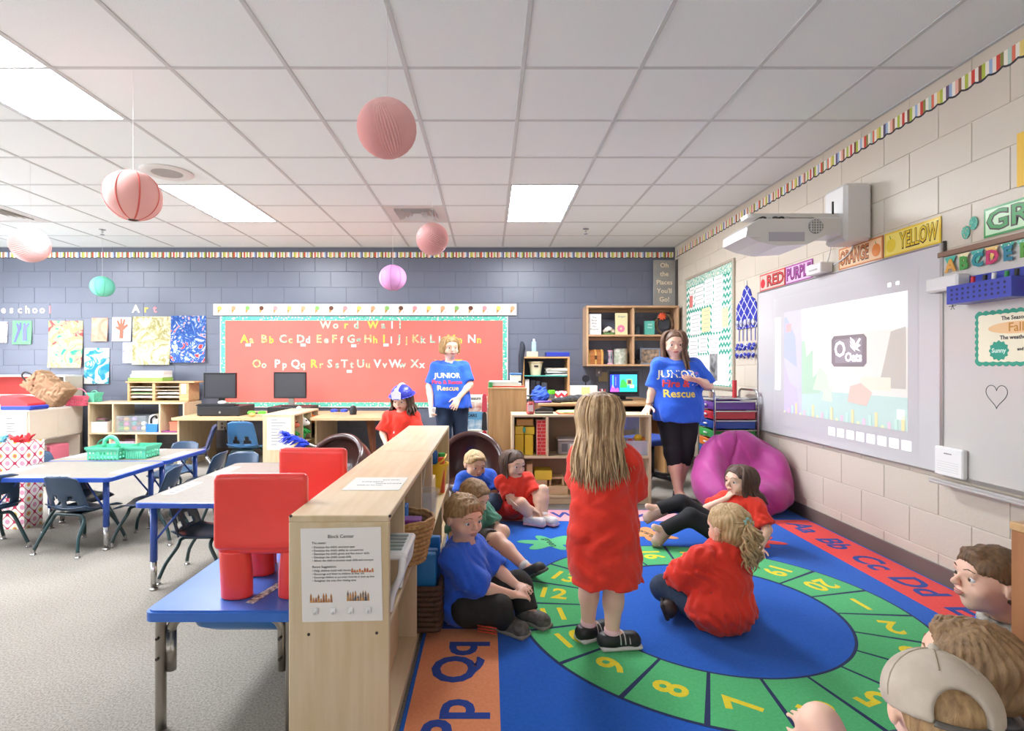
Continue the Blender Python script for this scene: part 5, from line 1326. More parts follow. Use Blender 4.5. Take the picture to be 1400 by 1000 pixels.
def sp(x0, x1, z0, z1, hx, nm='screen_patch', y=6.3072, e=.8, poly=None):
    W, H = mx1-mx0, mz1-mz0
    if poly: return MB().prism([(mx0+W*a_, mz0+H*b_) for a_, b_ in poly], y-.0004, y, 'y').build(nm, scrm(hx, e), tm, world=True)
    return MB().box(mx0+W*x0, mx0+W*x1, y-.0004, y, mz0+H*z0, mz0+H*z1).build(nm, scrm(hx, e), tm, world=True)
sp(.02, .36, .12, .88, '#2438b0'); sp(.36, .97, .12, .88, '#35a0c8'); sp(.36, .97, .12, .34, '#1fa894', y=6.3068)
sp(0, 0, 0, 0, '#2fa03c', poly=[(.36, .3), (.62, .3), (.6, .5), (.5, .7), (.4, .62)], y=6.3066); sp(0, 0, 0, 0, '#b848c8', poly=[(.02, .12), (.34, .12), (.30, .3), (.2, .24), (.1, .45)], y=6.3066)
sp(.6, .8, .42, .68, '#7a8a4a', y=6.3066); sp(.64, .76, .47, .63, '#3a3040', y=6.3064); sp(.1, .14, .3, .85, '#4aa8e8', y=6.3066); sp(.2, .23, .4, .78, '#6a60e8', y=6.3066); sp(.72, .86, .3, .42, '#e0c8a0', y=6.3062)
one('letter_box', MB().box(0, .3, 0, .12, 0, .175, .004), mat('#d9d6cf', .55), 'pale grey file box with orange note on teacher desk', 'box', (U(781, 6.2), 6.2, DT))
one('sticky_note', MB().box(0, .095, 0, .001, 0, .13), mat('#f2cf8c', .7), 'orange sticky note on the pale grey file box', 'note', (U(795, 6.2), 6.198, DT+.03))
t = thing('pen_cup', (U(824, 6.15), 6.15, DT), 'dark pen cup with red pens beside the cartoon monitor', 'pen cup')
MB().lathe([(.03, 0), (.034, .08), (.03, .08), (.027, .004)], 14).build('cup', BLACKP, t, 'auto')
for q in range(4): MB().tube([(.01*math.cos(q*1.6), .01*math.sin(q*1.6), .01), (.03*math.cos(q*1.6), .03*math.sin(q*1.6), .14)], .005, 6).build('pen', mat(['#c83040', '#e4e0dc', '#b82838', '#8c2030'][q], .4), t)
one('black_fan', MB().lathe([(.04, -.012), (.045, 0), (.04, .012)], 20, M=Matrix.Translation((0, 0, .25)) @ Matrix.Rotation(math.pi/2, 4, 'X')).tube([(0, .01, .21), (0, .01, .0)], .008, 8).lathe([(.05, 0), (.05, .01), (.01, .014)], 16), BLACKP, 'small round black desk fan behind the file box', 'fan', (U(801, 6.45), 6.45, DT+.0005), smooth='auto')
sculpt('grey_scarf', [cap((0, 0, .03), (.12, .02, .04), .028, .035), cap((.12, .02, .04), (.26, -.02, .05), .035, .03), cap((.2, 0, .06), (.34, .03, .055), .025, .022), cap((-.06, .02, .025), (.03, -.03, .03), .022, .026)], .008, mat('#4a4a4c', .9, noise=(40, '#2c2c2e', 3), bump=(60, .8, .006)), None, k=.015, wr=wrinkle(.004, 2.0, 4))
o = bpy.data.objects['grey_scarf']; o.location = (U(765, 5.9), 5.92, DT); tag(o, 'crumpled dark grey scarf lying on the teacher desk', 'scarf')
one('manila_folder', MB().box(-.17, .17, -.12, .12, 0, .006, .001), mat('#e3c184', .7), 'manila folder lying at the front of teacher desk', 'folder', (U(785, 5.88)+.02, 5.96, DT+.0005), .1)
sculpt('blue_bag', [ell((0, 0, .07), (.1, .07, .07)), cap((-.04, 0, .12), (-.02, 0, .17), .035, .02), cap((.03, 0, .12), (.05, 0, .155), .03, .018)], .008, mat('#2a50b4', .7, bump=(40, .6, .006)), None, k=.03, wr=wrinkle(.007, 1.8, 7))
o = bpy.data.objects['blue_bag']; o.location = (U(738, 6.0), 5.95, DT); tag(o, 'crumpled blue drawstring bag on the teacher desk', 'bag')
one('purple_tube', MB().tube([(-.09, 0, .014), (.09, .02, .014)], .013, 10), mat('#7a5ab0', .4), 'purple tube lying before the blue drawstring bag', 'tube', (U(742, 5.9), 5.855, DT+.0005), smooth=True)
t = thing('lidded_jar', (U(754, 6.1), 6.1, DT), 'clear jar with lime green lid on teacher desk', 'jar')
MB().lathe([(.035, 0), (.042, .01), (.042, .085), (.036, .09)], 18).build('jar', clr, t, 'auto'); MB().lathe([(.044, .088), (.044, .125), (.03, .13), (.001, .13)], 18).build('lid', mat('#6ccc2c', .4), t, 'auto')
def chev(nt):
    o = objxyz(nt); w = mth(nt, 'PINGPONG', mth(nt, 'MULTIPLY', o[0], 14), .5)
    return mth(nt, 'FRACT', mth(nt, 'ADD', mth(nt, 'MULTIPLY', o[2], 14), w))
one('chevron_pouch', MB().box(-.07, .07, -.04, .04, 0, .12, .02), ramp_mat('chevron_red', [(0, '#d83040'), (.5, '#f2eeea')], chev, .6), 'red and white chevron pouch on the teacher desk', 'pouch', (U(767, 6.1), 6.1, DT))
# wooden organizer near the wall
t = thing('wooden_organizer', (U(748, 6.55), 6.7, DT), 'small wooden shelf organizer with teal shelf on teacher desk', 'organizer')
OX0, OX1, OZ = U(714, 6.5), U(779, 6.5), V(488, 6.5)
board(t, 'side_panel', OX0, OX0+.025, 6.5, 6.8, 0, OZ-.02, OAK_Z); board(t, 'side_panel', OX1-.025, OX1, 6.5, 6.8, DT, OZ-.02, OAK_Z); board(t, 'top_panel', OX0, OX1, 6.5, 6.8, OZ-.02, OZ, OAK_X)
MZ = V(513.5, 6.5); board(t, 'teal_shelf', OX0+.025, OX1-.025, 6.49, 6.8, MZ-.014, MZ, mat('#3f9a8c', .4)); board(t, 'back_panel', OX0+.025, OX1-.025, 6.79, 6.8, DT, OZ-.02, mat('#4a4a54', .6))
cr = mat('#e0d0ac', .7, bump=(60, .5, .004))
t = thing('cream_basket', (U(733, 6.55), 6.62, MZ), 'cream fabric basket with dark handle in the organizer', 'basket')
MB().lathe([(.06, .001), (.085, .15), (.095, .155), (.09, .165), (.075, .155), (.055, .006), (.001, .006)], 20).build('basket', cr, t, 'auto'); MB().box(-.025, .025, -.088, -.08, .1, .12, .004).build('handle_slot', BLACKP, t)
for q in range(6): one('notebook', MB().box(-.13, .13, -.09, .09, 0, .014, .002), mat(['#d8d0c0', '#3c3c3e', '#e8e2d6', '#8c8478', '#efeae0', '#b8ae9c'][q], .7), ['lowest tan', 'black', 'white', 'grey brown', 'cream', 'topmost beige'][q] + ' notebook piled on the teal shelf of organizer', 'notebook', (U(761, 6.6), 6.63, MZ+.0005+.0145*q), .08*((q % 3)-1), 'notebooks in the organizer')
for q, (hx, w, hh) in enumerate((('#e8e6e0', .05, .24), ('#1f1f24', .06, .23), ('#2a2a30', .05, .22), ('#3a3c48', .07, .2))): one('ring_binder', MB().box(0, w, 0, .2, 0, hh, .004), mat(hx, .5), ['white', 'tall black', 'shorter black', 'slate'][q] + ' binder standing under the teal shelf of organizer', 'binder', (OX0+.035+.065*q, 6.53, DT), group='binders in the organizer')
one('yellow_box', MB().box(0, .13, 0, .1, 0, .062, .003), mat('#e8dca0', .6), 'pale yellow box under the water bottle on organizer', 'box', (U(720.5, 6.55), 6.55, OZ+.0005))
t = thing('water_bottle', (U(730, 6.6), 6.6, OZ+.063), 'clear water bottle with pale cap on top of organizer', 'bottle')
MB().lathe([(.026, 0), (.03, .01), (.03, .08), (.026, .095), (.03, .11), (.012, .135)], 16).build('bottle', mat('#b4d8e4', .1, alpha=.6, coat=.5), t, 'auto'); MB().lathe([(.014, .135), (.014, .153), (.001, .154)], 12).build('cap', WHITE, t, 'auto')
one('blue_tray', MB().box(0, .28, 0, .2, 0, .055, .006), mat('#28389c', .4), 'flat dark blue tray on top of the organizer', 'tray', (U(747, 6.55), 6.55, OZ+.0005))
one('black_umbrella', MB().tube(catmull([(0, 0, -.55), (0, 0, -.2), (.005, 0, 0), (.02, 0, .1), (.01, 0, .18)], 4), [.012, .014, .018, .022, .026, .03, .032, .034, .036, .036, .036, .036, .034, .032, .028, .02, .01], 10), mat('#1d2430', .6, bump=(40, .4, .004)), 'black folded umbrella hanging on the organizer left side', 'umbrella', (U(713, 6.5)-.01, 6.46, V(488, 6.46)), smooth=True)
# office chair behind the desk
t = thing('office_chair', (1.60, 5.38, 0), 'dark office chair with blue seat behind the block shelf', 'chair', .5)
for q in range(5):
    a_ = q*2*math.pi/5; l = MB().tube([(0, 0, .10), (.26*math.cos(a_), .26*math.sin(a_), .07)], .025, 8, r1=.015).build('base_arm', BLACKP, t, True)
    MB().tube([(.26*math.cos(a_)-.012, .26*math.sin(a_), .028), (.26*math.cos(a_)+.012, .26*math.sin(a_), .028)], .027, 12).build('caster', BLACKP, l, True)
MB().tube([(0, 0, .09), (0, 0, .4)], .026, 12).build('gas_column', BLACKP, t, True)
sculpt('seat', [rbox((0, 0, .44), (.21, .2, .035), .03)], .012, mat('#23408c', .8), t, k=.02); sculpt('backrest', [rbox((0, .21, .60), (.17, .03, .08), .03)], .012, mat('#23408c', .8), t, k=.02); MB().box(-.03, .03, .19, .22, .40, .6, .005).build('back_bar', BLACKP, t)
# ------------------------------------------------------------------ oak wall shelf with ornaments
t = thing('wall_shelf', (1.78, 6.97, 1.17), 'oak wall shelf of four open boxes above the teacher desk', 'shelf')
A, B, F0, F1 = 1.214, 2.37, 6.82, 7.112; Z0, Z1, ZM = V(501, 6.82), V(418, 6.82), V(459, 6.82); oz, ox = wood('#c8a27c', '#b98f68', axis='z'), wood('#c8a27c', '#b98f68', axis='x')
board(t, 'side_panel', A, A+.025, F0, F1, Z0+.025, Z1-.025, oz); board(t, 'side_panel', B-.025, B, F0, F1, Z0+.025, Z1-.025, oz); board(t, 'top_panel', A, B, F0, F1, Z1-.025, Z1, ox); board(t, 'bottom_panel', A, B, F0, F1, Z0, Z0+.025, ox)
mxx = 1.80; board(t, 'divider', mxx-.0125, mxx+.0125, F0, F1, Z0+.025, Z1-.025, oz); board(t, 'inner_shelf', A+.025, mxx-.0125, F0, F1, ZM-.012, ZM+.012, ox); board(t, 'inner_shelf', mxx+.0125, B-.025, F0, F1, ZM-.012, ZM+.012, ox)
for z in (Z1-.06, ZM-.05): board(t, 'hanging_rail', A+.025, B-.025, F1-.015, F1, z, z+.035, ox)
zu, zl = ZM+.0125, Z0+.0255; YS = 6.88
def sx(px): return U(px, YS)
def story(px0, px1, hh, z, hx, label, words, wc='#3a3a3c', d=.03, size=.032, rz=0):
    t = thing('story_book', (sx((px0+px1)/2), YS+d/2, z), label, 'book', rz); w = (px1-px0)*YS/FPX
    MB().box(-w/2, w/2, -d/2, d/2, 0, hh, .002).build('cover', mat(hx, .5), t); MB().box(w/2-.003, w/2+.0005, -d/2+.003, d/2-.003, .003, hh-.003).build('page_block', PAPER, t)
    for n, s in enumerate(words): text('title', s, size, back_face(0, -d/2-.0005, hh-.045-n*size*1.15), mat(wc, .6), t, world=False, extr=.0004)
    return t
story(803, 822, .262, zu, '#e6e0d8', 'cream story book with plain black title on upper shelf', ['The', 'Book', 'With', 'No', 'Pictures'])
story(842, 858, .275, zu, '#dcd2a0', 'yellowish story book with pink picture on upper shelf', ['Dragon', '', ''], '#4a6a8c', .05)
text('cover_art', 'o', .16, back_face(sx(849), YS-.002+.0, zu+.09), mat('#d87a98', .6), bpy.data.objects['story_book.001'], bold=.01)
t = thing('flower_dome', (sx(834), YS+.08, zu), 'white ornament on leafy green base on upper shelf', 'ornament')
MB().lathe([(.09, 0), (.085, .02), (.06, .03)], 20).build('base', mat('#4a6a3c', .7, noise=(60, '#7a9a54', 3)), t, 'auto'); sculpt('blossoms', [ell((.05*math.cos(i), .035*math.sin(i), .05+.012*(i % 3)), (.028, .026, .026)) for i in range(7)] + [ell((0, 0, .085), (.03, .03, .028))], .007, mat('#e8dcd0', .6), t, k=.008)
one('glass_jar', MB().lathe([(.03, 0), (.036, .01), (.036, .09), (.028, .1), (.028, .115)], 16), mat('#6c7480', .15, alpha=.6), 'smoky glass jar on the upper right wall shelf', 'jar', (sx(873), YS+.08, zu), smooth='auto')
story(882, 895, .175, zu, '#58b09c', 'small teal gift book on the upper right wall shelf', ['wild', 'free'], '#e8f0e8', .05)
t = thing('autumn_wreath', (sx(910), YS+.05, zu), 'brown twig wreath with orange flower leaning on wall shelf', 'wreath')
R = random.Random(11); mb = MB()
for q in range(9):
    pts = [((.105+R.uniform(-.018, .018))*math.cos(i*2*math.pi/16+q), R.uniform(-.012, .012), .14+(.125+R.uniform(-.015, .012))*math.sin(i*2*math.pi/16+q)) for i in range(17)]
    mb.tube(catmull(pts, 2), .0075, 5)
mb.build('twig_ring', mat('#7a6248', .8, noise=(40, '#4c3c2c', 3)), t, True)
MB().lathe([(.075, 0), (.075, .006)], 20, M=Matrix.Translation((0, .012, .14)) @ Matrix.Rotation(math.pi/2, 4, 'X')).build('chalkboard', mat('#3a3c40', .7), t)
for q in range(9):
    a_ = q*.7; MB().ball((0, 0, 0), (.035, .006, .013), 8, M=Matrix.Translation((-.035+.022*math.cos(a_), -.025, .235+.022*math.sin(a_))) @ Matrix.Rotation(-a_, 4, 'Y')).build('petal', mat('#e0562c', .6), t, True)
t = thing('treasure_chest', (sx(814), YS+.07, zl), 'little wooden treasure chest with straps on wall shelf', 'chest')
chw = wood('#b8743c', '#9c5c2c', axis='x'); ca, cb = sx(803.5), sx(825.5)
MB().box(ca, cb, YS, YS+.14, zl, zl+.11, .003).build('box_body', chw, t, world=True); MB().prism([(YS+.07+.07*math.cos(i*math.pi/8), zl+.11+.075*math.sin(i*math.pi/8)) for i in range(9)], ca, cb, 'x').build('domed_lid', chw, t, world=True)
for x in (ca+.02, (ca+cb)/2, cb-.02):
    MB().prism([(YS+.07+.074*math.cos(i*math.pi/8), zl+.11+.079*math.sin(i*math.pi/8)) for i in range(9)] + [(YS-.004, zl), (YS+.144, zl)], x-.01, x+.01, 'x').build('strap', mat('#d8b060', .4, .3), t, world=True)
MB().box((ca+cb)/2-.014, (ca+cb)/2+.014, YS-.012, YS-.002, zl+.06, zl+.11, .003).build('lock', mat('#6a4a2c', .4, .5), t, world=True)
t = thing('hourglass', (sx(835.5), YS+.05, zl), 'pink ended hourglass on the lower wall shelf', 'hourglass')
for z in (0, .16): MB().lathe([(.034, z), (.034, z+.016)], 16).build('end_cap', mat('#d8a0b8', .5), t)
MB().lathe([(.026, .016), (.026, .05), (.006, .088), (.026, .126), (.026, .16)], 16).build('glass', mat('#d8dce0', .1, alpha=.5), t, True)
for q in range(3): MB().tube([(.03*math.cos(q*2.1), .03*math.sin(q*2.1), .01), (.03*math.cos(q*2.1), .03*math.sin(q*2.1), .166)], .003, 6).build('post', mat('#c890a8', .5), t)
t = thing('floral_tin', (sx(850), YS+.07, zl), 'pale floral tin with gold and green print on wall shelf', 'tin')
MB().lathe([(.085, 0), (.085, .19), (.08, .195), (.001, .195)], 24).build('can', mat('#cfcac0', .35, noise=(26, '#8c9a7c', 4)), t, 'auto'); MB().lathe([(.087, .178), (.087, .19)], 24).build('rim_band', STEEL, t)
t = thing('framed_photo', (sx(890), YS+.1, zl), 'framed photo with pale frame on the lower wall shelf', 'picture frame')
fa, fb = sx(878), sx(906); f = MB(); f.box(fa, fb, YS+.1, YS+.115, zl, zl+.016); f.box(fa, fb, YS+.1, YS+.115, zl+.19, zl+.206); f.box(fa, fa+.014, YS+.1, YS+.115, zl+.016, zl+.19); f.box(fb-.014, fb, YS+.1, YS+.115, zl+.016, zl+.19)
f.build('frame', mat('#8c98ac', .4), t, world=True); MB().box(fa+.014, fb-.014, YS+.106, YS+.112, zl+.016, zl+.19).build('photo', mat('#5a5450', .4, noise=(22, '#c8a888', 3)), t, world=True)
one('black_bird', MB().ball((0, 0, .03), (.035, .022, .03), 12).ball((-.03, 0, .06), .018, 10), BLACKP, 'little black bird figurine on the lower wall shelf', 'figurine', (sx(873.5), YS+.03, zl), smooth=True)
t = thing('places_sign', (2.26, 7.07, Z1), 'grey sign with pale lettering standing on the wall shelf', 'sign')
sz = V(356, 7.07)-Z1; MB().box(2.12, 2.405, 7.06, 7.075, Z1+.0005, Z1+sz, .003).build('panel', mat('#8c8a84', .6, noise=(6, '#9c9a92', 3)), t, world=True)
MB().box(2.406, 2.416, 7.0, 7.1, Z1+.0005, Z1+sz, .002).build('dark_edge', mat('#4a4440', .6), t, world=True)
for n, s in enumerate(['Oh', 'the', 'Places', 'You\'ll', 'Go!']): text('sign_text', s, .085, back_face(2.262, 7.0585, Z1+sz-.07-.11*n), mat('#e8d8b8', .6), t, bold=.001)
t = thing('wall_switch', (U(823, 7.1), 7.11, V(509, 7.1)), 'small grey switch plate under the oak wall shelf', 'switch')
MB().box(U(815, 7.1), U(823, 7.1), 7.108, 7.118, V(515, 7.1), V(504, 7.1), .002).build('plate', mat('#7c7c80', .4), t, world=True); MB().box(U(818, 7.1), U(820, 7.1), 7.103, 7.108, V(511, 7.1), V(508, 7.1)).build('toggle', WHITE, t, world=True)
one('cork_square', MB().box(0, .12, 0, .006, 0, .125, .002), mat('#9a8f70', .8), 'olive square tile pinned below the oak wall shelf', 'tile', (U(818.5, 7.1)+.0, 7.11, V(522, 7.1)))
# ------------------------------------------------------------------ drawer cart
t = thing('drawer_cart', (2.17, 4.98, 0), 'chrome cart of seven coloured drawers beside the bean bag', 'drawer cart')
ca, cb, cy0, cy1 = 1.98, 2.36, 4.80, 5.16
for x in (ca, cb):
    MB().tube([(x, cy0, .06), (x, cy0, .90)] + arc((x, cy0+.05, .90), .05, 180, 90, 5, 'yz') + arc((x, cy1-.05, .90), .05, 90, 0, 5, 'yz') + [(x, cy1, .06)], .011, 8).build('side_frame', CHROME, t, True, world=True)
for y in (cy0, cy1):
    MB().tube([(ca, y, .875), (cb, y, .875)], .008, 8).build('cross_bar', CHROME, t, True, world=True)
    for x in (ca, cb): MB().lathe([(.022, 0), (.026, .02), (.02, .045), (.006, .06)], 12, (x, y, .001)).build('caster', BLACKP, t, 'auto', world=True)
MB().box(ca, cb, cy0, cy1, .868, .872).build('top_shelf', mat('#d8d8da', .2, alpha=.5), t, world=True)
names = ['purple', 'red', 'blue', 'green', 'orange', 'blue', 'red']
for q, hx in enumerate(('#6a3c9c', '#c8303c', '#2c50a8', '#3fa04c', '#e07a34', '#2f6fb8', '#c83040')):
    z1_ = .845 - .084*q; z0_ = z1_ - .068; m = mat(hx, .25, coat=.3, alpha=.93)
    d = MB(); d.box(ca+.02, cb-.015, cy0+.012, cy1-.012, z0_, z0_+.004); d.box(ca+.02, cb-.015, cy0+.012, cy0+.016, z0_, z1_); d.box(ca+.02, cb-.015, cy1-.016, cy1-.012, z0_, z1_); d.box(cb-.019, cb-.015, cy0+.012, cy1-.012, z0_, z1_); d.box(ca+.0, ca+.02, cy0+.01, cy1-.01, z0_, z1_, .004)
    dd = d.build('drawer', m, t, world=True); dd['label'] = names[q] + ' drawer'
    MB().tube([(ca-.012, (cy0+cy1)/2-.03, z1_-.03), (ca-.012, (cy0+cy1)/2+.03, z1_-.03)], .008, 8).build('handle', WHITE, dd, True, world=True)
    for y in (cy0, cy1): MB().box(ca, cb, y-.004, y+.004, z1_+.002, z1_+.010).build('drawer_rail', CHROME, t, world=True)
for q in range(2): one('tube_holder', MB().tube([(0, 0, 0), (0, 0, .16)], .02, 10), mat(['#b89a84', '#c83a3c'][q], .5), ['tan', 'red'][q] + ' cardboard tube standing on the chrome drawer cart', 'tube', (2.06+.22*q, 5.08, .8725), smooth='auto')
# ------------------------------------------------------------------ bean bag
bb = mat('#bb3f92', .55, noise=(5, '#a83484', 3), bump=(25, .35, .01), sheen=.2)
pr = [ell((0, 0, .17), (.35, .30, .19)), ell((.02, .15, .36), (.31, .17, .27)), ell((.0, -.12, .15), (.33, .20, .16)), ell((-.22, .05, .24), (.15, .2, .2)), ell((.26, .05, .26), (.14, .21, .24))]
def bbw(X, Y, Z):
    th = np.arctan2(X-.03, .22-Y) + .18*np.sin(7*Z+4*X)
    return .024*np.exp(-(np.sin(2.5*th+.9)/.13)**2)*np.clip(Z/.25, .15, 1) + .010*np.exp(-(np.sin(13*Z+7*X+3*th)/.22)**2)*np.exp(-((X+.1)/.2)**2) + .004*np.sin(24*X-19*Z+12*Y) + .003*np.sin(43*X+31*Z)
o = sculpt('bean_bag', pr + [ell((-.03, -.22, .47), (.24, .22, .20), op='s', k=.10), plane((0, 0, .001), (0, 0, -1))], .010, bb, None, k=.08, wr=bbw); o.location = (2.03, 4.40, 0); tag(o, 'magenta bean bag chair slumped against the cream wall', 'bean bag')
# ------------------------------------------------------------------ paper lanterns
def accordion(c, r, label, axis, hx='#f5c2be'):
    t = thing('paper_lantern', c, label, 'lantern', group='hanging paper lanterns')
    n = 56; L = 13; vs = []; fs = []
    ax = Vector(axis).normalized(); Rm = ax.to_track_quat('Z', 'Y').to_matrix()
    for j in range(L+1):
        ph = math.pi*j/L
        for i in range(n*2):
            th = math.pi*i/n; rr = r*math.sin(ph)*(1 if i % 2 else .90) + .003
            vs.append(Rm @ Vector((rr*math.cos(th), rr*math.sin(th), -r*math.cos(ph))))
    w = n*2
    for j in range(L):
        for i in range(w): fs.append((j*w+i, j*w+(i+1) % w, (j+1)*w+(i+1) % w, (j+1)*w+i))
    mb = MB().add(vs, fs); mb.build('pleated_paper', mat(hx, .8), t)
    MB().tube([(0, 0, r*.97), (0, 0, CZ-c[2])], .0012, 4).build('string', mat('#d8d4d0', .6), t); return t
def ribbed(c, r, label, hx, hx2, sq=.94):
    t = thing('paper_lantern', c, label, 'lantern', group='hanging paper lanterns')
    n = 22; prof = []
    for j in range(n*2+1):
        ph = math.pi*(.06 + .88*j/(n*2)); rr = r*math.sin(ph)*(1.0 if j % 2 == 0 else .985)
        prof.append((rr, -r*sq*math.cos(ph)))
    MB().lathe(prof, 36, cap=False).build('paper_globe', mat(hx, .7), t, True)
    for q in range(8):
        a = q*math.pi/4; MB().tube([(1.004*p[0]*math.cos(a), 1.004*p[0]*math.sin(a), p[1]) for p in prof[::2]], .004, 4, flat=.4).build('paper_seam', mat(hx2, .7), t)
    for z in (-1, 1): MB().tube(arc((0, 0, z*r*sq*.98), r*.18, 0, 360, 16, 'xy'), .003, 5, cap=False).build('wire_ring', STEEL, t)
    MB().tube([(0, 0, r*.95), (0, 0, CZ-c[2])], .0012, 4).build('string', mat('#e8e4e0', .6), t); return t
def LP(px, py, Y): q = P(px, py, Y); return (q.x, q.y, q.z)
accordion(LP(529, 176, 2.22), .117, 'largest pleated pink paper lantern hanging nearest, upper centre', (-.2, -.55, .8))
accordion(LP(591, 327, 4.08), .118, 'small pleated pink paper lantern below the ceiling vent', (-.75, -.6, .35))
accordion(LP(41, 335, 4.12), .128, 'pale pink pleated lantern hanging at the left picture edge', (.9, -.3, .1), '#f6cac6')
ribbed(LP(182, 268, 2.85), .136, 'coral red ribbed paper lantern hanging near the round speaker', '#fbbcb2', '#e8685e')
ribbed(LP(140, 392, 6.5), .128, 'mint green ribbed paper lantern above the paintings', '#74d2b4', '#5cbc9e')
ribbed(LP(537, 380, 5.7), .142, 'lilac pink ribbed paper lantern above the red board', '#dc9cd0', '#c884bc')
# ------------------------------------------------------------------ right wall
WX = RX - .002
def rY(px): return RX*FPX/(px-VPX)
def rZ(px, py): return V(py, rY(px))
def rbx(t, name, y0, y1, z0, z1, x1, d, m, b=0.0, label=None):
    return MB().box(x1-d, x1, y0, y1, z0, z1, b).build(name, m, t, world=True, label=label)
t = thing('notice_board', (WX, 6.03, .955), 'framed notice board with teal chevron paper on cream wall', 'bulletin board')
y0, y1, z0, z1 = 5.40, 6.66, .955, 2.20
def chevg(nt):
    o = objxyz(nt); w = mth(nt, 'PINGPONG', mth(nt, 'MULTIPLY', o[1], 14), .5)
    return mth(nt, 'FRACT', mth(nt, 'ADD', mth(nt, 'MULTIPLY', o[2], 14), w))
rbx(t, 'chevron_paper', y0, y1, z0, z1, WX, .012, ramp_mat('chevron_teal', [(0, '#2f9c84'), (.5, '#eef0ea')], chevg, .7))
for a, b, c, d in ((y0-.03, y0, z0-.03, z1+.03), (y1, y1+.03, z0-.03, z1+.03), (y0, y1, z1, z1+.03), (y0, y1, z0-.03, z0)): rbx(t, 'frame_rail', a, b, c, d, WX, .022, mat('#b8ac98', .4, .2), .003)
for a, b, c, d in ((y0, y1, z1-.09, z1), (y0, y0+.05, z0, z1-.09)): rbx(t, 'floral_border', a, b, c, d, WX-.012, .001, dots(1, 2, [(0, '#e8c84a'), (.16, '#e4e8d8'), (.4, '#7fbca8'), (.6, '#c8d8c8')], 22))
R = random.Random(4)
for n, (a, b, c, d) in enumerate(((.22, .42, .62, .90), (.44, .62, .62, .92), (.64, .82, .60, .92), (.08, .20, .66, .9), (.10, .34, .26, .56), (.38, .56, .28, .58), (.60, .80, .26, .60), (.06, .28, .0, .22), (.3, .5, .02, .24), (.54, .74, -.0, .22), (.80, .92, .3, .52), (.02, .62, -.0, .0))):
    if d <= c: continue
    a2, b2 = y1-(y1-y0)*b, y1-(y1-y0)*a; c2, d2 = z0+(z1-z0)*(c*.72+.27), z0+(z1-z0)*(d*.72+.27)
    p = rbx(t, 'posted_sheet', a2, b2, c2, d2, WX-.0125, .0008, mat(['#f2f0ea', '#f4f2ee', '#e8e6e0', '#f0e2a8'][3 if n in (5, 10) else n % 3], .7))
    for q in range(6): rbx(p, 'sheet_line', a2+.02, b2-.02-.02*((q*3+n) % 3), d2-.04-.045*q, d2-.034-.045*q, WX-.0134, .0003, mat('#a8a8a8', .7)) if d2-.04-.045*q > c2 else None
for a, b in ((.05, .5), (.5, .93)):
    a2, b2 = y1-(y1-y0)*b, y1-(y1-y0)*a; p = rbx(t, 'posted_sheet', a2, b2, z0+.01, z0+(z1-z0)*.26, WX-.0125, .0008, mat('#f4f2ee', .7))
rbx(t, 'dark_photo', y0+.36, y0+.56, z0+.05, z0+.34, WX-.0135, .0006, mat('#3a3a3c', .5, noise=(14, '#a8a8a8', 2)))
rbx(t, 'apple_cutout', y1-.2, y1-.1, z1-.34, z1-.2, WX-.0135, .0006, mat('#d87a70', .7))
t = thing('ribbon_holder', (WX, 5.1, 1.25), 'blue and white lattice wall organizer with hanging clips', 'wall organizer')
def quatre(nt):
    o = objxyz(nt); a = mth(nt, 'ABSOLUTE', mth(nt, 'SINE', mth(nt, 'MULTIPLY', mth(nt, 'ADD', o[1], o[2]), 26))); b = mth(nt, 'ABSOLUTE', mth(nt, 'SINE', mth(nt, 'MULTIPLY', mth(nt, 'SUBTRACT', o[1], o[2]), 26)))
    return mth(nt, 'MINIMUM', a, b)
qm = ramp_mat('blue_lattice', [(0, '#e8e8ee'), (.16, '#2c34a4')], quatre, .5)
pts = [(4.92, 1.52), (5.32, 1.52), (5.32, 1.72), (5.27, 1.78), (5.22, 1.80), (5.18, 1.88), (5.12, 1.92), (5.06, 1.88), (5.02, 1.80), (4.97, 1.78), (4.92, 1.72)]
MB().prism(pts, WX-.012, WX, 'x').build('plaque', qm, t, world=True)
for q in range(5):
    y = 4.96+.08*q; MB().box(WX-.006, WX-.003, y-.004, y+.004, 1.40, 1.52).build('ribbon', mat('#3a44b0', .6), t, world=True)
    sculpt('bow', [ell((-.022, y-.014-5.1, 1.36-1.25), (.014, .026, .02), R=(.5, 0, 0)), ell((-.022, y+.014-5.1, 1.33-1.25), (.014, .026, .02), R=(-.5, 0, 0)), ell((-.025, y-5.1, 1.27-1.25), (.014, .03, .022)), cap((-.02, y-5.1, .03), (-.02, y-5.09, -.01), .008)], .006, qm, t, k=.008)
    MB().ball((WX-.022, y, 1.57), (.014, .026, .035), 10).build('clip', mat('#8c8ca4', .5, noise=(30, '#e8e8ee', 2)), t, True, world=True)
MB().tube([(WX-.004, 5.12, 1.92), (WX-.008, 5.12, 1.97)], .004, 6).build('hook', WHITE, t, True, world=True)
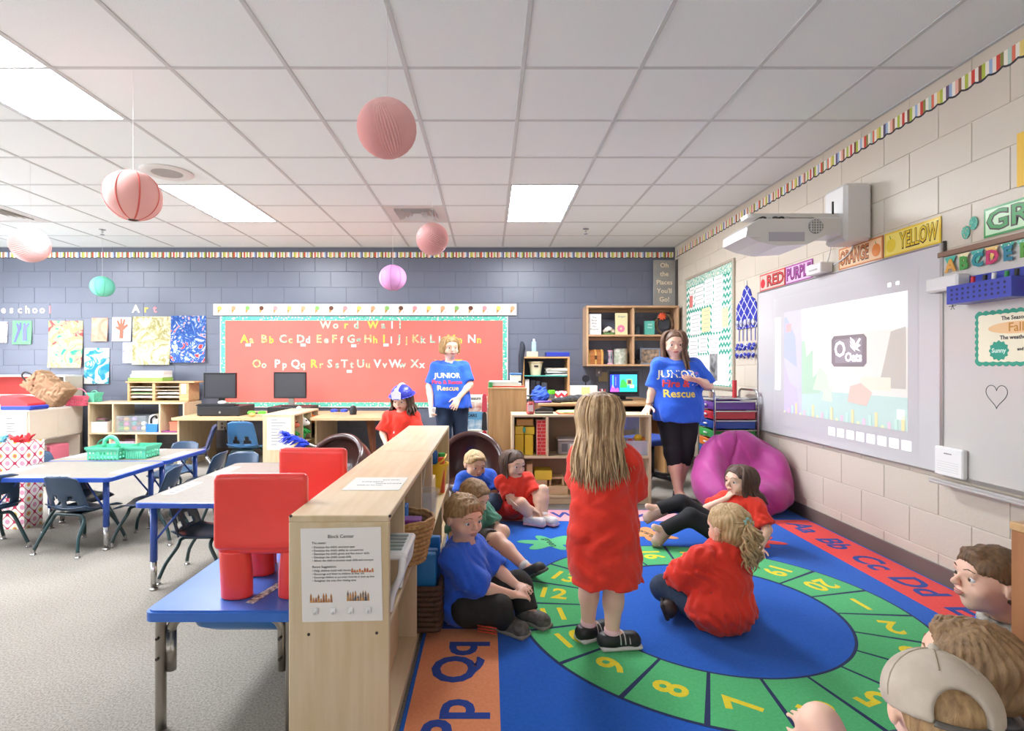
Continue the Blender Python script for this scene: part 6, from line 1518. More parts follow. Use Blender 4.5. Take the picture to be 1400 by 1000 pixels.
# projection whiteboard
WBM = mat('#cfcccb', .25, coat=.15)
t = thing('projection_board', (WX, 3.88, .6), 'wide white projection board showing a pale cartoon picture', 'whiteboard')
y0, y1, z0, z1 = 2.905, 4.87, .605, 1.81
rbx(t, 'board_panel', y0, y1, z0, z1, WX-.006, .014, WBM)
alm = mat('#b8b6b2', .35, .8)
for a, b, c, d in ((y0-.012, y0, z0-.01, z1+.012), (y1, y1+.012, z0-.01, z1+.012), (y0, y1, z1, z1+.012), (y0, y1, z0-.01, z0)): rbx(t, 'frame_rail', a, b, c, d, WX, .026, alm, .002)
PX = WX - .0205
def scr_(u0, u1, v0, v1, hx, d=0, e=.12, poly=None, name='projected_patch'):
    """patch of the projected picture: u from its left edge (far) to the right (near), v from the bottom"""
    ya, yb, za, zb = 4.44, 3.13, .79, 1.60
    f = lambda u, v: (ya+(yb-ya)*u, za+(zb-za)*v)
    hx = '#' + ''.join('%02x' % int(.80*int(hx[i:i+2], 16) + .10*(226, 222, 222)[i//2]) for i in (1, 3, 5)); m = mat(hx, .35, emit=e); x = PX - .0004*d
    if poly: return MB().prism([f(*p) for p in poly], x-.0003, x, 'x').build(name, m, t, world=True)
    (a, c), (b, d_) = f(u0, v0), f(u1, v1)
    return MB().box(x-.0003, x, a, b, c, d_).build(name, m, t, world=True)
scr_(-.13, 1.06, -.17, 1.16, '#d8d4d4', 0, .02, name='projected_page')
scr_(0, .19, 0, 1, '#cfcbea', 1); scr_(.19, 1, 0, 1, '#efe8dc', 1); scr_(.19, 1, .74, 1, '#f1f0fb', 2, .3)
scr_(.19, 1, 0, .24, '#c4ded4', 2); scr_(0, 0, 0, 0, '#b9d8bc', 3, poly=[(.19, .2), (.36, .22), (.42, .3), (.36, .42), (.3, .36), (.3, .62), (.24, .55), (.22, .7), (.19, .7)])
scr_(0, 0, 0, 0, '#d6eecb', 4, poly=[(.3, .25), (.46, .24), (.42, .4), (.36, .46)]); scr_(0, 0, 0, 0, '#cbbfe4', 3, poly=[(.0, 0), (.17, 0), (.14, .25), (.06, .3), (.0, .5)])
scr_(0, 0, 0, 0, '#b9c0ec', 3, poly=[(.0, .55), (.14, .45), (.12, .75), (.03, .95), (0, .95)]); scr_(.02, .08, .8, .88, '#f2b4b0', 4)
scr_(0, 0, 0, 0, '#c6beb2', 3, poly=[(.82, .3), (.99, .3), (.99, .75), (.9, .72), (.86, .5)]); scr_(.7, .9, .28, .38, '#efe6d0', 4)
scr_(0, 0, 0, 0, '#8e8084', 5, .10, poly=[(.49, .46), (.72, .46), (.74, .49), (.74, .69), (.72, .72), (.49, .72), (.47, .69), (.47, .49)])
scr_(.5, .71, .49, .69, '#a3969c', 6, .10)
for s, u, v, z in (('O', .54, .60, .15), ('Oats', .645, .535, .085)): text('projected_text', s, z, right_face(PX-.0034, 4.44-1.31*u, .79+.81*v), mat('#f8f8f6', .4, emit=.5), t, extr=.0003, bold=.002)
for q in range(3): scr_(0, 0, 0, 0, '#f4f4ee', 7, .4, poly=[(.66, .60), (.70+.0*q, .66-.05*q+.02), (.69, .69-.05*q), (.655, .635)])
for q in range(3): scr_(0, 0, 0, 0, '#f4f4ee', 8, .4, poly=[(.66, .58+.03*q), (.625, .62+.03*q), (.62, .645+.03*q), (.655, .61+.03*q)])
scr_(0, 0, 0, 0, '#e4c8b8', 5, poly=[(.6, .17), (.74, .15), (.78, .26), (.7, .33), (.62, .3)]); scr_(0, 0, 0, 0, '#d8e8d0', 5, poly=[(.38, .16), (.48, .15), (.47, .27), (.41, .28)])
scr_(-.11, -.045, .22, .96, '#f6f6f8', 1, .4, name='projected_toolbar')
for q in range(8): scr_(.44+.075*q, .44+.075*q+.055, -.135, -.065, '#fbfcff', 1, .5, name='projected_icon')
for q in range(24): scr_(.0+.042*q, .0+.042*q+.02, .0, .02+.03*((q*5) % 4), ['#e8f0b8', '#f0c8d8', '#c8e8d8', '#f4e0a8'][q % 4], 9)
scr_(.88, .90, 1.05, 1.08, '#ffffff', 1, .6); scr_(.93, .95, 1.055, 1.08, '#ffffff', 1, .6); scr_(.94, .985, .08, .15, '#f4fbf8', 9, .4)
# marker whiteboard at the right
t = thing('marker_board', (WX, 2.0, .57), 'marker whiteboard with brown top rail at right picture edge', 'whiteboard')
y0, y1, z0, z1 = 1.2, 2.885, .605, 1.74
rbx(t, 'board_panel', y0, y1, z0, z1, WX-.004, .014, mat('#cfcac3', .22, coat=.2))
rbx(t, 'frame_rail', y1, y1+.01, z0-.01, z1+.01, WX, .026, alm, .002); rbx(t, 'frame_rail', y0, y1, z0-.02, z0, WX, .026, alm, .002)
rbx(t, 'tack_rail', y0, y1+.03, z1+.002, z1+.03, WX, .03, mat('#8a6c58', .5), .003)
rbx(t, 'pen_tray', y0, y1+.02, .552, .566, WX, .085, mat('#cfccc6', .4, .4), .004); rbx(t, 'tray_lip', y0, y1+.02, .566, .580, WX-.079, .006, mat('#cfccc6', .4, .4), .001)
rbx(t, 'corner_post', y1+.004, y1+.016, z1-.02, z1+.09, WX, .012, mat('#4a4a4a', .4, .6))
for q in range(4): rbx(t, 'ruled_line', y0, y1-.3, .66+.035*q, .662+.035*q, WX-.018, .0006, mat('#c4c2c0', .5))
hp = [(2.585-.0*q + .055*(16*math.sin(a)**3)/16, 1.03 + .05*(13*math.cos(a)-5*math.cos(2*a)-2*math.cos(3*a)-math.cos(4*a))/13) for q, a in ((0, i*2*math.pi/40) for i in range(41))]
MB().tube([(WX-.0185, y, z) for y, z in hp], .0018, 4, cap=False).build('drawn_heart', mat('#5a5a5c', .5), t, world=True)
for q in range(3):
    a = q*math.pi/3; MB().tube([(WX-.0185, 2.83-.022*math.cos(a), 1.478-.022*math.sin(a)), (WX-.0185, 2.83+.022*math.cos(a), 1.478+.022*math.sin(a))], .0016, 4).build('drawn_star', INK, t, world=True)
text('drawn_word', 'Ex', .045, right_face(WX-.0185, 2.80, 1.535), INK, t)
t = thing('letter_bunting', (WX-.03, 2.5, 1.6), 'teal pennant bunting with letters A to H on the marker board', 'bunting')
R = random.Random(6); pc_ = ['#4fae98', '#e4d8a8', '#58b4a4', '#e8c070', '#4aa690', '#7cc0a8', '#d87a94', '#4fae98']; lc = ['#d8a04c', '#4c9a48', '#2f8c94', '#c83c6a', '#2f7c94', '#5c9a3c', '#2f8cb0', '#c84a4a']
for q in range(9):
    yc = 2.83 - .078*q
    MB().prism([(yc-.036, 1.735), (yc+.036, 1.735), (yc, 1.668)], WX-.0315, WX-.0305, 'x').build('pennant', dots(1, 2, [(0, '#f0ecd8'), (.25, pc_[q % 8]), (.7, pc_[q % 8])], 60), t, world=True)
for q, ch in enumerate('ABCDEFGH'): text('letter', ch, .088, right_face(WX-.034, 2.825-.078*q, 1.683), mat(lc[q], .6), t, extr=.002, bold=.004)
t = thing('pen_basket', (WX-.08, 2.57, 1.48), 'blue perforated pen basket on the marker board', 'basket')
bpl = mat('#2c3fa8', .35, coat=.2)
ya, yb, za, zb, xa = 2.40, 2.74, 1.475, 1.565, WX-.125
for nm, (x0, x1, y0_, y1_, z0_, z1_) in (('front_panel', (xa, xa+.005, ya, yb, za, zb)), ('side_panel', (xa+.005, WX-.022, yb-.005, yb, za, zb)), ('side_panel', (xa+.005, WX-.022, ya, ya+.005, za, zb)), ('bottom_panel', (xa+.005, WX-.022, ya+.005, yb-.005, za, za+.005)), ('back_panel', (WX-.022, WX-.018, ya-.0, yb, za, zb+.05))):
    MB().box(x0, x1, y0_, y1_, z0_, z1_).build(nm, bpl, t, world=True)
hole = mat('#141c54', .5); mb = MB()
for r in range(3):
    for c in range(10): mb.lathe([(.0065, 0), (.0065, .0006)], 10, M=right_face(xa-.0001, yb-.03-.031*c, za+.022+.023*r))
mb.build('perforations', hole, t, world=True); mb = MB()
for r in range(3):
    for c in range(3): mb.lathe([(.0065, 0), (.0065, .0006)], 10, M=frameM((xa+.03+.03*c, yb+.0001, za+.022+.023*r), (-1, 0, 0), (0, 0, 1)))
for q, (hx, nm) in enumerate((('#d8343c', 'red'), ('#2a2a2c', 'black'), ('#e8e6e2', 'white'), ('#2f8c48', 'green'), ('#1f1f22', 'short black'))):
    one('marker_pen', MB().tube([(0, 0, 0), (-.01, -.02, .12)], .009, 10), mat(hx, .4), nm + ' marker standing in the blue pen basket', 'marker', (WX-.07+.008*(q % 2), 2.66-.055*q, za+.0055), group='markers in the pen basket', smooth='auto')
t = thing('projector_control', (WX-.05, 2.84, 1.56), 'white plastic wall box left of the blue pen basket', 'control box')
MB().box(WX-.09, WX-.02, 2.72, 2.92, 1.555, 1.63, .008).build('case', mat('#e8e6e2', .35), t, world=True)
MB().box(WX-.088, WX-.03, 2.74, 2.9, 1.552, 1.556).build('underside', mat('#c4c2be', .4), t, world=True)
t = thing('interactive_box', (WX-.04, 2.82, .60), 'white wall box at lower left of the marker board', 'control box')
MB().box(WX-.05, WX-.02, 2.735, 2.91, .595, .745, .006).build('case', mat('#efece8', .35), t, world=True)
MB().box(WX-.052, WX-.05, 2.80, 2.845, .71, .716).build('logo_strip', mat('#8a8886', .4), t, world=True)
for q in range(5): MB().box(WX-.051, WX-.05, 2.76, 2.89, .62+.012*q, .622+.012*q).build('vent_line', mat('#d0cdc8', .4), t, world=True)
t = thing('season_sign', (WX-.02, 2.47, 1.17), 'teal scalloped sign reading the season is Fall', 'sign')
def scal(y0_, y1_, z0_, z1_, n, m_, amp):
    pts = []
    for k in range(n): pts += [(y0_+(y1_-y0_)*(k+s)/n, z0_-amp*math.sin(math.pi*s)) for s in (0, .25, .5, .75)]
    for k in range(m_): pts += [(y1_+amp*math.sin(math.pi*s), z0_+(z1_-z0_)*(k+s)/m_) for s in (0, .25, .5, .75)]
    for k in range(n): pts += [(y1_-(y1_-y0_)*(k+s)/n, z1_+amp*math.sin(math.pi*s)) for s in (0, .25, .5, .75)]
    for k in range(m_): pts += [(y0_-amp*math.sin(math.pi*s), z1_-(z1_-z0_)*(k+s)/m_) for s in (0, .25, .5, .75)]
    return pts
MB().prism(scal(2.28, 2.69, 1.175, 1.425, 12, 8, .009), WX-.0205, WX-.0185, 'x').build('backing', mat('#2f9c80', .5), t, world=True)
MB().prism(scal(2.295, 2.675, 1.19, 1.41, 10, 7, .004), WX-.0215, WX-.0207, 'x').build('card', mat('#f1e6c8', .6), t, world=True)
MB().prism([(2.485+.14*math.cos(i*.3142), 1.345+.028*math.sin(i*.3142)) for i in range(20)], WX-.022, WX-.0216, 'x').build('ellipse', mat('#eec28c', .6), t, world=True)
MB().prism([(2.57+(.048+.004*math.cos(i*6.283/4))*math.cos(i*.1309), 1.24+(.045+.004*math.cos(i*6.283/4))*math.sin(i*.1309)) for i in range(48)], WX-.022, WX-.0216, 'x').build('badge', mat('#2f9c80', .6), t, world=True)
MB().prism(rrect(2.33, 2.43, 1.20, 1.28, .02), WX-.022, WX-.0216, 'x').build('badge', mat('#9cc4e4', .6), t, world=True)
for s, y, z, sz, hx in (('The Season is', 2.485, 1.39, .026, '#3c3a38'), ('Fall', 2.485, 1.345, .058, '#c8862c'), ('The weather is', 2.485, 1.30, .026, '#3c3a38'), ('Sunny', 2.57, 1.24, .03, '#d8f0e4'), ('and', 2.465, 1.245, .02, '#3c3a38'), ('cool', 2.38, 1.24, .028, '#f0f4f8')): text('sign_text', s, sz, right_face(WX-.0222, y, z), mat(hx, .6), t, extr=.0003, bold=.0006)
one('red_magnet', MB().box(-.008, 0, -.03, .03, -.03, .03, .006), mat('#d84048', .4), 'red square magnet on the marker board', 'magnet', (WX-.018, 2.36, 1.53))
# colour word signs
def colour_sign(y0_, y1_, word, bg, fg, fruit, label, z0_=1.825, hh=.145):
    t = thing('colour_sign', (WX-.004, (y0_+y1_)/2, z0_), label, 'sign', group='colour word signs over the boards')
    MB().box(WX-.006, WX-.002, y0_, y1_, z0_, z0_+hh).build('border', mat(fg, .3, coat=.4), t, world=True); MB().box(WX-.0068, WX-.006, y0_+.01, y1_-.01, z0_+.01, z0_+hh-.01).build('card', mat(bg, .3, coat=.4), t, world=True)
    L = y1_-y0_; vs, fs = text_data(word, .13, .001, .003); w = max(q[0] for q in vs)-min(q[0] for q in vs)
    fl = -1 if fruit[0] == 'l' else 1; yc = (y0_+y1_)/2 + fl*(-.0 if fruit[1] is None else .055)
    k = (L - .04 - (.10 if fruit[1] else 0))/w
    text('letters', word, .13, right_face(WX-.0072, yc, z0_+hh/2-.002), mat('#3a2a24', .4), t, extr=.0004, bold=.006, sx=k); text('letters', word, .13, right_face(WX-.0078, yc, z0_+hh/2), mat(fg, .35, coat=.3), t, extr=.0006, bold=.001, sx=k)
    if fruit[1]:
        cy = y1_-.055 if fruit[0] == 'l' else y0_+.055
        cy = (y1_-.055) if fl < 0 else (y0_+.055)
        MB().prism([(cy+.038*math.cos(i*.314), z0_+hh*.45+.04*math.sin(i*.314)) for i in range(20)], WX-.0078, WX-.0068, 'x').build('fruit', mat(fruit[1], .4), t, world=True); MB().prism([(cy-.004, z0_+hh*.7), (cy+.004, z0_+hh*.7), (cy+.012, z0_+hh*.88)], WX-.0078, WX-.0068, 'x').build('leaf', mat('#3f8c44', .5), t, world=True)
colour_sign(4.46, 4.87, 'RED', '#f4c8b8', '#d8403c', ('l', '#d8343c'), 'sign reading RED with apple above the projection board')
colour_sign(4.08, 4.45, 'PURPLE', '#e8c0e0', '#a83c98', ('l', None), 'sign reading PURPLE above the projection board')
colour_sign(3.35, 3.77, 'ORANGE', '#f6cfa0', '#d8803c', ('r', '#e88a3c'), 'sign reading ORANGE above the projection board')
colour_sign(2.92, 3.335, 'YELLOW', '#f2dc6c', '#e8c428', ('l', '#e8cc38'), 'sign reading YELLOW at the board corner')
colour_sign(2.13, 2.665, 'GREEN', '#c0e4b8', '#2f9444', ('r', None), 'sign reading GREEN at the right picture edge', 1.79, .14)
t = thing('sensor_box', (WX-.04, 3.93, 1.82), 'white sensor box between the purple and orange signs', 'control box')
MB().box(WX-.09, WX-.002, 3.84, 4.02, 1.825, 1.90, .006).build('case', mat('#e6e3de', .35), t, world=True); MB().box(WX-.092, WX-.09, 3.88, 3.98, 1.85, 1.862).build('window', mat('#bcb9b4', .3), t, world=True)
MB().tube(catmull([(WX-.03, 3.86, 1.90), (WX-.02, 3.84, 1.98), (WX-.015, 3.85, 2.02)], 4), .004, 6).build('cable', WHITE, t, True, world=True)
t = thing('mitten_cutout', (WX-.002, 2.75, 1.81), 'two teal patterned mitten cutouts above the marker board', 'cutout')
for dy, dz in ((0, 0), (-.045, .035)):
    pts = [(2.77+dy+.024*math.cos(i*.4488)*(1 if i < 9 else .9), 1.845+dz+.034*math.sin(i*.4488)) for i in range(14)]
    MB().prism(pts, WX-.004-abs(dy)*.02, WX-.0025-abs(dy)*.02, 'x').build('mitten', dots(1, 2, [(0, '#e8b878'), (.2, '#58b09c'), (.6, '#78c0a8')], 60), t, world=True)
t = thing('yellow_poster', (WX-.002, 2.3, 1.98), 'yellow poster high on cream wall at right picture edge', 'poster')
MB().box(WX-.004, WX-.002, 2.08, 2.50, 1.985, 2.23).build('sheet', mat('#eebf3c', .5), t, world=True); text('poster_word', 'SUNNY', .1, right_face(WX-.0046, 2.29, 2.17), mat('#6a4a8c', .5), t, extr=.0005); text('poster_word', 'DAY', .09, right_face(WX-.0046, 2.29, 2.05), mat('#d8503c', .5), t, extr=.0005)
# ------------------------------------------------------------------ short-throw projector
t = thing('projector', (WX, 3.55, 1.93), 'white short throw projector on an arm from cream wall', 'projector')
pw_ = mat('#dedbd6', .35, coat=.15)
MB().box(2.24, WX-.001, 3.44, 3.66, 1.96, 2.325, .02).build('wall_bracket', pw_, t, world=True)
MB().prism(rrect(1.66, 2.30, 3.50, 3.63, .03), 2.12, 2.145, 'z').build('arm', pw_, t, world=True)
MB().box(2.06, 2.26, 3.47, 3.65, 2.0, 2.115, .012).build('bracket_foot', pw_, t, world=True); MB().box(2.08, 2.12, 3.465, 3.472, 2.03, 2.09).build('dark_recess', mat('#5a5856', .5), t, world=True)
mb = MB(); mb.prism([(1.60, 1.975), (1.68, 1.94), (1.80, 1.915), (1.98, 1.925), (2.10, 1.985), (2.11, 2.05), (2.06, 2.085), (1.68, 2.085), (1.60, 2.03)], 3.40, 3.74, 'y')
mb.build('body', pw_, t, world=True)
MB().prism([(1.59, 1.97), (1.68, 1.965), (1.68, 2.035), (1.60, 2.025)], 3.385, 3.405, 'y').build('front_lip', pw_, t, world=True)
MB().box(1.74, 1.96, 3.395, 3.40, 1.945, 2.0).build('lens_window', mat('#b4b2bc', .2, coat=.4), t, world=True)
gr = MB().lathe([(.045, 0), (.045, .006)], 24, M=back_face(2.03, 3.399, 2.035)); gr.build('fan_grille', mat('#8a8884', .5), t, world=True)
for q in range(5):
    dz = -.032+.016*q; w = math.sqrt(max(.0001, .043**2-dz*dz)); MB().box(2.03-w, 2.03+w, 3.388, 3.394, 2.035+dz-.002, 2.035+dz+.002).build('grille_bar', pw_, t, world=True); MB().box(2.03+dz-.002, 2.03+dz+.002, 3.388, 3.394, 2.035-w, 2.035+w).build('grille_bar', pw_, t, world=True)
for q in range(5): MB().tube(catmull([(1.70+.03*q, 3.54, 2.09), (1.74+.04*q, 3.48, 2.115), (1.82+.03*q, 3.52, 2.10), (1.92+.02*q, 3.56, 2.11)], 4), .006, 6).build('cable', mat(['#3a3a3c', '#e0ddd8', '#57544f', '#2c2c2e', '#c8c4be'][q], .5), t, True, world=True)
MB().tube([(2.2, 3.5, 2.14), (2.2, 3.5, 2.22)], .006, 6).build('mount_rod', mat('#4a4846', .4, .6), t, True, world=True)
MB().tube(catmull([(WX-.02, 3.6, 1.965), (WX-.012, 3.64, 1.93), (WX-.012, 3.7, 1.90), (WX-.02, 3.8, 1.87)], 4), .005, 6).build('power_cable', WHITE, t, True, world=True)
# ------------------------------------------------------------------ oak shelf end at the right edge
t = thing('oak_shelf_end', (1.62, 1.12, 0), 'oak shelf end at the lower right picture edge', 'shelf')
wo = wood('#a8744c', '#97653e', axis='z'); 
board(t, 'end_panel', 1.24, 1.265, .95, 1.30, 0, .78, wo); board(t, 'top_panel', 1.238, 2.0, .95, 1.302, .78, .80, wood('#d0a878', '#c09666', axis='x')); board(t, 'back_panel', 1.265, 2.0, 1.288, 1.30, 0, .78, wo)
board(t, 'end_panel', 1.98, 2.0, .95, 1.288, 0, .78, wo); board(t, 'inner_shelf', 1.265, 1.98, .96, 1.288, .38, .4, wo)
# ------------------------------------------------------------------ people
def vv(*a): return Vector(a)
class Head:
    def __init__(h, c, f, s, u=(0, 0, 1)):
        h.c = Vector(c); h.f = Vector(f).normalized(); h.s = s; u = Vector(u)
        h.u = (u - h.f*u.dot(h.f)).normalized(); h.r = h.f.cross(h.u)
        h.R = np.array([[h.r[i], h.f[i], h.u[i]] for i in range(3)])
    def __call__(h, a, b, c): return h.c + h.r*(a*h.s) + h.f*(b*h.s) + h.u*(c*h.s)
    def e(h, p, r, **k): return ell(h(*p), tuple(q*h.s for q in r), R=h.R, **k)
    def cp(h, p, q, r0, r1=None, **k): return cap(h(*p), h(*q), r0*h.s, (r1 if r1 is not None else r0)*h.s, **k)
def head_prims(h, child=True):
    s = h.s; k = .10*s
    P_ = [h.e((0, -.10, .22), (.76, .92, .80), k=k), h.e((0, .14, -.33), (.60 if child else .56, .62, .62), k=.18*s), h.e((0, .40, -.80), (.22, .2, .18), k=.2*s)]
    for q in (-1, 1):
        P_ += [h.e((q*.36, .42, -.28), (.30, .30, .28), k=.12*s), h.e((q*.79, -.08, -.04), (.08, .17, .24), k=.05*s)]
    P_ += [h.cp((-.36, .68, .25), (.36, .68, .25), .10, k=.15*s)]
    for q in (-1, 1): P_.append(h.e((q*.31, .84, .05), (.17, .12, .10), k=.06*s, op='s'))
    P_ += [h.cp((0, .82, .04), (0, .95, -.17), .06, .10, k=.06*s), h.cp((-.09, .87, -.21), (.09, .87, -.21), .065, k=.05*s)]
    for q in (-1, 1): P_.append(h.cp((q*.31-.13, .705, .142), (q*.31+.13, .705, .142), .048, k=.03*s)); P_.append(h.cp((q*.31-.11, .70, -.075), (q*.31+.11, .70, -.075), .038, k=.03*s))
    P_ += [h.cp((-.12, .77, -.46), (.12, .77, -.46), .075, k=.06*s)]
    return P_
def face_parts(t, h, iris='#5a4632', brow='#8c6a48', lip='#c87a70'):
    for q in (-1, 1):
        e = MB().ball(h(q*.31, .612, .035), .138*h.s, 12).build('eye', mat('#f2efec', .25), t, True)
        MB().ball(h(q*.31, .682, .030), .082*h.s, 10).build('iris', mat(iris, .2), e, True)
        MB().tube([h(q*.15, .80, .27), h(q*.31, .80, .33), h(q*.48, .70, .28)], .035*h.s, 6, r1=.018*h.s, flat=.6).build('eyebrow', mat(brow, .8), t, True)
    MB().tube(catmull([h(-.19, .77, -.455), h(-.06, .84, -.43), h(0, .845, -.44), h(.06, .84, -.43), h(.19, .77, -.455)], 3), [.02*h.s]+[.045*h.s]*11+[.02*h.s], 6).build('lips', mat(lip, .4), t, True)
    MB().tube(catmull([h(-.15, .78, -.50), h(0, .84, -.51), h(.15, .78, -.50)], 3), [.02*h.s]+[.05*h.s]*5+[.02*h.s], 6).build('lower_lip', mat(lip, .4), t, True)
def hand_prims(w, d, n, L, curl=.5, side=1, spread=.12):
    w = Vector(w); d = Vector(d).normalized(); n = Vector(n); n = (n - d*n.dot(d)).normalized(); sd = d.cross(n)*side
    out = []
    for i, ln in enumerate((.36, .42, .40, .31)):
        o = (1.5 - i)*.118*L
        b = w + d*(.50*L) + sd*o
        out.append(cap(w + d*.03*L + sd*(o*.55), b, .085*L, .066*L, k=.02*L*3))
        dd = (d + sd*((1.5-i)*spread)).normalized(); p = b; a = 0
        for j, (fr, bend) in enumerate(((.42, .55), (.33, .8), (.25, .5))):
            a += bend*curl; dr = dd*math.cos(a) + n*math.sin(a); q = p + dr*(ln*fr*L)
            out.append(cap(p, q, (.060-.005*j)*L, (.055-.005*j)*L, k=.012*L)); p = q
    b = w + d*.12*L + sd*.16*L; q = b + (d*.55 + sd*.65 + n*.35).normalized()*.27*L
    out += [cap(b, q, .075*L, .062*L, k=.04*L), cap(q, q + (d*.85 + sd*.25 + n*.4*curl).normalized()*.22*L, .06*L, .05*L, k=.012*L)]
    return out
def ik(a, b, l1, l2, pole):
    a, b = Vector(a), Vector(b); d = b - a; D = min(d.length, (l1+l2)*.999); d.normalize()
    x = (l1*l1 - l2*l2 + D*D)/(2*D); hgt = math.sqrt(max(0, l1*l1 - x*x))
    p = Vector(pole); p = (p - d*p.dot(d)).normalized()
    return a + d*x + p*hgt
def shoe(t, an, toe, L, m, sole, up=(0, 0, 1), h=.05, accent=None, w=.036):
    up = Vector(up).normalized(); toe = Vector(toe); toe = (toe - up*toe.dot(up)).normalized(); B = Vector(an) - up*h; sd = toe.cross(up)
    R = np.array([[sd[i], toe[i], up[i]] for i in range(3)])
    s = sculpt('shoe', [cap(B - toe*.16*L + up*(w*.95), B + toe*.50*L + up*(w*.85), w, w*.95), cap(Vector(an), B + up*w, w*.98, w), ell(B + toe*.56*L + up*w*.7, (w*1.08, .17*L, w*.8), R=R), plane(B + up*.012, -up), plane(Vector(an) + up*.012, up)], .0055, m, t, k=.015)
    sculpt('sole', [rbox(B + toe*.21*L + up*.010, (w*1.10, .53*L, .0095), .009, R=R), ell(B + toe*.56*L + up*.010, (w*1.12, .19*L, .0095), R=R)], .005, sole, s, k=.006)
    if accent:
        for q in (.16, .28, .40): MB().tube(catmull([B + toe*q*L + sd*(w*1.0) + up*.028, B + toe*q*L + sd*w*.55 + up*(w*2.0-.05*q), B + toe*q*L - sd*w*.55 + up*(w*2.0-.05*q), B + toe*q*L - sd*w*1.0 + up*.028], 3), .006, 6, flat=.5).build('strap', accent, s, True)
    return s
def lerp(a, b, t): return Vector(a) + (Vector(b) - Vector(a))*t
def person(label, loc, S, hd, hair, face=None, shirt=None, pants=None, shoes=None, socks=None, skin=SKIN, res=.0055, group='children in the classroom', cat='child', adult=False, body_extra=()):
    """S: joints in metres from the thing's base; every limb is one entry of a left/right pair"""
    t = thing('person', loc, label, cat, group=group)
    K = S.get('k', 1.0); a_ = 1.0
    hs = hd.s
    chest, pel = Vector(S['chest']), Vector(S['pel'])
    P_ = head_prims(hd, not adult)
    P_ += [cap(S['neck'], hd(0, -.12, -.45), .44*hs if adult else .42*hs, .40*hs, k=.03)]
    P_ += [cap(pel, chest, .088*K, .082*K, k=.04), cap(S['sh'][0], S['sh'][1], .040*K, .040*K, k=.03)]
    for i in (0, 1):
        sh, el, wr = S['sh'][i], S['el'][i], S['wr'][i]
        P_ += [cap(sh, el, .035*K, .028*K, k=.02), cap(el, lerp(el, wr, .35), .028*K, .027*K, k=.015), cap(lerp(el, wr, .3), wr, .027*K, .0185*K, k=.012)]
        hp = S['hand'][i]
        P_ += hand_prims(wr, hp[0], hp[1], S.get('handL', .105), hp[2], hp[3] if len(hp) > 3 else 1)
        hip, kn, an = S['hip'][i], S['kn'][i], S['an'][i]
        P_ += [cap(hip, kn, .066*K, .042*K, k=.03), cap(kn, lerp(kn, an, .35), .041*K, .040*K, k=.02), cap(lerp(kn, an, .3), an, .040*K, .026*K, k=.02)]
        td = Vector(S['toe'][i]).normalized()
        P_ += [cap(an, Vector(an) + td*.07*K - vv(0, 0, .012), .024*K, .02*K, k=.02)]
    sculpt('body', P_ + list(body_extra), res, skin, t, k=.02)
    if face is not None: face_parts(t, hd, *face)
    if shirt:
        f = shirt.get('inf', .016); sl = shirt.get('sleeve', .75); Q = []
        for i in (0, 1):                                        # sleeves, cut open at their ends
            e = lerp(S['sh'][i], S['el'][i], sl); d = (e - Vector(S['sh'][i])).normalized()
            Q += [cap(S['sh'][i], e, .038*K + f*.55, .040*K + f*1.0, k=.025)] + list(shirt.get('arm', {}).get(i, [])) + [halfcut(e + d*.012, d, .085*K)]
        if not shirt.get('nobody'): Q += [cap(pel + shirt.get('drop', vv(0, 0, -.01)), chest, (.092 + f)*K, (.082 + f)*K, k=.04)]
        Q += [cap(S['sh'][0], S['sh'][1], .040*K + f*.5, None, k=.035), cap(lerp(chest, S['neck'], .2), lerp(chest, S['neck'], .8), .07*K, .05*K, k=.04)]
        Q += shirt.get('extra', [])
        Q.append(cap(S['neck'] + vv(0, 0, .010) + hd.f*.012, hd(0, .1, -.3), .052*K, .07*K, k=.008, op='s'))
        Q += shirt.get('cut', [])
        o = sculpt('shirt', Q, shirt.get('res', .007), shirt['mat'], t, k=.03, wr=wrinkle(shirt.get('wr', .004), shirt.get('wf', 1.8), int(loc[0]*97) % 50, (1, 1, .6)))
        S['shirt_obj'] = o
    if pants:
        f = pants.get('inf', .013); Q = [cap(pel, pel + vv(0, 0, .03), .092*K + f*.7, None, k=.04)]; th, ca = pants.get('thigh', 1.0), pants.get('calf', .95); ends = []
        for i in (0, 1):
            hip, kn, an = S['hip'][i], S['kn'][i], S['an'][i]
            e = lerp(hip, kn, th); Q.append(cap(hip, e, .066*K + f, (.066 - .024*th)*K + f, k=.025))
            if th >= 1 and ca > 0:
                e2 = lerp(kn, an, ca); Q.append(cap(kn, e2, .042*K + f, .034*K + f, k=.025)); ends.append((e2, (e2-Vector(kn)).normalized()))
            else: ends.append((e, (e-Vector(hip)).normalized()))
        for e, d in ends: Q.append(halfcut(e + d*.012, d, .062*K))
        Q += pants.get('extra', [])
        sculpt('trousers', Q, pants.get('res', .007), pants['mat'], t, k=.025, wr=wrinkle(.002, 1.0, 5))
    if shoes:
        for i in (0, 1):
            shoe(t, S['an'][i], S['toe'][i], shoes.get('L', .15), shoes['mat'], shoes['sole'], S.get('up', [(0, 0, 1)]*2)[i], shoes.get('h', .05), shoes.get('accent'), shoes.get('w', .036))
            if socks: MB().tube([Vector(S['an'][i]) - (Vector(S['kn'][i])-Vector(S['an'][i])).normalized()*.005, lerp(S['an'][i], S['kn'][i], .14)], .031*K, 12, r1=.033*K).build('sock', socks, t, True)
    hair(t, hd)
    return t
def hair_mat(a, b): return mat(a, .5, noise=(6, b, 4), stretch=(14, 14, 2.5), bump=(60, .5, .003))
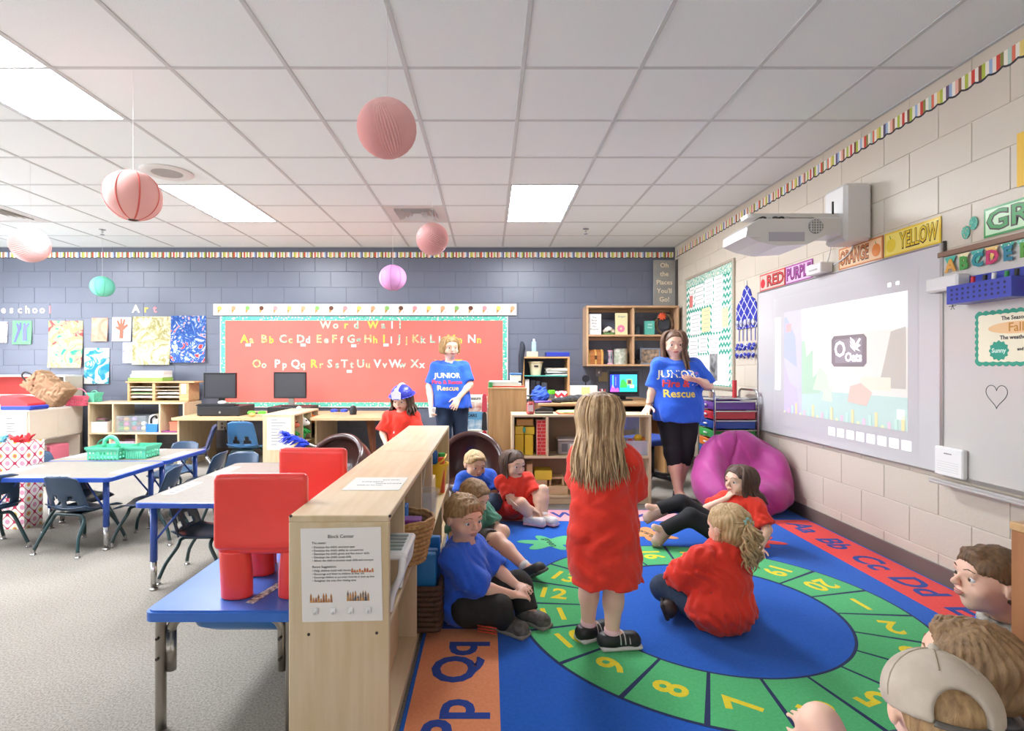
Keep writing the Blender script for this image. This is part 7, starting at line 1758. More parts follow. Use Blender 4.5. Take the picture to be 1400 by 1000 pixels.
def strands_wr(h, amp, n=34):
    c, r, f, u = [np.array(q) for q in (h.c, h.r, h.f, h.u)]
    def g(X, Y, Z):
        a = (X-c[0])*r[0]+(Y-c[1])*r[1]+(Z-c[2])*r[2]; b = (X-c[0])*f[0]+(Y-c[1])*f[1]+(Z-c[2])*f[2]; e = (X-c[0])*u[0]+(Y-c[1])*u[1]+(Z-c[2])*u[2]
        th = np.arctan2(a, b - .2*h.s); return amp*np.sin(n*th + 3*np.sin(e/h.s*3)) * np.clip((e/h.s+1), .2, 1) + amp*.6*np.sin(e/h.s*9 + 5*th)
    return g
def short_hair(m, vol=.07, back=-.42, fringe=.48, front=.60, messy=.0022, part=0):
    def f(t, h):
        Q = [h.e((0, -.12, .24), (.76+vol, .92+vol, .80+vol)), h.e((0, -.40, -.05), (.66+vol, .62+vol*.8, .62)), h.e((0, .52, .78), (.46, .22, .14), k=.1*h.s)]
        Q += [plane(h(0, front, fringe), h.f*.88 - h.u*.47), plane(h(0, 0, back), -h.u), h.cp((-1.2, .0, -.08), (1.2, .0, -.08), .26, op='s', k=.05*h.s), h.cp((-1.2, .5, -.35), (1.2, .5, -.35), .62, op='s', k=.06*h.s)]
        sculpt('hair', Q, .0055, m, t, k=.04*h.s, wr=strands_wr(h, messy))
    return f
def locks(h, n, rng, length, spread, width, seed, backness=1.0, drift=(0, 0, 0), rad=.0085, wav=.0, ends=.03, taper=0.0):
    """long loose hair as tapered locks from the crown over the skull and down"""
    R = random.Random(seed); mb = MB()
    for q in range(n):
        a = math.radians(R.uniform(*rng)); cr = R.uniform(.0, .22)
        d = h.r*math.sin(a) - h.f*math.cos(a)                 # 0 deg = straight back
        k = R.uniform(.96, 1.12)
        p0 = h(0, .05, 1.0) + d*(cr*h.s)
        p1 = h(0, -.12, .24) + d*(.62*h.s*k) + h.u*(.62*h.s)
        p2 = h(0, -.12, .24) + (h.r*math.sin(a)*.84 - h.f*math.cos(a)*.98)*(h.s*k)
        p3 = h(0, -.14, -.45) + (h.r*math.sin(a)*.84*width - h.f*math.cos(a)*.90)*(h.s*k)
        L = length*R.uniform(1-ends*3-taper*.6, 1.0)*(1 - taper*(1-math.cos(a*.8)))
        p4 = p3 + vv(0, 0, -L*.5) + (h.r*math.sin(a)*spread*.5 - h.f*(math.cos(a)*.02*backness)) + Vector(drift)*.5 + vv(R.gauss(0, wav), R.gauss(0, wav), 0)
        p5 = p3 + vv(0, 0, -L) + (h.r*math.sin(a)*spread - h.f*(math.cos(a)*.02*backness)) + Vector(drift) + vv(R.gauss(0, wav+.005), R.gauss(0, wav+.005), 0)
        pts = catmull([p0, p1, p2, p3, p4, p5], 4); N = len(pts)
        mb.tube(pts, [rad*(.55 + .6*math.sin(math.pi*min(1, i/(N-1)*.9+.1)))*(1 if i < N-3 else (.7, .45, .12)[i-N+3]) for i in range(N)], 5)
    return mb
def long_hair(m, length, n=170, rng=(-125, 125), spread=.05, width=1.0, seed=1, drift=(0, 0, 0), wav=.0, fringe=.5, rad=.0085, m2=None, taper=0.0):
    def f(t, h):
        Q = [h.e((0, -.12, .24), (.80, .97, .86)), h.e((0, -.35, -.1), (.72, .66, .66)), plane(h(0, .62, fringe), h.f*.88 - h.u*.47), h.cp((-1.2, .55, -.35), (1.2, .55, -.35), .62, op='s', k=.06*h.s)]
        o = sculpt('hair', Q, .006, m, t, k=.05*h.s, wr=strands_wr(h, .0018))
        locks(h, n if not m2 else n//2, rng, length, spread, width, seed, drift=drift, wav=wav, rad=rad, taper=taper).build('hair_locks', m, o, True)
        if m2: locks(h, n//2, rng, length*1.02, spread, width*1.02, seed+50, drift=drift, wav=wav*1.3, rad=rad*.8, taper=taper).build('light_locks', m2, o, True)
    return f
cotton = lambda a, b: mat(a, .85, noise=(4, b, 3), bump=(11, .55, .02), sheen=.2, spec=.25)
REDT, BLUET = cotton('#f0402e', '#e83a29'), cotton('#3468e0', '#2f61d6')
DENIM = mat('#34465e', .85, noise=(60, '#2a3a50', 3), bump=(200, .3, .002)); BLK = mat('#1e1e21', .85, bump=(200, .3, .002)); DARKG = mat('#2c2c28', .8, noise=(20, '#24241f', 2))
LBROWN, DBROWN, BLOND, SANDY = hair_mat('#b89468', '#7c5e40'), hair_mat('#6a4e3a', '#42302a'), hair_mat('#dcc090', '#b08e5c'), hair_mat('#bd9a6a', '#8a6844')
def project_text(t, target, s, size, org, right, up, m, bold=.002, name='shirt_print', sx=1.0):
    vs, fs = text_data(s, size, 0.0, bold, 2); M = frameM(org, right, up); n = M.to_3x3() @ Vector((0, 0, 1))
    bvh = BVHTree.FromPolygons([v.co for v in target.data.vertices], [p.vertices for p in target.data.polygons])
    out = []
    for v in vs:
        p = M @ Vector((v[0]*sx, v[1], 0)); hit = bvh.ray_cast(p + n*.3, -n)
        out.append((hit[0] + n*.003) if hit[0] is not None else p)
    mb = MB(); mb.add(out, fs); return mb.build(name, m, target)
def project_patch(t, target, poly, org, right, up, m, name='shirt_print'):
    M = frameM(org, right, up); n = M.to_3x3() @ Vector((0, 0, 1))
    bvh = BVHTree.FromPolygons([v.co for v in target.data.vertices], [p.vertices for p in target.data.polygons]); out = []
    cx = sum(p[0] for p in poly)/len(poly); cy = sum(p[1] for p in poly)/len(poly)
    for a, b in [(cx, cy)] + list(poly):
        p = M @ Vector((a, b, 0)); hit = bvh.ray_cast(p + n*.3, -n); out.append((hit[0] + n*.0025) if hit[0] is not None else p)
    k = len(poly); return MB().add(out, [(0, 1+i, 1+(i+1) % k) for i in range(k)]).build(name, m, target)

# --- standing girl seen from behind
L0 = (.48, 2.26, 0)
hd = Head((-.012, .035, .945), (.42, .9, -.05), .106)
S = dict(pel=(-.01, .03, .50), chest=(-.005, .03, .74), neck=vv(0, .03, .825), sh=[(-.082, .075, .785), (.088, -.01, .785)], el=[(-.075, .19, .65), (.135, .085, .63)], wr=[(-.02, .27, .70), (.08, .20, .68)],
         hand=[((.5, .5, .6), (.6, -.2, 0), .8), ((-.3, .7, .5), (-.6, -.3, 0), .8, -1)], hip=[(-.055, .045, .47), (.035, -.0, .47)], kn=[(-.058, .05, .265), (.033, -.012, .265)], an=[(-.062, .05, .062), (.022, -.02, .062)], toe=[(.85, .45, 0), (.95, .12, 0)])
sec = [(.005, .03, .272, .150, .125), (.003, .03, .36, .150, .125), (.0, .03, .5, .142, .118), (-.003, .03, .66, .128, .102), (-.003, .03, .76, .112, .085), (-.002, .03, .82, .075, .06)]
person('girl standing with back to camera in long red shirt', L0, S, hd, long_hair(LBROWN, .235, 330, (-150, 150), .022, .90, 3, drift=(-.005, -.04, 0), wav=.006, rad=.0062, m2=hair_mat('#e0c296', '#b8966a'), taper=.25), None,
       dict(mat=REDT, sleeve=.9, inf=.02, wr=.0055, wf=1.7, extra=[loft(sec, k=.03)], arm={1: [cap((.088, -.01, .775), (.132, .065, .645), .05, .062)]}, res=.0065), dict(mat=DENIM, thigh=.45, inf=.01),
       dict(mat=mat('#222224', .5), sole=mat('#d8d0cc', .5), L=.165, accent=mat('#c9c5c2', .5), w=.036), mat('#eec4c4', .8))
# --- girl with ponytail sitting with back to camera
L0 = (1.02, 2.42, 0)
hd = Head((.075, .085, .425), (-.42, .88, -.12), .103)
def ponytail(t, h):
    m = BLOND
    o = sculpt('hair', [h.e((0, -.12, .24), (.82, .99, .88)), h.e((0, -.3, -.15), (.74, .70, .62)), plane(h(0, .62, .5), h.f*.88 - h.u*.47), h.cp((-1.2, .55, -.35), (1.2, .55, -.35), .62, op='s', k=.06*h.s)], .0055, m, t, k=.05*h.s, wr=strands_wr(h, .0032, 40))
    b = h(0, -1.05, .38); R = random.Random(5); mb = MB()
    for q in range(46):                                       # hair pulled back to the tie
        a = R.uniform(0, 6.28); p = h(.80*math.cos(a), -.15 + R.uniform(-.2, .25), .25 + .82*math.sin(a)); mid = (p + b)/2 - h.f*.035
        mb.tube(catmull([p, mid, b], 4), .006, 5, r1=.004)
    for q in range(44):                                       # curly tail
        ph = R.uniform(0, 6.28); L = R.uniform(.15, .215); rr = R.uniform(.006, .016); o1, o2 = R.gauss(0, .016), R.gauss(0, .012)
        pts = [b + vv(o1*min(1, i/4) + rr*min(1, i/5)*math.cos(ph + i*.85), -.028*min(1, i/3) + o2*min(1, i/4) + rr*min(1, i/5)*math.sin(ph + i*.85), -L*i/18) for i in range(19)]
        mb.tube(pts, [.0055]*16 + [.004, .003, .001], 5)
    for q in range(22):                                       # stray wisps
        a = R.uniform(-2.4, -.7) if q % 2 else R.uniform(.7, 2.4); p = h(.82*math.sin(a), -.1-.6*math.cos(a)*.5, -.1); mb.tube(catmull([p, p + vv(R.gauss(0, .015), R.gauss(0, .015), -.03), p + vv(R.gauss(0, .025), R.gauss(-.01, .02), -.075)], 3), .003, 4, r1=.0008)
    mb.build('ponytail', m, o, True)
    MB().tube([b + (h.r*math.cos(i*.5236) + h.u*math.sin(i*.5236))*.016 for i in range(13)], .007, 6, cap=False).build('hair_tie', mat('#9cd8d0', .6), o, True)
S = dict(pel=(0, .0, .10), chest=(.035, .06, .28), neck=vv(.05, .075, .335), sh=[(-.075, .02, .30), (.125, .09, .30)], el=[(-.165, .085, .185), (.10, .22, .19)], wr=[(-.165, .20, .13), (-.02, .27, .15)],
         hand=[((.1, .9, -.3), (.9, 0, -.2), .5), ((-.8, .3, -.2), (0, -.3, -.9), .5)], hip=[(-.06, .03, .09), (.065, .07, .09)], kn=[(-.20, .15, .125), (.14, .27, .14)], an=[(-.02, .27, .06), (-.165, .12, .085)], toe=[(.6, .6, 0), (-.35, -.9, -.1)], up=[(0, 0, 1), (.85, -.3, .35)])
person('girl with curly blond ponytail sitting in red shirt', L0, S, hd, ponytail, None,
       dict(mat=REDT, sleeve=.8, inf=.020, wr=.0055, wf=1.9, extra=[ell((.0, -.015, .10), (.150, .115, .095)), ell((.02, .03, .2), (.135, .105, .12)), cap((-.075, .02, .29), (-.145, .075, .205), .056, .064)], cut=[plane((0, 0, .004), (0, 0, -1))]), dict(mat=DENIM, inf=.014, calf=.9),
       dict(mat=mat('#3a2f2a', .6), sole=mat('#2c2522', .7, bump=(40, .8, .01)), L=.16), None)
# --- girl leaning back on one hand
L0 = (1.55, 3.55, 0)
hd = Head((.10, .05, .405), (-.93, -.28, .02), .103)
S = dict(pel=(-.03, -.03, .095), chest=(.10, .03, .235), neck=vv(.115, .045, .30), sh=[(.155, -.06, .265), (.05, .14, .265)], el=[(.185, -.14, .145), (-.10, .09, .215)], wr=[(.115, -.19, .045), (.0, .02, .30)],
         hand=[((-.35, -.75, -.35), (0, -.3, -1), .25), ((.3, -.2, .5), (.7, 0, 0), 1.1)], hip=[(-.06, -.09, .09), (-.07, .03, .10)], kn=[(-.26, -.05, .20), (-.28, .07, .26)], an=[(-.44, -.04, .11), (-.44, .06, .22)], toe=[(-.7, -.2, .5), (-.8, 0, .4)], up=[(-.5, 0, .8), (-.4, 0, .85)])
person('girl in red shirt leaning back before the bean bag', L0, S, hd, long_hair(DBROWN, .10, 150, (-120, 120), .01, .9, 8, drift=(.05, 0, 0), wav=.003), ('#4a3628', '#5c4230', '#c87a70'),
       dict(mat=REDT, sleeve=.75, inf=.018, extra=[ell((-.02, -.02, .1), (.11, .11, .09))], cut=[plane((0, 0, .012), (0, 0, -1))]), dict(mat=BLK, inf=.011, calf=.9), dict(mat=mat('#c8a898', .6), sole=mat('#8c7468', .6), L=.15), None)
# --- girl sitting cross-legged in red
L0 = (.20, 4.12, 0)
hd = Head((-.02, -.02, .425), (.62, -.78, -.12), .102)
S = dict(pel=(-.02, .02, .10), chest=(-.01, .01, .27), neck=vv(-.015, .0, .335), sh=[(-.105, -.04, .30), (.085, .04, .30)], el=[(-.04, -.13, .185), (.15, -.06, .19)], wr=[(.11, -.15, .13), (.155, -.13, .12)],
         hand=[((.8, -.1, -.4), (0, .2, -1), .6), ((-.3, -.5, -.6), (-.2, .3, -.8), .6)], hip=[(-.06, -.02, .095), (.06, .03, .095)], kn=[(.03, -.16, .17), (.20, -.04, .235)], an=[(.10, -.16, .065), (.20, -.13, .065)], toe=[(.8, -.4, 0), (.7, -.6, 0)])
person('girl sitting cross-legged in red shirt and white shoes', L0, S, hd, long_hair(DBROWN, .06, 120, (-110, 110), .0, .85, 2, rad=.007), ('#3c2c22', '#5c4230', '#c87a70'),
       dict(mat=REDT, sleeve=.7, inf=.018, cut=[plane((0, 0, .03), (0, 0, -1))]), dict(mat=cotton('#c8241c', '#bd1f18'), thigh=.55, inf=.02), dict(mat=mat('#e6e0e0', .5), sole=mat('#e8b8c4', .5), L=.155), mat('#f0ecea', .8))
so_ = S['shirt_obj']
for poly, hx in (([(-.045, -.03), (.05, -.04), (.055, .03), (.0, .045), (-.04, .03)], '#e8e4e0'), ([(-.02, -.03), (.045, -.035), (.03, .0), (-.01, .0)], '#2c2c30'), ([(-.03, .005), (.03, .01), (.0, .03)], '#8c8a88')):
    project_patch(None, so_, [(a*.8, b*.8 - (0 if hx != '#2c2c30' else 0)) for a, b in poly], (.045, -.3, .20) if hx == '#e8e4e0' else ((.045, -.3, .197) if hx == '#2c2c30' else (.045, -.3, .203)), (.85, .5, 0), (0, 0, 1), mat(hx, .7)).location = (0, 0, 0) if hx == '#e8e4e0' else (.0015, -.0025, 0)
# --- blond boy in the tub chair
L0 = (-.10, 4.24, 0)
hd = Head((-.01, -.02, .405), (.45, -.85, -.28), .100)
S = dict(pel=(0, .03, .12), chest=(0, .01, .275), neck=vv(-.005, .0, .33), sh=[(-.10, -.02, .30), (.10, .03, .30)], el=[(-.13, -.09, .18), (.14, -.05, .18)], wr=[(-.03, -.18, .13), (.10, -.17, .10)],
         hand=[((.7, -.5, -.3), (.2, .2, -1), .7), ((-.5, -.7, -.4), (-.2, .2, -1), .7, -1)], hip=[(-.06, -.02, .11), (.06, .0, .11)], kn=[(-.10, -.19, .15), (.15, -.16, .15)], an=[(.05, -.24, .06), (-.03, -.20, .06)], toe=[(.9, -.2, 0), (-.8, -.4, 0)])
person('blond boy in blue shirt sitting before the brown tub chair', L0, S, hd, short_hair(BLOND, .07), ('#4a5a6a', '#b89468', '#c88478'), dict(mat=BLUET, sleeve=.75, inf=.018), dict(mat=DENIM, inf=.014), dict(mat=mat('#4a4c50', .5), sole=mat('#d8d4d0', .5), L=.15))
project_text(None, S['shirt_obj'], 'RESCUE', .035, (.03, -.3, .21), (.9, .42, 0), (0, 0, 1), mat('#e8e0d0', .7), .001)
# --- brown-haired boy half hidden behind the near boy
L0 = (-.12, 3.36, 0)
hd = Head((.03, -.03, .365), (.72, -.55, -.42), .100)
S = dict(pel=(0, .05, .10), chest=(-.01, .0, .255), neck=vv(.0, -.01, .30), sh=[(-.08, -.07, .27), (.08, .06, .27)], el=[(-.09, -.16, .16), (.17, .0, .17)], wr=[(.0, -.20, .08), (.20, -.10, .12)],
         hand=[((.6, -.6, -.3), (.2, 0, -1), .5), ((.2, -.9, -.2), (-.2, 0, -1), .5)], hip=[(-.03, -.02, .09), (.07, .03, .09)], kn=[(.17, -.17, .15), (.20, -.05, .16)], an=[(.33, -.37, .055), (.09, -.22, .055)], toe=[(.6, -.6, .5), (-.5, -.8, 0)], up=[(-.4, .3, .8), (0, 0, 1)])
person('brown-haired boy leaning forward, half hidden behind front boy', L0, S, hd, short_hair(SANDY, .09), ('#4a3628', '#7a5a3c', '#c88478'), dict(mat=cotton('#5f9c84', '#54907a'), sleeve=.7, inf=.016), dict(mat=mat('#4c4a48', .8), thigh=.75, inf=.018), dict(mat=mat('#3c3c3a', .6), sole=mat('#5a5854', .6), L=.155), mat('#dcd8d4', .8))
# --- near boy in blue
L0 = (-.10, 2.48, 0)
hd = Head((-.014, .006, .476), (.62, -.76, -.14), .099)
S = dict(pel=(-.01, .02, .105), chest=(-.02, .01, .295), neck=vv(-.02, .012, .358), sh=[(-.06, -.075, .318), (.03, .09, .318)], el=[(.055, -.10, .205), (.145, .06, .215)], wr=[(.20, -.085, .165), (.22, .0, .175)],
         hand=[((.8, .25, -.1), (0, .3, -1), .45), ((.5, -.6, .0), (.1, .2, -1), .5)], hip=[(.01, -.065, .10), (.05, .06, .10)], kn=[(.14, -.12, .115), (.235, .06, .15)], an=[(.165, -.085, .058), (.27, -.0, .058)], toe=[(.75, -.55, 0), (.7, -.6, 0)])
person('boy in blue shirt sitting at the rug edge by the shelf', L0, S, hd, short_hair(SANDY, .085, fringe=.42, front=.66, messy=.0032), ('#5a6a78', '#8c6c48', '#c88a7c'),
       dict(mat=BLUET, sleeve=.88, inf=.018, wr=.0055, wf=1.8, extra=[ell((-.02, .01, .085), (.118, .115, .082)), ell((-.02, .01, .2), (.105, .115, .13)), cap((-.055, -.075, .315), (.04, -.105, .225), .05, .058)], cut=[plane((0, 0, .006), (0, 0, -1))]), dict(mat=DARKG, inf=.018), dict(mat=mat('#6c6862', .7, noise=(50, '#4a4844', 2)), sole=mat('#8c8880', .7), L=.165))
for q in range(3): MB().tube([(.05, -.145, .035+.012*q), (.13, -.178, .038+.012*q)], .003, 5).build('trouser_stripe', mat('#d8482c', .7), [c for c in S['shirt_obj'].parent.children if c.name.startswith('trousers')][0], True)
# --- three boys at the lower right
L0 = (1.57, 1.72, 0)
hd = Head((-.015, -.02, .50), (-.96, .18, .10), .100)
S = dict(pel=(.10, .0, .10), chest=(.10, -.01, .29), neck=vv(.06, -.012, .375), sh=[(.085, -.09, .325), (.11, .075, .325)], el=[(.03, -.13, .2), (.06, .09, .2)], wr=[(-.06, -.10, .12), (-.02, .04, .12)], hand=[((-.8, .3, -.2), (0, 0, -1), .5), ((-.8, -.3, -.2), (0, 0, -1), .5)],
         hip=[(.05, -.06, .10), (.05, .05, .10)], kn=[(-.10, -.14, .12), (-.07, .07, .11)], an=[(-.04, .0, .06), (-.08, -.04, .06)], toe=[(-.3, .9, 0), (-.3, -.9, 0)])
person('boy in blue shirt facing left beside the oak shelf end', L0, S, hd, short_hair(hair_mat('#80603e', '#5c4228'), .08, back=-.55, fringe=.40, front=.68), ('#4a3a2c', '#6a4c30', '#c88478'), dict(mat=BLUET, sleeve=.75, inf=.018), dict(mat=DENIM, inf=.014), dict(mat=mat('#3c3c40', .6), sole=WHITE, L=.15))
MB().tube([S['neck'] + vv(.068*math.cos(i*.4488), .068*math.sin(i*.4488), -.004+.006*math.cos(i*.4488)) for i in range(15)], .016, 8, cap=False).build('collar', mat('#4a4a44', .8, noise=(30, '#c8c4b8', 2)), S['shirt_obj'], True)
L0 = (1.07, 1.21, 0)
hd = Head((-.01, .0, .497), (-.72, .66, .12), .100)
S = dict(pel=(.03, .0, .10), chest=(.03, -.01, .31), neck=vv(.015, -.005, .38), sh=[(-.06, -.08, .345), (.10, .07, .345)], el=[(-.14, -.02, .22), (.06, .17, .22)], wr=[(-.15, .10, .16), (-.05, .2, .16)], hand=[((-.3, .8, -.2), (0, 0, -1), .5), ((-.8, .3, -.2), (0, 0, -1), .5)],
         hip=[(-.03, -.03, .10), (.06, .06, .10)], kn=[(-.17, .06, .14), (.02, .22, .14)], an=[(-.02, .16, .06), (-.12, .14, .06)], toe=[(.3, .9, 0), (-.8, .4, 0)])
person('sandy-haired boy seen from behind, next to the cap', L0, S, hd, short_hair(hair_mat('#a6845c', '#7c5f40'), .10, back=-.62, fringe=.45, front=.62, messy=.0035), ('#4a3a2c', '#8c6a48', '#c88478'), dict(mat=mat('#2c2c2e', .85, noise=(14, '#8c8a86', 1), stretch=(1, 1, 6)), sleeve=.75, inf=.018), dict(mat=DENIM, inf=.014), dict(mat=mat('#3c3c40', .6), sole=WHITE, L=.15))
L0 = (.885, 1.06, 0)
hd = Head((-.012, .0, .488), (.30, .86, -.30), .100)
CAPM = mat('#c3b6a4', .85, noise=(20, '#b4a694', 3), bump=(200, .3, .002))
def cap_hair(t, h):
    short_hair(SANDY, .02, back=-.5, fringe=.45, front=.6, messy=.001)(t, h)
    o = sculpt('baseball_cap', [h.e((0, -.10, .30), (.93, 1.09, .91)), plane(h(0, 0, .12), -h.u + h.f*.10), h.e((-.0, -1.05, .20), (.40, .5, .46), op='s', k=.01)], .005, CAPM, t, k=.01)
    sculpt('brim', [h.e((0, 1.05, .14), (.70, .62, .07), k=0), h.e((0, -.10, .3), (.85, 1.0, .9), op='s', k=0)], .005, CAPM, o, k=.005)
    MB().tube(catmull([h(-.42, -1.04, .06), h(-.2, -1.15, .04), h(0, -1.18, .03), h(.2, -1.15, .04), h(.42, -1.04, .06)], 3), .011, 8, flat=.35).build('strap', mat('#5a544c', .8), o, True)
    MB().ball(h(0, -.12, 1.22), .10*h.s, 10).build('button', CAPM, o, True)
    for q in range(6):
        a = q*math.pi/3+.3; MB().tube([h(0, -.10, .30) + h.r*(.935*h.s*math.sin(a)*math.cos(b)) + h.f*(1.095*h.s*math.cos(a)*math.cos(b)) + h.u*(.915*h.s*math.sin(b)) for b in np.linspace(.75 if abs(math.cos(a)+.9) < .3 else .0, 1.5, 8)], .0016, 4).build('seam', mat('#a2957f', .9), o)
S = dict(pel=(.02, -.02, .10), chest=(.02, -.03, .31), neck=vv(.0, -.015, .38), sh=[(-.085, -.0, .345), (.10, -.06, .345)], el=[(-.15, .09, .25), (.15, .06, .22)], wr=[(-.12, .21, .30), (.06, .16, .16)], hand=[((-.1, .8, .3), (.3, 0, -1), .5), ((-.5, .6, -.2), (0, 0, -1), .5)],
         hip=[(-.05, .02, .10), (.08, -.0, .10)], kn=[(-.115, .21, .335), (.16, .16, .14)], an=[(-.10, .31, .06), (.04, .26, .06)], toe=[(-.2, .9, 0), (-.8, .4, 0)])
person('boy in tan baseball cap at the bottom edge, seen from behind', L0, S, hd, cap_hair, ('#4a3a2c', '#8c6a48', '#c88478'), dict(mat=BLUET, sleeve=.8, inf=.018), dict(mat=DENIM, thigh=.6, inf=.018), dict(mat=mat('#3c3c40', .6), sole=WHITE, L=.15))
# --- woman on the right
AK = 1.5
L0 = (1.64, 4.72, 0)
hd = Head((-.035, .02, 1.355), (-.15, -.97, -.16), .115)
S = dict(k=1.42, handL=.165, pel=(.0, .03, .80), chest=(-.015, .03, 1.10), neck=vv(-.02, .035, 1.235), sh=[(-.165, .02, 1.165), (.135, .03, 1.165)], el=[(-.215, .02, .985), (.235, -.03, 1.0)], wr=[(-.255, .03, .815), (.11, -.16, 1.045)],
         hand=[((-.35, -.5, -.35), (0, -.3, -1), .15), ((-.75, -.2, .12), (-.1, .3, .9), .35)], hip=[(-.085, .03, .76), (.085, .03, .76)], kn=[(-.055, -.0, .42), (.06, .03, .42)], an=[(-.01, -.03, .065), (.03, .12, .065)], toe=[(.15, -1, 0), (-.3, -.9, 0)])
person('woman in blue shirt and black capris leaning on block shelf', L0, S, hd, long_hair(hair_mat('#7a5840', '#4c3424'), .25, 260, (-146, 112), .02, .95, 6, drift=(.02, -.03, 0), wav=.005, fringe=.56, rad=.010), ('#4a3628', '#5a3e2c', '#c06a64'),
       dict(mat=BLUET, sleeve=.95, inf=.014, wr=.007, wf=1.1, nobody=True, extra=[loft([(.0, .03, .69, .215, .175), (.0, .028, .85, .205, .165), (-.01, .03, 1.05, .172, .135), (-.015, .03, 1.18, .14, .10)], k=.04), ell((-.075, -.07, 1.06), (.085, .07, .075)), ell((.065, -.07, 1.06), (.085, .07, .075))], res=.009),
       dict(mat=BLK, inf=.014, calf=.28, res=.009), dict(mat=mat('#1c1c1e', .35), sole=mat('#2a2624', .6), L=.22, h=.062, w=.040), res=.0065, group='women in blue shirts', cat='woman', adult=True)
s_ = S['shirt_obj']; wo_ = S['shirt_obj'].parent
project_text(None, s_, 'JUNIOR', .085, (-.055, -.3, 1.095), (1, 0, 0), (0, 0, 1), mat('#f0ead0', .7), .0022)
project_text(None, s_, 'Fire &', .085, (-.065, -.3, 1.015), (1, 0, 0), (0, 0, 1), mat('#e8483c', .7), .0022)
project_text(None, s_, 'Rescue', .09, (-.035, -.3, .93), (1, 0, 0), (0, 0, 1), mat('#f0d860', .7), .0022)
project_patch(None, s_, [(-.035, -.04), (.035, -.04), (.04, .02), (.0, .05), (-.04, .02)], (.10, -.3, 1.04), (1, 0, 0), (0, 0, 1), mat('#f0e8e0', .7)); project_patch(None, s_, [(-.03, .0), (.03, .0), (.025, .035), (-.025, .035)], (.105, -.303, 1.08), (1, 0, 0), (0, 0, 1), mat('#d85a2c', .7))
MB().tube([lerp(S['wr'][0], S['el'][0], .15) + vv(.033*math.cos(i*.6283), .033*math.sin(i*.6283), 0) for i in range(11)], .004, 6, cap=False).build('bracelet', mat('#8c6a4c', .5), wo_, True)
# --- woman on the left
L0 = (-.43, 6.0, 0)
hd = Head((.0, -.03, 1.365), (.38, -.9, -.12), .118)
S = dict(k=1.42, handL=.165, pel=(.02, .02, .80), chest=(.0, .0, 1.09), neck=vv(.0, -.005, 1.22), sh=[(-.145, -.01, 1.15), (.14, .03, 1.15)], el=[(-.225, -.01, .94), (.215, -.03, .96)], wr=[(-.20, -.10, .74), (.10, -.15, .82)],
         hand=[((.1, -.3, -.8), (.8, -.3, -.2), .9), ((-.3, -.4, -.6), (-.3, .6, -.4), .4, -1)], hip=[(-.07, .02, .76), (.10, .02, .76)], kn=[(-.06, -.06, .42), (.11, .04, .42)], an=[(-.05, .02, .065), (.12, .08, .065)], toe=[(.2, -1, 0), (.3, -.9, 0)])
person('woman in blue printed shirt and jeans before the red board', L0, S, hd, long_hair(hair_mat('#b8945c', '#7c5c34'), .012, 220, (-128, 128), -.01, .95, 12, fringe=.46, rad=.008), ('#4a4a40', '#8c6a44', '#c07068'),
       dict(mat=BLUET, sleeve=.8, inf=.012, wr=.007, wf=1.1, nobody=True, extra=[loft([(.02, .02, .71, .21, .17), (.01, .01, .9, .195, .155), (.0, .0, 1.05, .172, .14), (-.0, .0, 1.16, .14, .10)], k=.04)], res=.010), dict(mat=mat('#22334c', .85), inf=.014, calf=.98, res=.010), dict(mat=BLK, sole=BLK, L=.22, h=.062, w=.040), res=.008, group='women in blue shirts', cat='woman', adult=True)
s_ = S['shirt_obj']
for s, z, hx in (('JUNIOR', 1.06, '#f0ead0'), ('Fire & Rescue', .99, '#e8485c'), ('Rescue', .925, '#f0d890')): project_text(None, s_, s, .075 if len(s) < 8 else .055, (.04, -.3, z), (.95, .3, 0), (0, 0, 1), mat(hx, .7), .002)
o = thing('paper_cup', (-.615, 5.87, .615), 'small white cup held by the woman before the red board', 'cup')
MB().lathe([(.028, 0), (.04, .10), (.037, .10), (.026, .004)], 18).build('cup_body', mat('#d8d4ce', .5), o, 'auto'); MB().lathe([(.041, .094), (.041, .102)], 18).build('rim', WHITE, o)
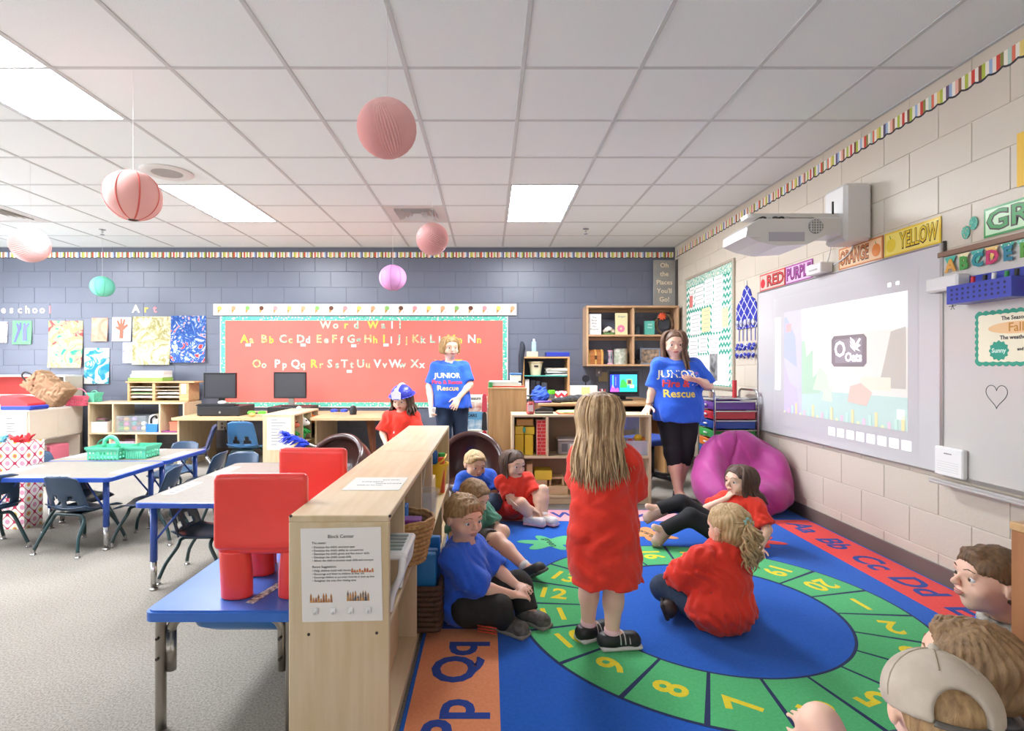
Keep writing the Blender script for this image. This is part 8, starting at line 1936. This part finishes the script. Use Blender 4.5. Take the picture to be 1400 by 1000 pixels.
# --- girl in the blue and white helmet
L0 = (-.81, 5.0, 0)
hd = Head((.01, -.01, .855), (-.25, -.93, -.25), .102)
def helmet_hair(t, h):
    long_hair(DBROWN, .09, 120, (-125, 125), .03, 1.05, 4, wav=.008)(t, h)
    o = sculpt('fire_helmet', [h.e((0, -.12, .45), (.98, 1.12, .95)), plane(h(0, 0, .42), -h.u), h.e((0, -.12, .40), (.90, 1.04, .88), op='s', k=0)], .007, mat('#3a44c0', .35, coat=.3), t, k=.01)
    sculpt('brim', [h.e((0, -.2, .44), (1.25, 1.5, .07), k=0), h.e((0, -.12, .44), (.93, 1.08, .5), op='s', k=0)], .007, mat('#3a44c0', .35, coat=.3), o, k=.01)
    MB().tube([h(0, -.12 + 1.14*math.cos(a), .45 + .97*math.sin(a)) for a in np.linspace(.3, 2.8, 12)], .012, 6).build('crest', mat('#e8e8f0', .4), o, True)
    MB().prism([(-.04, -.045), (.04, -.045), (.045, .02), (0, .05), (-.045, .02)], 0, .012, 'z', frameM(h(0, 1.0, .78), -h.r, h.u)).build('badge', mat('#ece8e4', .4), o)
S = dict(pel=(.01, .01, .45), chest=(.01, .01, .66), neck=vv(.01, .01, .74), sh=[(-.10, .0, .70), (.11, .02, .70)], el=[(-.155, -.05, .56), (.155, -.04, .56)], wr=[(-.11, -.14, .47), (.12, -.13, .48)], hand=[((.2, -.5, -.6), (.6, 0, -.2), .5), ((-.2, -.5, -.6), (-.6, 0, -.2), .5, -1)],
         hip=[(-.045, .01, .43), (.06, .01, .43)], kn=[(-.05, -.01, .245), (.065, .0, .245)], an=[(-.05, .02, .06), (.06, .02, .06)], toe=[(-.1, -1, 0), (.1, -1, 0)])
person('girl in blue toy fire helmet and red shirt', L0, S, hd, helmet_hair, ('#3c2c22', '#5c4230', '#c87a70'), dict(mat=REDT, sleeve=.85, inf=.03, extra=[loft([(.01, .01, .42, .14, .11), (.01, .01, .6, .13, .105), (.01, .01, .7, .11, .085)], k=.03)]), dict(mat=mat('#e4e0dc', .8), inf=.014), dict(mat=WHITE, sole=WHITE, L=.15), res=.0065)
project_patch(None, S['shirt_obj'], [(-.07, -.03), (.06, -.035), (.07, .03), (-.06, .03)], (.01, -.3, .55), (1, 0, 0), (0, 0, 1), mat('#e8e2dc', .7))
